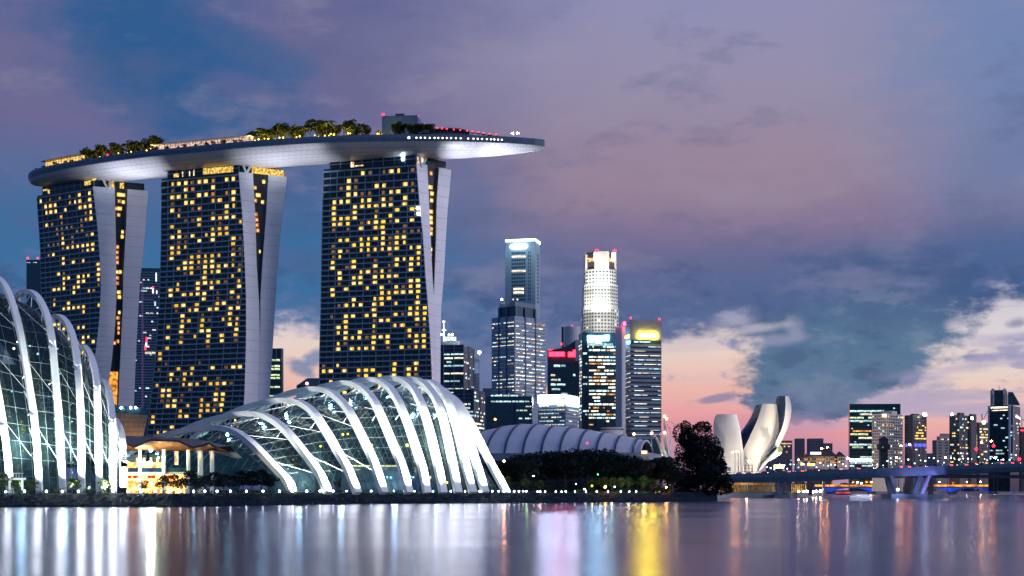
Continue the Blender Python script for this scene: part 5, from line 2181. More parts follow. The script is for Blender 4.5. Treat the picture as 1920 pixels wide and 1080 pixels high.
# white slab beside it
b = Block('office_tower', 'plain windowless pale slab tower between the blue-sign tower and the yellow-sign tower', 'office tower', 1154.5, 1166, 1174.5, 613, 1400, 30, mat('lavender_white_slab', (.62, .62, .70), .5, vary=.05), 'city office towers', base=2.5)
b3 = Block('x', '', '', 1165.5, 1168, 1175, 605, 1404, 30, M_light, root=b.root)
b.c(M_slab).obox(V((b.C.x, b.C.y, 60)) + b.e2 * 2, b.e2, b.n2, .6, .15, b.zt - 62)
b3.done()
b.done()
globe_lamp('beacon', 'red oval light at the top of the pale slab tower', P(1171.5, 609, 1398), 1.8, 0, glow_mat('red_oval', (1, .006, .02), 90), 'red warning beacons', cat='beacon')
# yellow sign tower
b = Block('office_tower', 'banded office tower with glowing yellow sign on its blank grey top', 'office tower', 1173.5, 1182.5, 1240, 599.5, 1350, 78, M_navy, 'city office towers')
gm = mat('mauve_grey_band', (.26, .25, .31), .55, vary=.08)
for f in (1, 2):
    o, e, nn, L = b.face(f)
    b.c(gm).obox(V((o.x, o.y, b.z(637))), e, nn, L, .3 + .01 * f, b.zt - b.z(637))
b.bands(641, 8.25, 22, .52, gm, proud=.5)
b.lights(641, 8.25, 22, .6, rb, [E_office, E_cool, E_cool], 2, .34, 1.5, (2, 10), .1, .99, off=-.05)
b.lights(641, 8.25, 22, .4, rb, [E_office, E_cool], 1, .38, 2.2, (1, 3), off=-.05)
b.panel(1196.5, 1232, 624, 633.5, E_sign_y, 2, .6)
b.panel(1173.8, 1181.5, 627, 632, glow_mat('yellow_small_sign', (1, .75, .15), 4), 1, .6)
b.done()
for x, y, k in ((1182.5, 597, 'left'), (1236.5, 599, 'right')):
    globe_lamp('beacon', 'red warning beacon on the %s roof corner of the yellow-sign tower' % k, P(x, y + 1, 1352), .9, .3, E_red, 'red warning beacons', cat='beacon')
# red sign building with swept roof
b = Block('office_tower', 'dark low office block with two glowing red panels under a swept roof', 'office tower', 1026.5, 1086, 1086, 657, 1380, 3, M_navy, 'city office towers', depth=20, base=CZ + (HY - 743) / F * 1380)
m_ = MB()
sw = [(1026.5, 657), (1040, 655), (1054, 652), (1064, 648), (1072, 643), (1079, 637.5), (1079, 660), (1026.5, 660)]
k = len(m_.v)
m_.v += [P(x, y, 1379) for x, y in sw] + [P(x, y, 1390) for x, y in sw]
for i in range(8):
    m_.face((k + i, k + (i + 1) % 8, k + 8 + (i + 1) % 8, k + 8 + i))
m_.face(range(k, k + 8))
m_.face(range(k + 8, k + 16))
m_.build('roof', M_navy, b.root)
b.panel(1029.5, 1058.5, 655.5, 668, E_sign_r, 1, .8)
b.panel(1065.5, 1079, 656.5, 669, E_sign_r, 1, .8)
m_ = MB()
m_.hexa([P(1078.5, 677, 1376), P(1085, 677, 1376), P(1085, 677, 1379), P(1078.5, 677, 1379), P(1078.5, 637, 1376), P(1085, 637, 1376), P(1085, 637, 1379), P(1078.5, 637, 1379)])
m_.build('end_wall', M_light, b.root)
b.lights(672, 8.8, 8, .5, rb, W3, 1, .42, 2.2, (1, 4), .12, .9, skip_rows=(0, 2))
b.done()
m_ = MB()
m_.obox(P(1027, 744, 1384), V((1, 0, 0)), V((0, 1, 0)), 29, 10, 10.5)
lb_ = thing('office_podium', 'pinkish lit podium below the red-panel building', 'podium', P(1055, 800, 1384))
m_.build('wall', M_grey, lb_)
m_ = MB()
for i in range(6):
    m_.obox(P(1062 + i * 3.6, 738, 1383.5), V((1, 0, 0)), V((0, 1, 0)), .9, .3, 6.5)
m_.obox(P(1030, 738, 1383.5), V((1, 0, 0)), V((0, 1, 0)), 9, .3, 4)
m_.build('window', glow_mat('pink_lobby', (1, .66, .66), .9, .4), lb_)
m_ = MB()
c = G(1073, 1560, 0)
for i in range(16):
    pass
cyl = thing('round_tower', 'white round tower top behind the red-panel building', 'round tower', G(1073, 1560))
zt_ = CZ + (HY - 613) / F * 1560
m_.prism([(c.x + 8.6 * math.cos(i * math.pi / 10), c.y + 8.6 * math.sin(i * math.pi / 10)) for i in range(20)], 2.5, zt_)
m_.build('wall', M_light, cyl)
m_ = MB()
m_.box(V((c.x - 10.4, c.y, zt_ - 13)), 2.4, 3, 26)
m_.build('stair_shaft', M_navy, cyl)
globe_lamp('beacon', 'red warning beacon on the white round tower', V((c.x, c.y, zt_)), .9, .4, E_red, 'red warning beacons', cat='beacon')
globe_lamp('beacon', 'red warning beacon low beside the white round tower', P(1053, 647, 1378), 1.0, .3, E_red, 'red warning beacons', cat='beacon')
# white glowing band building
b = Block('office_tower', 'low office block topped by a dazzling white light band', 'office tower', 1009, 1060, 1085, 739, 1250, 22, M_blueconc, 'city office towers')
for f, x0, x1 in ((1, 1010, 1060), (2, 1060.3, 1084)):
    b.panel(x0, x1, 740.5 if f == 1 else 742, 755.5 if f == 1 else 757, E_sign_w, f, .5, 'light_band')
m_ = MB()
o, e, nn, L = b.face(2)
b.panel(1055.5 + 0, 1059.5, 745, 750, M_blueconc, 1, 1.1, 'band_screen')
b.bands(760, 7.0, 8, .4, mat('pale_spandrel2', (.34, .38, .42), .6))
b.lights(760, 7.0, 8, .6, rb, [E_office, E_sign_w] if False else [E_office, E_cool], 1, .55, 2.2, (1, 3), off=-.02)
b.lights(760, 7.0, 8, .7, rb, [E_cool, E_office], 2, .45, 2.2, (2, 4), off=-.02)
b.done()
# dark low block with two cyan strips
b = Block('office_tower', 'dark low office block with two cyan light strips near its top', 'office tower', 911.5, 998, 998, 743, 1200, 2, M_navy, 'city office towers', depth=30)
for y in (744.5, 755.5):
    b.lights(y - 1.2, 3.0, 1, 2.5, rb, [E_cool], 1, .9, 1.4, (2, 5), .06 if y > 750 else .3, .9, off=-.5)
b.lights(758, 7.5, 5, .22, rb, W3, 1, .32, 1.5, (1, 2), .02, .35)
b.piers((966,), 745, 800, 1.0, M_dark, 1, .4)
b.done()
cb_ = thing('round_tower', 'round white-topped low tower end beside the dark block with cyan strips', 'round tower', G(968, 1205))
m_ = MB()
c = G(968, 1225, 0)
m_.prism([(c.x + 6 * math.cos(i * math.pi / 8), c.y + 6 * math.sin(i * math.pi / 8)) for i in range(16)], 60, CZ + (HY - 738) / F * 1225)
m_.build('wall', M_blueconc, cb_)
# left office tower with lit crown and spire
b = Block('office_tower', 'dark office tower with a bright crown and white spire beside the near hotel tower', 'office tower', 818, 870, 889, 646, 1300, 12, M_navy, 'city office towers')
b.lights(660, 7.2, 17, .6, rb, [E_office, E_cool, E_cool], 1, .4, 1.6, (2, 8), .0, .72)
b.lights(660, 7.2, 17, .12, rb, W3, 2, .45, 2.0, (1, 2))
gb = mat('violet_frame', (.20, .20, .30), .6)
b.bands(646, 7.2, 2, .12, gb)
b.bands(716, 7.2, 8, .12, gb)
b.piers((832, 851.5, 869.5), 647, 800, 1.2, gb, 1, .6)
b.piers((879, 888.5), 647, 800, 1.0, gb, 2, .6)
b.done()
m_ = MB()
zc = lambda y: CZ + (HY - y) / F * 1300
c = G(845, 1315, 0)
m_.prism([(c.x + 8.5 * math.cos(i * math.pi / 12), c.y + 8 * math.sin(i * math.pi / 12)) for i in range(24)], zc(646), zc(637))
m_.build('crown_drum', mat('white_crown', (.7, .75, .75), .5), b.root)
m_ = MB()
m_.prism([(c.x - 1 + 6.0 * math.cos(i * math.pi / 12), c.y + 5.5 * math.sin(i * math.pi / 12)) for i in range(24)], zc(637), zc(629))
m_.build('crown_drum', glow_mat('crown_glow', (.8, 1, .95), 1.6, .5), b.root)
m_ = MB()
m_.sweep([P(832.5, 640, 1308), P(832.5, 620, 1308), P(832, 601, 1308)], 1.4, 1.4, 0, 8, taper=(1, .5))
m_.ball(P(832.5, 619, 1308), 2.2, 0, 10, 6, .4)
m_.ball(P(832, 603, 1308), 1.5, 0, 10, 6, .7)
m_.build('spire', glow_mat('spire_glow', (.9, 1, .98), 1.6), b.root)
for x, y, r_, k in ((826, 628, 2.2, 'first'), (831, 629, 2.0, 'second'), (842, 629, 2.0, 'third'), (848, 628.5, 2.2, 'fourth')):
    globe_lamp('crown_lamp', 'dazzling white lamp at the foot of the lit spire, %s from the left' % k, P(x, y, 1304), r_ * .45, 0, glow_mat('crown_lamp_white', (.85, 1, 1), 12), 'lamps round the spire')
b = Block('office_tower', 'lower grid-fronted office wing stepping down right of the spired tower', 'office tower', 850, 889, 909, 730, 1270, 14, M_navy, 'city office towers')
b.bands(732, 7.2, 10, .14, gb)
b.piers((870, 888.5), 731, 800, 1.2, gb, 1, .6)
b.piers((900,), 731, 800, 1.0, gb, 2, .6)
b.lights(732, 7.2, 10, .3, rb, W3, 1, .45, 2.2, (1, 4))
b.lights(732, 7.2, 10, .4, rb, W3, 2, .45, 2.0, (1, 2))
b.done()
b = Block('office_tower', 'narrow lit office block with pale horizontal fins behind the spired tower', 'office tower', 889, 892, 899, 700, 1420, 75, M_grey, 'city office towers')
b.bands(702, 5.5, 14, .5, M_light)
b.lights(702, 5.5, 14, .5, rb, [E_cool, E_office], 2, .4, 2, (1, 3), off=-.2)
b.done()
ma = thing('rooftop_mast', 'thin mast with round white lamp and pale sail panel behind the spired tower', 'mast', P(899, 700, 1420))
m_ = MB()
m_.sweep([P(898.5, 700, 1420), P(898.5, 662, 1420)], .6, .6, 0, 6)
m_.build('mast', M_light, ma)
m_ = MB()
m_.hexa([P(889, 681, 1420), P(898, 678, 1420), P(898, 678, 1424), P(889, 681, 1424), P(889, 672, 1420), P(898, 668, 1420), P(898, 668, 1424), P(889, 672, 1424)])
m_.build('sail_panel', M_light, ma)
m_ = MB()
m_.ball(P(898.8, 660.5, 1420), 1.5, 0, 8, 6)
m_.build('lamp', E_lamp, ma)
b = Block('office_tower', 'distant low grey block in the gap left of the stepped tower', 'office tower', 905, 930, 930, 728, 1700, 2, M_blueconc, 'city office towers', depth=20)
b.done()
# white rotunda below the slab tower
ro = thing('round_hall', 'round white hall with parapet at the foot of the pale slab tower', 'round hall', G(1150, 1150))
m_ = MB()
c = G(1149, 1170, 0)
for rad, y0, y1 in ((10.2, 830, 806.5), (9.2, 806.5, 803), (9.8, 803, 801)):
    m_.prism([(c.x + rad * math.cos(i * math.pi / 16), c.y + rad * math.sin(i * math.pi / 16)) for i in range(32)], CZ + (HY - y0) / F * 1160, CZ + (HY - y1) / F * 1160)
m_.build('wall', M_light, ro)
m_ = MB()
for i in range(24):
    a = math.pi + math.pi * i / 23
    m_.box(V((c.x + 9.25 * math.cos(a), c.y + 9.25 * math.sin(a), CZ + (HY - 804.7) / F * 1160)), .5, .5, 1.2)
m_.build('louvre', M_dark, ro)
m_ = MB()
m_.sweep([P(1171, 822, 1155), P(1171, 799, 1155)], 2.0, 2.0)
m_.build('pylon', M_light, ro)
spot('hall_light', P(1135, 818, 1120), P(1145, 812, 1160), 16000, (1, .72, .62), 90)

# blocks seen between and left of the hotel towers
b = Block('office_tower', 'plain dark tower block left of the far hotel tower', 'tower block', 49.5, 78, 78, 487, 1250, 2, M_navy, 'blocks behind the hotel', depth=25)
b.lights(490, 4, 1, .5, rb, [E_cool], 1, .3, 1.5, (1, 1))
b.done()
globe_lamp('beacon', 'red warning beacon on the left roof corner of the plain dark block', P(52, 486, 1251), 1.0, .2, E_red, 'red warning beacons', cat='beacon')
globe_lamp('beacon', 'fainter red beacon on the plain dark block beside the hotel', P(71, 485.5, 1251), .8, .2, E_red, 'red warning beacons', cat='beacon')
b = Block('office_tower', 'dark glass tower with scattered white lights between far and middle hotel tower', 'tower block', 251, 302, 302, 503, 1250, -7, mat('blue_glass_tower', (.02, .05, .11), .15, vary=.3), 'blocks behind the hotel', depth=25)
b.bands(506, 5.2, 50, .12, M_slab, (1,), .2)
E_strip = glow_mat('white_strip', (.8, .92, 1), 2.2)
b.lights(512, 5.2, 46, .11, rb, [E_office, E_cool, E_cool], 1, .45, 1.6, (1, 2))
o, e, nn, L = b.face(1)
for x, y, w_, h_, m in ((293, 520, 2.0, 16, E_strip), (287, 546, 2.4, 9, E_strip), (294, 548, 2, 6, E_strip), (287, 540, 2.6, 4, E_red), (275, 637, 3, 8, E_red), (272.5, 653, 3, 7, E_red), (274.5, 646, 1.6, 6, E_blue), (291, 571, 3, 5, E_cool)):
    b.panel(x - w_ / 2, x + w_ / 2, y - h_ / 2, y + h_ / 2, m, 1, .5, 'facade_light', .3)
b.panel(272, 301, 660, 664, E_office, 1, .5, 'lit_strip', .3)
b.done()
cp = thing('crane_mast', 'slender purple lit crane mast in front of the dark glass tower', 'crane', G(267, 1100))
m_ = MB()
for dx in (-1, 1):
    m_.sweep([P(267 + dx, 775, 1100), P(267 + dx, 525, 1100)], .35, .35)
for i in range(36):
    y = 530 + i * 6.8
    m_.sweep([P(266, y, 1100), P(268, y + 6.8, 1100)], .2, .2)
m_.sweep([P(260, 560, 1100), P(288, 562, 1100)], .4, .4)
m_.build('mast', mat('purple_glow_steel', (.22, .12, .30), .5, emit=((.35, .12, .45), .12)), cp)  # purple light on the mast is put in as a faint glow of the steel
b = Block('office_tower', 'dark block with yellow-green lit floors right of the middle hotel tower', 'tower block', 500, 528, 531.5, 653, 1150, 10, M_navy, 'blocks behind the hotel')
b.lights(672, 5.6, 14, .55, rb, [glow_mat('yellow_green_office', (.85, 1, .55), 1.2, .9, .4)], 1, .6, 1.6, (2, 5), .1, .95)
for x in (509, 518, 527.5, 531):
    b.piers((x,), 653.5, 680, .8, M_grey, 1, .3)
b.done()
b = Block('office_tower', 'low dark block with hipped roof left of the near hotel tower', 'tower block', 556, 606, 606, 722, 1150, 2, M_navy, 'blocks behind the hotel', depth=18)
m_ = MB()
m_.hexa([P(556, 723, 1149), P(606, 723, 1149), P(606, 723, 1168), P(556, 723, 1168), P(576, 709, 1152), P(606, 709, 1152), P(606, 709, 1164), P(576, 709, 1164)])
m_.build('roof', M_navy, b.root)
b.done()
globe_lamp('beacon', 'pinkish light at the foot of the hipped roof left of the near hotel tower', P(575.5, 721, 1146), 1.2, 0, glow_mat('pink_roof_lamp', (1, .3, .3), 8), 'red warning beacons', cat='beacon')

# ------------------------------------------------------------------ far shore on the right
FS = 'buildings on the far shore'
b = Block('office_tower', 'dark green glass office block with bright lit floors behind the cream apartment block', 'office block', 1593, 1688.5, 1688.5, 757, 1300, 5, mat('dark_green_glass', (.008, .035, .05), .15, vary=.4), FS, depth=7)
yg = glow_mat('yellow_green_floor', (.86, 1, .62), 1.2, .8, .45)
for y, u0, u1, m in ((770.5, .32, 1.0, E_cool), (776.5, .55, .8, E_office), (783, .55, 1, yg), (789, .0, 1.0, E_cool), (808, .3, 1, E_orange), (814, .5, 1, yg), (821, .4, 1, E_office), (833.5, .4, 1, E_cool), (838.5, .2, 1, yg), (857, .3, .8, E_cool), (862.5, .0, 1, E_sign_w), (868, .4, 1, E_cool), (873.5, .0, 1, E_cool)):
    o, e, nn, L = b.face(1)
    q = L * u0
    while q < L * u1:
        r_ = rb.uniform(3, 11)
        r_ = min(r_, L * u1 - q)
        if rb.random() < .85 and r_ > .5:
            b.P.add(V((o.x, o.y, b.z(y))) + e * (q + r_ / 2) + nn * .2, e, r_ * .93, .15, 1.5, m)
        q += r_
b.bands(760, 6.3, 19, .07, M_metal, (1,), .12)
b.lights(762, 6.3, 18, .14, rb, [E_cool, E_office], 1, .35, 1.6, (1, 2))
b.done()
b = Block('apartment_block', 'cream apartment block with rows of small windows in front of the green glass block', 'apartment block', 1635, 1662, 1693, 775, 1180, 40, M_cream, FS)
for f, nc in ((1, 7), (2, 9)):
    b.punch(777, 5.6, 18, nc, .5, .48, M_dark, f)
    b.lights(777, 5.6, 18, .11, rb, [E_office, E_cool, E_room], f, .45, 1.4, (1, 1))
b.panel(1655, 1663, 777, 781, glow_mat('yellow_rooflight', (1, .8, .35), 4), 1, .5, 'rooftop_sign')
b.done()
spot('apartment_fill_light', G(1640, 1090, 3), G(1662, 1180, 40), 130000, (1, .82, .66), 75)  # added spot that brightens the cream block
b3 = Block('x', '', '', 1652, 1672, 1682, 770, 1196, 40, M_cream, root=b.root)
b3.done()
ct = thing('clock_tower', 'dark silhouetted clock tower with pointed roof in front of the cream apartment block', 'clock tower', G(1657, 1050))
m_ = MB()
m_.box(P(1656.5, 860, 1050), 5.2, 5.2, 26)
m_.build('shaft', M_dark, ct)
m_ = MB()
m_.box(P(1656.5, 838, 1050), 7.6, 7.6, 4)
m_.build('gallery', M_dark, ct)
m_ = MB()
c = P(1656.5, 829, 1050)
m_.box(c, 5.6, 5.6, 4)
m_.build('belfry', M_dark, ct)
m_ = MB()
k = len(m_.v)
m_.v += [c + V((x, y, 2.0)) for x, y in ((-3.4, -3.4), (3.4, -3.4), (3.4, 3.4), (-3.4, 3.4))] + [c + V((0, 0, 4.6))]
for q in ((0, 1, 4), (1, 2, 4), (2, 3, 4), (3, 0, 4), (3, 2, 1, 0)):
    m_.face([k + i for i in q])
m_.build('roof', M_dark, ct)
m_ = MB()
m_.box(P(1652.5, 839, 1050) + V((0, -3.85, 0)), .9, .2, .9)
m_.build('clock_face', glow_mat('clock_glow', (.6, .65, .7), .5), ct)
b = Block('apartment_block', 'dark apartment tower with a blue-violet lit band and golden windows', 'apartment block', 1696, 1712, 1737.5, 778, 1220, 60, mat('mauve_dark_wall', (.085, .08, .11), .7), FS)
for f, nc in ((1, 4), (2, 9)):
    b.punch(782, 5.3, 9, nc, .55, .5, M_dark, f)
b.lights(798, 5.3, 5, .75, rb, [E_room], 2, .55, 1.3, (1, 2), .1, .95)
b.lights(779, 5.3, 4, .3, rb, [E_room], 2, .5, 1.5, (1, 2), .3, .9)
for x0, x1 in ((1698, 1703), (1706, 1710)):
    b.panel(x0, x1, 831.5, 837.5, glow_mat('violet_band', (.16, .16, 1.0), 1.2), 1, .4, 'violet_light')
for x0, x1 in ((1713.5, 1719), (1721, 1727), (1729, 1735)):
    b.panel(x0, x1, 831.5, 837.5, MATS['violet_band'], 2, .4, 'violet_light')
b.lights(840, 5.3, 7, .2, rb, [E_cool, E_office], 2, .4, 1.3, (1, 2))
for x in (1715, 1724, 1731):
    b.piers((x,), 778, 880, .8, mat('mauve_pier', (.13, .12, .16), .7), 2, .5)
b.done()
b3 = Block('x', '', '', 1707, 1714, 1724, 775.5, 1225, 60, MATS['mauve_dark_wall'], root=b.root)
b3.done()
globe_lamp('roof_lamp', 'white globe light on the roof corner of the violet-banded apartment tower', P(1734, 780, 1215), 1.6, .2, E_lamp)
b = Block('apartment_block', 'stepped pale apartment block with arched top and columns of golden lit stairs', 'apartment block', 1748, 1756, 1781, 825, 1350, 70, mat('pale_mauve_wall', (.30, .27, .31), .7), FS)
b2 = Block('x', '', '', 1756.5, 1760, 1781, 818, 1354, 70, MATS['pale_mauve_wall'], root=b.root)
b3 = Block('x', '', '', 1762, 1764, 1780, 813, 1358, 70, MATS['pale_mauve_wall'], root=b.root)
m_ = MB()
rows = []
for i in range(9):
    q = math.pi * i / 8
    rows.append([P(1771 - 8.5 * math.cos(q), 813 - 4 * math.sin(q), 1357), P(1771 - 8.5 * math.cos(q), 813 - 4 * math.sin(q), 1370)])
m_.grid(rows)
m_.build('arched_roof', M_navy, b.root)
for bb, y0, n, f, nc in ((b, 827, 9, 1, 2), (b, 827, 9, 2, 2), (b2, 821, 10, 2, 5)):
    bb.punch(y0, 5.2, n, nc, .5, .5, M_dark, f)
b2.lights(821, 4.8, 10, 1.3, rb, [E_room], 2, .5, 1.4, (1, 1), .78, .92)
b2.lights(821, 4.8, 10, .9, rb, [E_room, E_office], 2, .5, 1.4, (1, 1), .18, .42)
for q in (b, b2, b3):
    q.done()
b = Block('apartment_block', 'broad dark apartment tower with scattered gold windows, left of the twin-pillared tower', 'apartment block', 1780, 1799, 1831, 778, 1300, 42, MATS['mauve_dark_wall'], FS)
b2 = Block('x', '', '', 1794, 1800, 1808, 773.5, 1310, 42, MATS['mauve_dark_wall'], root=b.root)
b3 = Block('x', '', '', 1817, 1821, 1830.5, 776, 1312, 42, MATS['mauve_dark_wall'], root=b.root)
for f, nc in ((1, 8), (2, 12)):
    b.punch(782, 5.4, 16, nc, .55, .5, M_dark, f)
b.lights(782, 5.4, 16, .22, rb, [E_room, E_office, E_room, E_cool], 1, .5, 1.4, (1, 1))
b.lights(782, 5.4, 16, .26, rb, [E_room, E_office, E_room, E_cool], 2, .5, 1.4, (1, 2))
for x in (1806, 1818):
    b.piers((x,), 778, 865, 1.4, mat('mauve_pier', (.13, .12, .16), .7), 2, .6)
for q in (b, b2, b3):
    q.done()
for x, y, k in ((1785, 779, 'left'), (1822.5, 786, 'right')):
    globe_lamp('roof_lamp', 'white floodlight near the top of the broad dark apartment tower, on its %s side' % k, P(x, y, 1288), 1.1, .2, E_lamp, 'white lamps on the far apartment tower')
b = Block('apartment_block', 'pale shorter apartment block squeezed left of the twin-pillared tower', 'apartment block', 1829, 1836, 1853, 792, 1380, 60, mat('warm_dark_wall', (.16, .13, .14), .7), FS)
b.punch(796, 5.3, 15, 7, .5, .5, M_dark, 2)
b.lights(796, 5.3, 15, .35, rb, [E_room, E_office], 2, .5, 1.5, (1, 2))
b.piers((1831,), 815, 850, 2.5, glow_mat('lit_stair', (1, .65, .3), .8, .4), 1, .4)
b.done()
# twin pillared tower
b = Block('office_tower', 'tall dark glass tower with twin pale pillars and stepped crown at the far right', 'office tower', 1853, 1894, 1913, 760, 1150, 34, M_dglass, FS)
b2 = Block('x', '', '', 1857, 1887, 1890, 731, 1156, 20, M_navy, base=b.zt, root=b.root)
for x in (1861.5, 1883.5):
    m_ = MB()
    m_.hexa([P(x - 2.6, 760, 1150), P(x + 2.6, 760, 1150), P(x + 2.6, 760, 1156), P(x - 2.6, 760, 1156), P(x - 2.6, 728.5, 1150), P(x + 2.6, 728.5, 1150), P(x + 2.6, 728.5, 1156), P(x - 2.6, 728.5, 1156)])
    m_.build('crown_pillar', M_light, b.root)
    for i in range(8):
        b2.c(M_dark).box(P(x - .4, 740 + i * 2.4, 1149.8), .9, .2, .6)
m_ = MB()
k = len(m_.v)
sl_ = [(1890, 760), (1913, 760), (1909, 752), (1899, 735), (1890, 735)]
m_.v += [P(x, y, 1156) for x, y in sl_] + [P(x, y, 1170) for x, y in sl_]
for i in range(5):
    m_.face((k + i, k + (i + 1) % 5, k + 5 + (i + 1) % 5, k + 5 + i))
m_.face(range(k, k + 5))
m_.face(range(k + 5, k + 10))
m_.build('sloping_crown', M_navy, b.root)
m_ = MB()
m_.sweep([P(1873.5, 731, 1160), P(1873.5, 723, 1160)], .4, .4, 0, 6)
m_.build('antenna', M_light, b.root)
b.piers((1854.5,), 760, 868, 3.0, M_light, 1, 1.2)
b.piers((1893,), 758, 868, 3.2, M_light, 1, 1.6)
b.piers((1897.5,), 758, 868, 3.4, M_light, 2, 1.4)
b.panel(1858, 1890, 762, 765, E_office, 1, .5, 'lit_strip')
b.panel(1860, 1890, 768, 769.5, E_office, 1, .5, 'lit_strip')
b.lights(775, 6.0, 15, .13, rb, [E_cool], 1, .4, 1.6, (1, 2))
b.lights(765, 6.0, 16, .13, rb, [E_cool], 2, .4, 1.6, (1, 2))
b2.done()
b.done()
b = Block('office_tower', 'dark block cut off by the right edge of the view', 'office block', 1911, 1915, 1990, 801, 1100, 80, M_dark, FS)
b.panel(1913, 1990, 806, 808, E_red, 2, .4, 'red_strip')
b.done()
cr_ = thing('tower_crane', 'small tower crane with floodlight left of the twin-pillared tower', 'crane', P(1843, 790, 1200))
m_ = MB()
m_.sweep([P(1842, 800, 1200), P(1841, 776, 1200)], .6, .6)
m_.sweep([P(1842, 790, 1200), P(1852, 771, 1200)], .4, .4)
m_.build('jib', M_metal, cr_)
m_ = MB()
m_.ball(P(1845, 791.5, 1198), 1.4, 0, 8, 6)
m_.build('lamp', glow_mat('crane_lamp', (.8, 1, .9), 25), cr_)
cr_ = thing('tower_crane', 'crane jib with white floodlight against the right edge tower', 'crane', P(1912, 790, 1090))
m_ = MB()
m_.sweep([P(1916, 800, 1090), P(1916, 780, 1090)], .5, .5)
m_.sweep([P(1903, 777, 1090), P(1922, 789, 1090)], .6, .6)
m_.build('jib', M_light, cr_)
m_ = MB()
m_.hexa([P(1904, 782, 1088), P(1914, 787, 1088), P(1914, 787, 1089), P(1904, 782, 1089), P(1906, 777.5, 1088), P(1912, 783, 1088), P(1912, 783, 1089), P(1906, 777.5, 1089)])
m_.build('lamp', glow_mat('crane_white', (.9, 1, .95), 4), cr_)
# mauve far silhouettes and low hall
far_wall = mat('far_mauve_wall', (.14, .13, .19), .8, vary=.08)
for L_, R__, top, D, lb, lit in ((1460, 1485.5, 826, 1500, 'mauve apartment block peeping out right of the museum petals', .28), (1493.5, 1509, 822, 1750, 'plain narrow blue-grey tower far behind the low tiled hall', .03), (1517, 1544, 822, 1700, 'broad blue-grey tower far behind the low tiled hall', .03), (1544, 1561, 831, 1650, 'mauve stub of a tower far behind the right end of the tiled hall', .02), (1736, 1749, 850, 1600, 'low grey block in the gap between the two apartment groups', .05),
                                 (1440, 1476, 860, 1480, 'low lit building below the museum petals', .1)):
    b = Block('apartment_block', lb, 'apartment block', L_, R__, R__, top, D, 2, far_wall, FS, depth=16)
    b.punch(top + 4, 5.2, 8, 5, .4, .4, M_navy, 1)
    b.lights(top + 3, 5.2, 10, lit, rb, [E_office, E_orange], 1, .45, 1.8, (1, 1))
    if top == 826:
        b.panel(1464, 1484, 831, 832.5, glow_mat('orange_strip', (1, .4, .15), 1.5), 1, .4, 'lit_strip')
    b.done()
hl = thing('tiled_hall', 'low cream hall with brown tiled hipped roofs and white lit roof sign', 'hall', G(1540, 1200))
for x0, x1, y0, yt in ((1492, 1508, 856, 880), (1508, 1570, 855, 880), (1565, 1585, 856, 880)):
    m_ = MB()
    m_.hexa([P(x0, yt, 1200), P(x1, yt, 1200), P(x1, yt, 1215), P(x0, yt, 1215), P(x0, y0, 1200), P(x1, y0, 1200), P(x1, y0, 1215), P(x0, y0, 1215)])
    m_.build('wall', M_cream, hl)
for x0, x1, yb, yt, r_ in ((1491, 1510, 856, 849, .4), (1506, 1571, 855.5, 845, .2), (1563, 1586, 856, 848, .4)):
    m_ = MB()
    dx = (x1 - x0) * r_
    m_.hexa([P(x0, yb, 1197), P(x1, yb, 1197), P(x1, yb, 1218), P(x0, yb, 1218), P(x0 + dx, yt, 1206), P(x1 - dx, yt, 1206), P(x1 - dx, yt, 1208), P(x0 + dx, yt, 1208)])
    m_.build('roof', M_tile, hl)
for x in (1505.5, 1573.5):
    m_ = MB()
    m_.hexa([P(x - 4, 850, 1203), P(x + 4, 850, 1203), P(x + 4, 850, 1211), P(x - 4, 850, 1211), P(x - 1, 846.5, 1206), P(x + 1, 846.5, 1206), P(x + 1, 846.5, 1208), P(x - 1, 846.5, 1208)])
    m_.build('cupola', M_tile, hl)
m_ = MB()
m_.hexa([P(1519.5, 852, 1195), P(1539.5, 852, 1195), P(1539.5, 852, 1195.5), P(1519.5, 852, 1195.5), P(1519.5, 847.5, 1195), P(1539.5, 847.5, 1195), P(1539.5, 847.5, 1195.5), P(1519.5, 847.5, 1195.5)])
m_.build('sign', glow_mat('hall_sign', (.8, .95, 1), 2.2), hl)
hw = Panes(hl, cap=60)
for i in range(24):
    x = 1494 + i * 3.8
    for y, h_ in ((861, 1.3), (867, 1.3)):
        hw.add(P(x, y, 1199.6), (1, 0, 0), .9, .2, h_, E_orange if rb.random() < .22 else M_dark)
hw.done()
for x0, x1, y0, y1, D, lb, m in ((1451, 1470, 871.5, 878, 1000, 'long warm glowing signboard on the quay right of the museum', glow_mat('warm_signboard', (1, .62, .18), 6)), (1514, 1528, 869, 873.5, 1000, 'yellow glowing signboard on the quay below the tiled hall', glow_mat('yellow_signboard', (1, .68, .05), 3.0)), (1500, 1505.5, 867, 873, 1010, 'small pale yellow signboard left of the yellow one on the quay', glow_mat('pale_signboard', (1, .8, .4), 1.5))):
    t = thing('signboard', lb, 'signboard', P((x0 + x1) / 2, 884, D))
    m_ = MB()
    m_.hexa([P(x0, y1, D), P(x1, y1, D), P(x1, y1, D + .5), P(x0, y1, D + .5), P(x0, y0, D), P(x1, y0, D), P(x1, y0, D + .5), P(x0, y0, D + .5)])
    m_.build('panel', m, t)
    for x in (x0 + 1, x1 - 1):
        m_ = MB()
        a = P(x, y1, D + .25)
        m_.sweep([V((a.x, a.y, 2.4)), a], .3, .3)
        m_.build('leg', M_metal, t)

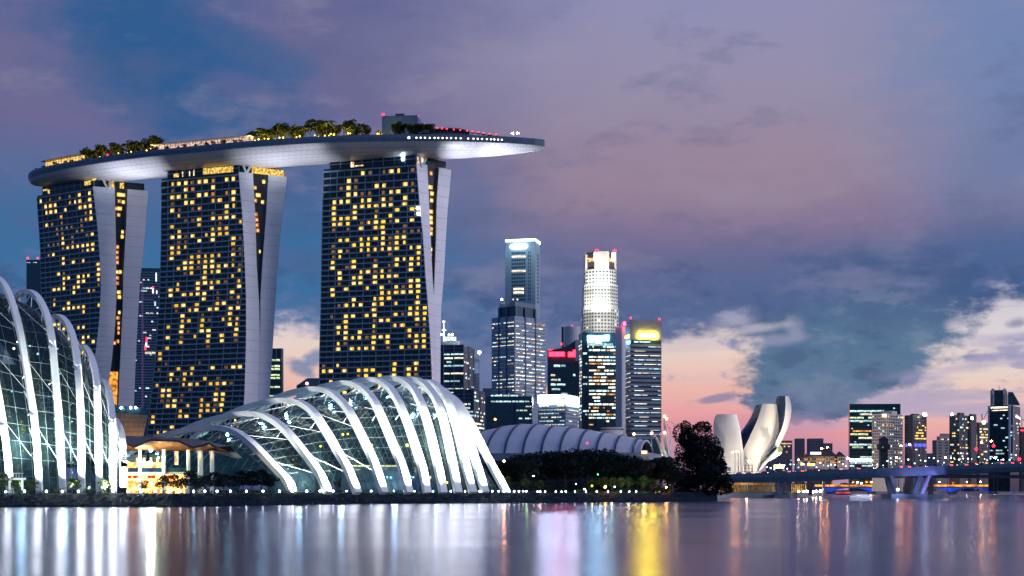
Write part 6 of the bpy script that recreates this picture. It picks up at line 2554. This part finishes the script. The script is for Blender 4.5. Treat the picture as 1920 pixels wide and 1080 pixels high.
# ------------------------------------------------------------------ road bridge
br = thing('road_bridge', 'long grey road bridge rising to the right on slanted piers lit violet', 'bridge', G(1640, 660, 0))
BR = [(1352, 752), (1450, 728), (1560, 688), (1660, 655), (1760, 630), (1880, 604), (2000, 582), (2140, 560)]
topy = [(1352, 890.5), (1450, 887), (1600, 880.5), (1700, 877), (1800, 873.5), (1920, 869), (2140, 860)]
boty = [(1352, 905), (1450, 904.5), (1545, 901), (1600, 897), (1670, 893.5), (1745, 891), (1800, 888.5), (1920, 884), (2140, 876)]
M_conc = mat('bridge_concrete', (.19, .28, .33), .7, vary=.12, scale=.15, lines=[(0, 11.0, .2, .5)])


def bpt(x, y, off=0.0):
    D = interp(BR, x)
    p = P(x, y, D)
    return V((p.x + off * .26, p.y + off, p.z))


rows = []
for x in range(1352, 2141, 8):
    t, b_ = bpt(x, interp(topy, x)), bpt(x, interp(boty, x))
    bk = V((6.5, 24, 0))
    rows.append([b_ + V((1.2, 4, -.1)), b_, V((b_.x, b_.y, (t.z + b_.z) / 2 + .3)) + V((-.25, -.9, 0)), t + V((-.25, -.9, .25)), t + V((0, -.4, .25)), t + V((0, -.35, -.25)), t + bk + V((0, -.3, -.25)), t + bk + V((0, -.3, .25)), t + bk + V((0, .3, .25)), b_ + bk])
m_ = MB()
m_.grid(rows, 0, close=True)
m_.face(range(10))
m_.build('deck', M_conc, br)
rl = MB()
pp = [bpt(x, interp(topy, x)) + V((0, -.2, 1.25)) for x in range(1352, 2141, 6)]
rl.sweep(pp, .09, .09)
for p in pp:
    rl.sweep([p + V((0, 0, -1.0)), p], .08, .08)
rl.build('railing', M_metal, br)
M_pier = mat('pier_concrete', (.30, .33, .40), .7, vary=.1)


def leg(x0, y0, x1, y1, wpx, off, deep, nm='pier_leg', m=M_pier):
    q = MB()
    D = interp(BR, (x0 + x1) / 2) + off
    a, b_ = P(x0, y0, D), P(x1, y1, D)
    wd = wpx / F * D
    q.hexa([a + V((-wd / 2, 0, 0)), a + V((wd / 2, 0, 0)), a + V((wd / 2, deep, 0)), a + V((-wd / 2, deep, 0)), b_ + V((-wd / 2, 0, 0)), b_ + V((wd / 2, 0, 0)), b_ + V((wd / 2, deep, 0)), b_ + V((-wd / 2, deep, 0))])
    return q.build(nm, m, br)


leg(1683.5, 926, 1671, 891, 5.6, 1.5, 3.0)
leg(1730, 926, 1744.5, 889, 5.6, 1.5, 3.0)
leg(1673, 926, 1665, 893, 9, 13, 3.0, 'pier_leg', M_conc)
leg(1716, 926, 1728, 890, 9, 13, 3.0, 'pier_leg', M_conc)
m_ = MB()
c = G(1706, 643, 0)
m_.box(c + V((-.5, 8, .3)), 16, 18, 3.4)
m_.build('pile_cap', M_conc, br)
for x, wd in ((1463.5, 7.0), (1478, 5)):
    leg(x, 934 if x < 1470 else 930, x, 904, wd, 2 + (8 if x > 1470 else 0), 3)
m_ = MB()
c = G(1466, 722, 0)
m_.box(c + V((0, 6, .3)), 8, 16, 3)
m_.build('pile_cap', M_conc, br)
for x in (1521, 1702, 1747):
    leg(x, 929, x, 893, 6.5, 30, 3, 'pier_leg', mat('dark_deck', (.05, .06, .09), .7))
leg(1545, 929, 1545, 903, 4, 60, 2, 'pier_leg')
for x in (1748,):
    m_ = MB()
    m_.box(G(x, interp(BR, x) + 31, .6), 9, 6, 2.4)
    m_.build('pile_cap', M_conc, br)
VI = (.36, .30, 1.0)
for s_, t_, pw in (((1690, 929, 625), (1676, 902, 640), 2600), ((1727, 929, 625), (1740, 895, 640), 2800), ((1744, 892, 618), (1744.5, 884, 632), 900), ((1463, 936, 690), (1463, 915, 730), 3000)):
    spot('pier_floodlight', P(*s_), P(*t_), pw * 4.5, VI, 70, .6, .4)
globe_lamp('pier_lamp', 'small white lamp at the foot of the violet slanted pier leg', P(1683.2, 919.5, 641), .5, 0, E_lamp)
# second, lower deck behind
br2 = thing('road_bridge', 'lower second bridge deck running behind the slanted piers', 'bridge', G(1830, 760, 0))
m_ = MB()
rows = []
for x in range(1500, 2141, 16):
    D = 790 - (x - 1500) * .12
    a, b_ = P(x, 889 + (x - 1740) * .008, D), P(x, 896 + (x - 1740) * .004, D)
    rows.append([b_, a, a + V((3, 14, 0)), b_ + V((3, 14, 0))])
m_.grid(rows, 0, close=True)
m_.build('deck', mat('dark_deck', (.05, .06, .09), .7), br2)

# cars at rest on the bridges
def car(label, loc, ang, body, lights='rear', group=None):
    t = thing('car', label, 'car', V(loc), group)
    t.rotation_euler = (0, 0, ang)
    m_ = MB()
    sec = [(-2.15, .35, .75), (-2.1, .3, .95), (-1.5, .3, 1.0), (-.9, .3, 1.42), (.4, .3, 1.45), (1.1, .3, 1.0), (1.95, .3, .82), (2.15, .35, .6)]
    rows = [[(x, -.85, zb), (x, .85, zb), (x, .85 if zt < 1.1 else .68, zt), (x, -.85 if zt < 1.1 else -.68, zt)] for x, zb, zt in sec]
    m_.grid([[V(loc) + V(p) for p in r] for r in rows], 0, close=True)
    m_.face([0, 1, 2, 3])
    k = len(m_.v) - 4
    m_.face([k, k + 1, k + 2, k + 3])
    m_.build('body', body, t)
    for x in (-1.35, 1.35):
        for s_ in (-1, 1):
            w_ = MB()
            c = V(loc) + V((x, s_ * .8, .32))
            w_.sweep([c + V((0, -.1, 0)), c + V((0, .1, 0))], .64, .64, 0, 10)
            w_.build('wheel', M_dark, t)
    for s_ in (-1, 1):
        w_ = MB()
        w_.box(V(loc) + V((-2.18, s_ * .6, .72)), .1, .4, .22)
        w_.build('taillight', glow_mat('taillight', (1, .06, .03), 14), t)
        w_ = MB()
        w_.box(V(loc) + V((2.16, s_ * .6, .62)), .1, .36, .2)
        w_.build('headlight', glow_mat('headlight', (1, .9, .75), 30), t)
    return t


CB = [mat('white_car_paint', (.6, .6, .62), .3), mat('dark_car_paint', (.04, .05, .07), .3), mat('red_car_paint', (.35, .03, .03), .3), mat('silver_car_paint', (.4, .42, .45), .3)]
BC = []
xs = [1386, 1402, 1431, 1447, 1474, 1498, 1529, 1556, 1571, 1604, 1634, 1652, 1683, 1699, 1731, 1760, 1777, 1806, 1829, 1848, 1872, 1893, 1911]
protos = []
for i, x in enumerate(xs):
    lane = 3.2 + 4.2 * (i % 4)
    p = bpt(x, interp(topy, x), lane)
    q = bpt(x + 6, interp(topy, x + 6), lane)
    an = math.atan2(q.y - p.y, q.x - p.x) + (math.pi if (i % 4) < 2 else 0)
    lb = '%s car on the bridge, %s from the left along the deck' % (('white', 'dark', 'red', 'silver')[(i * 3) % 4], ordw(i + 1))
    loc = p + V((0, 0, -.22))
    if i < 4:
        protos.append((car(lb, loc, an, CB[(i * 3) % 4], group='cars on the bridge'), (i * 3) % 4))
    else:
        src = [pr for pr, c_ in protos if c_ == (i * 3) % 4][0]
        copy_tree(src, loc, an, 1.0, lb)

# lamp standards on the bridge and quays
def lamp_post(label, x, y, D, zb, em, r_=.42, arm=1.2, group='street lamps right of the museum'):
    top = P(x, y, D)
    t = thing('street_lamp', label, 'street lamp', V((top.x + arm, D, zb)), group)
    m_ = MB()
    m_.sweep([V((top.x + arm, D, zb)), V((top.x + arm, D, top.z - .6)), V((top.x + arm * .8, D, top.z + .1)), top + V((0, 0, .25))], .26, .26, 0, 6)
    m_.build('pole', M_metal, t)
    m_ = MB()
    m_.box(top + V((0, 0, .35)), 1.1, .5, .22)
    m_.build('lamp_head', M_metal, t)
    m_ = MB()
    m_.ball(top, r_ * .62, 0, 8, 6, .8)
    m_.build('bulb', em, t)
    return t


for i, (x, y, D, em, r_) in enumerate(((1374, 848, 770, E_sodium, .62), (1380, 846, 775, E_sodium, .5), (1385, 847, 780, E_sodium, .35), (1497, 862, 900, E_sodiumw, .6), (1541, 841, 740, E_sodium, .62), (1551, 838.5, 745, E_sodium, .6), (1589.5, 859.5, 900, E_sodiumw, .75), (1681, 858, 860, E_sodiumw, .62), (1689.5, 836, 690, E_sodium, .58), (1705.5, 833.5, 690, E_sodium, .62), (1772.5, 858, 820, E_sodiumw, .68),
                                        (1840, 829.5, 650, E_sodium, .62), (1858.5, 827, 650, E_sodium, .58), (1866, 858.5, 800, E_sodiumw, .7))):
    lamp_post('tall %s street lamp, %s from the left among those right of the big tree' % ('orange' if em is E_sodium else 'warm white', ordw(i + 1)), x, y, D, 2.4, em, r_)
for x, y, k in ((1830.5, 844, 'left'), (1863, 838, 'middle'), (1911.5, 863, 'right')):
    globe_lamp('traffic_light', '%s of three red traffic lights above the bridge at the far right' % k, P(x, y, 640), .7, 0, glow_mat('red_signal', (1, .01, .03), 9), 'red traffic lights')
rq = random.Random(9)
pl0 = globe_lamp('promenade_lamp', 'tiny blue-white lamp in the row on the quay behind the bridge, first from left', P(1431, 873, 900), .34, 1.2, E_blue, 'small lamps on the quay')
xs = [1438, 1445, 1452, 1462, 1471, 1476, 1482, 1489, 1497, 1507, 1516, 1526, 1531, 1538, 1545, 1553, 1558, 1566, 1574, 1581, 1586, 1594, 1605, 1620, 1636, 1645, 1656, 1664, 1671, 1679, 1690, 1703, 1715, 1726, 1735, 1742, 1751, 1759, 1770, 1783, 1789, 1798, 1806, 1815, 1822, 1835, 1846, 1857, 1871, 1881, 1893, 1905]
for i, x in enumerate(xs):
    p = P(x, interp(topy, x) - rq.uniform(2.5, 14), 900)
    copy_tree(pl0, p, 0, rq.uniform(.7, 1.35), 'tiny blue-white lamp in the row on the quay behind the bridge, %s from left' % ordw(i + 2))
# far low arched bridge lit blue with amber railing
fb = thing('arched_bridge', 'far low arched bridge with blue lit arches and glowing amber railing', 'bridge', G(1720, 1300, 0))
yz = lambda y: CZ + (HY - y) / F * 1300
m_ = MB()
A, B = G(1528, 1300, 0), G(1903, 1300, 0)
m_.obox(V((A.x, A.y, yz(914.2))), V((1, 0, 0)), V((0, 1, 0)), (B - A).length, 14, yz(912.3) - yz(914.2))
m_.build('deck', M_navy, fb)
m_ = MB()
m_.obox(V((A.x, A.y - .2, yz(912.2))), V((1, 0, 0)), V((0, 1, 0)), (B - A).length, .4, yz(908.8) - yz(912.2))
m_.build('railing', glow_mat('amber_railing_glow', (1, .30, .03), 1.5, .18), fb)  # orange light on the railing is put in as its own glow
M_arch = glow_mat('blue_arch_glow', (.03, .09, .85), .55, .06)  # blue light on the arches is put in as their own glow
ends = [1498, 1558, 1634, 1710, 1786, 1862, 1925]
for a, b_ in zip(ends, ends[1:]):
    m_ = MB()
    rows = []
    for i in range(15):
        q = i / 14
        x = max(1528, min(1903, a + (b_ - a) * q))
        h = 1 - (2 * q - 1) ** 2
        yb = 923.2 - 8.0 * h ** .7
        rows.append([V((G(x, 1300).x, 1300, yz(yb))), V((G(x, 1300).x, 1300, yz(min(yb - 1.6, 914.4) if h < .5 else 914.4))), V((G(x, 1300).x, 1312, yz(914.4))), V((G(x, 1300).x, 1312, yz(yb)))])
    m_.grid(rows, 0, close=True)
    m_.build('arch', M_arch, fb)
for x in ends[1:-1]:
    m_ = MB()
    m_.box(V((G(x, 1306).x, 1306, 1.0)), 4.5, 12, 4)
    m_.build('pier', M_navy, fb)
for i, (x, y, em) in enumerate(((1608, 904, E_sodiumw), (1615, 906, E_sodiumw), (1633.5, 904, E_sodium), (1658.8, 903.8, E_sodiumw), (1684.5, 903.8, E_sodiumw), (1761.5, 903.8, E_sodiumw), (1813, 903.8, E_sodiumw), (1838.5, 903.5, E_sodiumw), (1864.5, 903.5, E_sodiumw), (1890.5, 903.5, E_sodiumw))):
    lamp_post('white lamp over the far arched bridge, %s from the left' % ordw(i + 1), x, y, 1290, yz(912), em, .75, .6, 'lamps along the far arched bridge')
for i, x in enumerate((1561, 1635, 1713, 1787)):
    t = thing('gantry', 'orange lit gantry standing on the far arched bridge, %s from the left' % ordw(i + 1), 'gantry', G(x, 1302, yz(912)), 'gantries on the far bridge')
    m_ = MB()
    m_.box(V((G(x, 1302).x, 1302, yz(907.8))), 1.2, 1, 4)
    m_.build('post', mat('orange_glow_gantry', (.5, .2, .08), .7, emit=((1, .35, .05), .35)), t)  # orange light on the gantry is put in as its own faint glow
    m_ = MB()
    m_.box(V((G(x, 1302).x, 1302, yz(904))), 2.4, 1, .6)
    m_.build('beam', mat('orange_glow_gantry', (.5, .2, .08), .7), t)
# far bank behind the arched bridge with trees
rf = random.Random(14)
bt0 = broad_tree(71, 9, 12, 240, 1.0, 'dark tree on the far bank behind the arched bridge, first from the left', G(1580, 1460, 2.4), M_leaf, 'trees behind the far bridge')
for i in range(16):
    x = 1600 + i * 21
    copy_tree(bt0, G(x, 1450 + rf.uniform(-15, 25), 2.4), rf.uniform(0, 6), (1.3, 1.3, rf.uniform(.8, 1.1)), 'dark tree on the far bank behind the arched bridge, %s from the left' % ordw(i + 2))
# quay pavilions glowing under the bridge
for (x0, x1, y0, y1, D, n_, lb) in ((1340, 1405, 908.5, 923, 765, 22, 'quay pavilion with glowing golden upright fins under the left end of the bridge'), (1405, 1457, 907, 922, 772, 20, 'taller fin-fronted golden pavilion left of the bridge pier'), (1484, 1516, 907.5, 924, 790, 8, 'bright pavilion with greenery between the bridge piers')):
    t = thing('quay_pavilion', lb, 'pavilion', P((x0 + x1) / 2, y1, D), 'golden pavilions on the quay')
    e = V((1, .25, 0)).normalized()
    a = P(x0, y1, D)
    Lw = (x1 - x0) / F * D
    h_ = (y1 - y0) / F * D
    m_ = MB()
    m_.obox(V((a.x, a.y, a.z)) + V((0, 2, 0)), e, V((-e.y, e.x, 0)), Lw, .3, h_)
    m_.build('lit_wall', glow_mat('golden_hall_light', (1, .58, .18), .85, .5), t)
    m_ = MB()
    m_.obox(V((a.x, a.y, a.z + h_)) + V((0, -.5, 0)), e, V((-e.y, e.x, 0)), Lw, 6, .5)
    m_.build('roof', M_roofd, t)
    for j in range(n_ + 1):
        m_ = MB()
        m_.obox(V((a.x, a.y, a.z)) + e * (Lw * j / n_ - .2), e, V((-e.y, e.x, 0)), .28, 1.0, h_)
        m_.build('column', M_metal, t)
t = thing('quay_wall_panel', 'row of orange-tan lit panels under the bridge edge', 'panel', P(1385, 908, 760))
m_ = MB()
for i in range(6):
    m_.hexa([P(1375 + i * 13.3, 909, 758), P(1387 + i * 13.3, 909, 758), P(1387 + i * 13.3, 909, 758.4), P(1375 + i * 13.3, 909, 758.4), P(1375 + i * 13.3, 904, 758), P(1387 + i * 13.3, 904, 758), P(1387 + i * 13.3, 904, 758.4), P(1375 + i * 13.3, 904, 758.4)])
m_.build('board', mat('tan_board', (.45, .28, .16), .7, vary=.35, scale=.08), t)
point('quay_light', P(1400, 906, 752), 2500, (1, .7, .35), .5)
for i, (x, y) in enumerate(((1497, 925), (1507, 925), (1513, 925), (1524, 926), (1530, 925), (1538, 924), (1545, 925))):
    globe_lamp('quay_lamp', 'round lamp low on the quay edge right of the bridge pier, %s from the left' % ordw(i + 1), P(x, y - 1, 760), .48, .4, E_sodiumw, 'low lamps on the quay edge')
bo = thing('river_boat', 'long low red lit tour boat moored before the far arched bridge', 'boat', G(1583, 1150, 0))
m_ = MB()
rows = []
for x, hw in ((1566, .3), (1570, 1.6), (1590, 2.0), (1597, 1.6), (1599, .4)):
    c = G(x, 1150, 0)
    rows.append([c + V((0, -hw, .9)), c + V((0, -hw * .6, -.2)), c + V((0, hw * .6, -.2)), c + V((0, hw, .9))])
m_.grid(rows, 0, close=True)
m_.build('hull', M_dark, bo)
m_ = MB()
m_.obox(G(1569, 1149.2, .95), V((1, 0, 0)), V((0, 1, 0)), 11, 1.8, .9)
m_.build('cabin', glow_mat('red_cabin', (1, .05, .12), 1.1, .4), bo)
m_ = MB()
m_.obox(G(1568, 1148.9, 1.9), V((1, 0, 0)), V((0, 1, 0)), 12, 2.4, .2)
m_.build('roof', mat('red_roof', (.4, .04, .06), .5), bo)

# ------------------------------------------------------------------ treeline, big tree, bank planting, bank lamps
rt = random.Random(41)
GT = 'dark trees behind the bank'
tp = [broad_tree(51 + i, h, s_, 1150, .62, 'x', G(x, D, 3.0), M_leaf, GT) for i, (h, s_, x, D) in enumerate(((14, 14, 985, 478), (15.5, 14, 1030, 492), (16, 15.5, 1085, 500), (11.5, 12, 955, 486)))]
for o, n_ in zip(tp, ('third', 'sixth', 'ninth', 'first')):
    o['label'] = 'dark spreading tree of the treeline below the arched hall, %s of the proto set from the ribbed dome' % n_
plc = [(938, 500, .85, 3), (968, 505, .8, 0), (1000, 505, .95, 1), (1015, 488, .9, 0), (1046, 500, 1.02, 1), (1060, 486, .95, 0), (1072, 510, .98, 2), (1102, 488, 1.04, 1), (1120, 505, 1.0, 2), (1135, 490, 1.0, 1), (1150, 508, .88, 2), (1168, 492, .9, 1), (1185, 508, .84, 2), (1202, 494, .88, 0), (1220, 512, .8, 1), (1238, 500, .95, 0), (1252, 515, .9, 1), (1195, 482, .7, 3), (1262, 494, .8, 3)]
allt = [(o.location.x / o.location.y, o) for o in tp]
for x, D, s_, k in plc:
    o = copy_tree(tp[k], G(x, D, 3.0), rt.uniform(0, 6.2), s_, 'x')
    allt.append((o.location.x / o.location.y, o))
for i, (_, o) in enumerate(sorted(allt, key=lambda q: q[0])):
    o['label'] = 'dark spreading tree of the treeline below the arched hall, %s from the ribbed dome' % ordw(i + 1)
# lit small trees in front of the treeline
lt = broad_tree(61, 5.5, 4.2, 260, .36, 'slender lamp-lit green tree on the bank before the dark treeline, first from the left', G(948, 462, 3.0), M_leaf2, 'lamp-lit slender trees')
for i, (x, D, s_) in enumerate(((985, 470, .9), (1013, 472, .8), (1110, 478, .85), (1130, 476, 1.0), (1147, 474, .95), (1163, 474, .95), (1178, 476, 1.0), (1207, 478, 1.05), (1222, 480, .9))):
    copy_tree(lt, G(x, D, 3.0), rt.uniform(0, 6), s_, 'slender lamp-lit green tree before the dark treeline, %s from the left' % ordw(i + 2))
lx = [(945, 866, E_sodium, .28, 'orange lamp in the trees right beside the ribbed dome foot'), (1000, 893, E_sodiumw, .16, 'dim pinkish lamp low in the left part of the dark treeline'), (1121, 890.5, glow_mat('green_lamp', (.1, 1, .3), 7), .22, 'green lamp in the middle of the dark treeline'), (1110, 912, E_yell, .26, 'yellow lamp lighting a bush below the middle of the treeline'), (1135, 914, E_sodium, .26, 'orange lamp below the treeline left of a white one'), (1152.5, 914, E_blue, .26, 'bluish white lamp below the treeline right of the orange one'),
      (1080, 908, E_lamp, .10, 'pin-point white lamp above the bank path'), (1096, 918, E_sodiumw, .13, 'pin-point warm lamp beside the yellow-lit bush'), (1249, 914, E_sodium, .20, 'orange lamp under the big tree by the water'), (1229, 924, E_yell, .16, 'yellow lamp low on the bank left of the big tree'), (1236.5, 922.5, MATS['green_lamp'], .16, 'green lamp low on the bank left of the big tree')]
for x, y, em, r_, lb in lx:
    globe_lamp('park_lamp', lb, P(x, y, 464 if x < 1200 else 486), r_, 0, em, 'lamps scattered in the treeline')
for x, D, z, pw, c in ((948, 456, 6, 420, (1, .55, .3)), (988, 464, 9, 300, (.5, 1, .2)), (1012, 466, 8, 260, (1, .6, .4)), (1111, 470, 4.6, 240, (1, .9, .3)), (1125, 470, 9, 260, (.9, .9, .4)), (1147, 468, 4, 300, (1, .95, .6)), (1178, 470, 6, 320, (1, .95, .6)), (1207, 472, 6, 300, (1, .95, .6)), (1147, 472, 12, 140, (.3, 1, .2)), (1222, 488, 12, 380, (1, .3, .1)), (1252, 490, 3.8, 260, (1, .5, .25)), (1208, 474, 3.6, 180, (.7, 1, .3)), (1268, 498, 12, 300, (1, .8, .2))):
    point('park_lamp_light', G(x, D, z), pw, c, .3)
bt = broad_tree(81, 22.5, 17.5, 6500, .58, 'big dark bushy tree standing alone at the right end of the bank before the museum', G(1309, 512, 3.0), M_leaf, None, low=.0)
extra = MB()
rr = random.Random(83)
c0 = G(1309, 512, 0)
for x, y, rx, rz, n_ in [(a, b, c, d, int(e * 1.7)) for a, b, c, d, e in ((1290, 822, 3.4, 4.2, 420), (1312, 815, 4.6, 4.0, 520), (1335, 836, 3.2, 4.0, 380), (1345, 848, 2.4, 2.2, 240), (1283, 870, 3.6, 4.2, 420), (1325, 880, 6, 5, 700), (1350, 895, 4.0, 3.0, 380), (1362, 905, 2.6, 2.0, 260), (1300, 900, 6, 3.5, 560), (1272, 812, 2.2, 3.4, 200), (1290, 850, 5, 5, 700), (1315, 850, 6, 5.5, 900), (1335, 868, 5, 4.5, 600), (1275, 895, 4.5, 3.5, 500), (1310, 912, 9, 3.0, 700), (1345, 918, 6, 2.0, 400), (1270, 915, 5, 2.4, 350), (1285, 800, 2.0, 2.2, 160), (1318, 800, 3, 2.0, 240))]:
    leaf_cloud(extra, P(x, y, 512 + rr.uniform(-2, 2)), (rx, 2.6, rz), n_, .50, rr)
extra.build('crown', M_leaf, bt)
ob = broad_tree(85, 6, 9, 500, .5, 'low dark tree leaning over the water right of the big tree', G(1350, 520, 2.6), M_leaf, None, low=.1)
# small trees in front of the pavilion and between the domes
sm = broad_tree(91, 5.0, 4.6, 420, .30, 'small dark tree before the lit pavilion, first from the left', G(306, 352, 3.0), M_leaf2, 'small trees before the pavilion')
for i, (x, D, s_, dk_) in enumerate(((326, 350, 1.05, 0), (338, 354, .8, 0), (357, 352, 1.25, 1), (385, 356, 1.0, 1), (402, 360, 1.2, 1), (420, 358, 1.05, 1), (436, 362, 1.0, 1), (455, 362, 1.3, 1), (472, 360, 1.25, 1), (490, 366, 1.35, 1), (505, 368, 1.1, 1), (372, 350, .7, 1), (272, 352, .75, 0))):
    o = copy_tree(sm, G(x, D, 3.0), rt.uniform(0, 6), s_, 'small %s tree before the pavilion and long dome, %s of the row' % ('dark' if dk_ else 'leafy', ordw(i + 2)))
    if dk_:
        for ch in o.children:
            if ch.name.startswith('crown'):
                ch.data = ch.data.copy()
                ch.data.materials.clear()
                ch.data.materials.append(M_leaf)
for i, (x, D, s_) in enumerate(((58, 345, .75), (5, 344, 1.1), (24, 346, .9), (138, 345, .85), (196, 346, .8))):
    copy_tree(sm, G(x, D, 3.0), rt.uniform(0, 6), s_, 'small green tree at the foot of the tall dome, %s' % ('between its first two full ribs', 'at the left edge', 'just right of the leftmost one', 'between the third and fourth ribs', 'between the last two ribs')[i], 'small trees at the foot of the tall dome')
# hedge of low planting along the bank edge: ground cover
hd = MB()
rh = random.Random(17)
x = -40
while x < 1260:
    D = shore(x) + rh.uniform(15.5, 19)
    hgt = rh.choice((.45, .55, .7, .95, 1.3)) * (1.25 if 320 < x < 520 else 1.0)
    leaf_cloud(hd, G(x, D, 3.0 + hgt * .35), (rh.uniform(.5, 1.3), .7, hgt), 26, .24, rh, 0 if rh.random() < .75 else 1)
    x += rh.uniform(2.2, 5.0)
for i in range(120):
    x = 935 + i * 3.05
    D = shore(x) + rh.uniform(26, 60)
    hgt = rh.uniform(1.2, 3.2) if x < 1285 else rh.uniform(1.5, 2.6)
    leaf_cloud(hd, G(x, D, 3.0 + hgt * .3), (rh.uniform(1.4, 2.4), 1.2, hgt), 80, .42, rh, 0)
tag(hd.build('ground_cover', [M_leaf, M_leaf2]), 'dark low planting along the top of the bank', None, None, 'stuff')
# bollard lamps along the bank
bxs = [11, 46, 87, 117, 147, 212, 240, 265, 291, 317, 338, 363, 384, 407, 432, 462, 493, 524, 549, 575, 600, 625, 650, 673, 696, 718, 738, 758, 777, 795, 812, 829, 845, 859, 872, 886, 899, 911, 923, 935, 945, 955, 964, 973, 981, 987, 1008, 1013, 1022, 1042, 1053, 1061, 1078, 1099, 1119, 1140, 1164, 1180, 1193]
bl0 = None
for i, x in enumerate(bxs):
    D = shore(x) + 14.2
    p = G(x, D, 2.95)
    lb = 'small white bollard lamp on the edge of the bank, %s from the left end' % ordw(i + 1)
    if bl0 is None:
        bl0 = globe_lamp('bollard_lamp', lb, p, .20, .42, E_lamp, 'bollard lamps along the bank')
    else:
        copy_tree(bl0, p, 0, (1.15 if i < 28 else .95) * (.8 if x > 1000 else 1), lb)
# low spot lamps that wash the base of the tall dome and a footbridge railing at its left
fbg = thing('boardwalk', 'white lit boardwalk with railing at the foot of the tall dome, far left', 'boardwalk', G(18, 344))
m_ = MB()
m_.obox(G(-30, 344, CZ + 26 / F * 344 - 1.0), V((1, 0, 0)), V((0, 1, 0)), 9.5, 1.5, .5)
m_.build('walkway', M_white, fbg)
m_ = MB()
z0 = CZ + 26 / F * 344
for i in range(14):
    a = G(-28 + i * 5.3, 344.1, z0 - .5)
    m_.sweep([a, a + V((0, 0, 1.1))], .07, .07)
m_.sweep([G(-30, 344.1, z0 + .6), G(44, 344.1, z0 + .6)], .09, .09)
m_.build('railing', M_white, fbg)
for x in (-20, 18, 42):
    m_ = MB()
    m_.sweep([G(x, 344.6, 3), G(x, 344.6, z0 - 1)], .4, .4)
    m_.build('leg', M_white, fbg)
spot('boardwalk_light', G(18, 339, 3.2), G(18, 346, 6), 1400, (.9, 1, 1), 120)
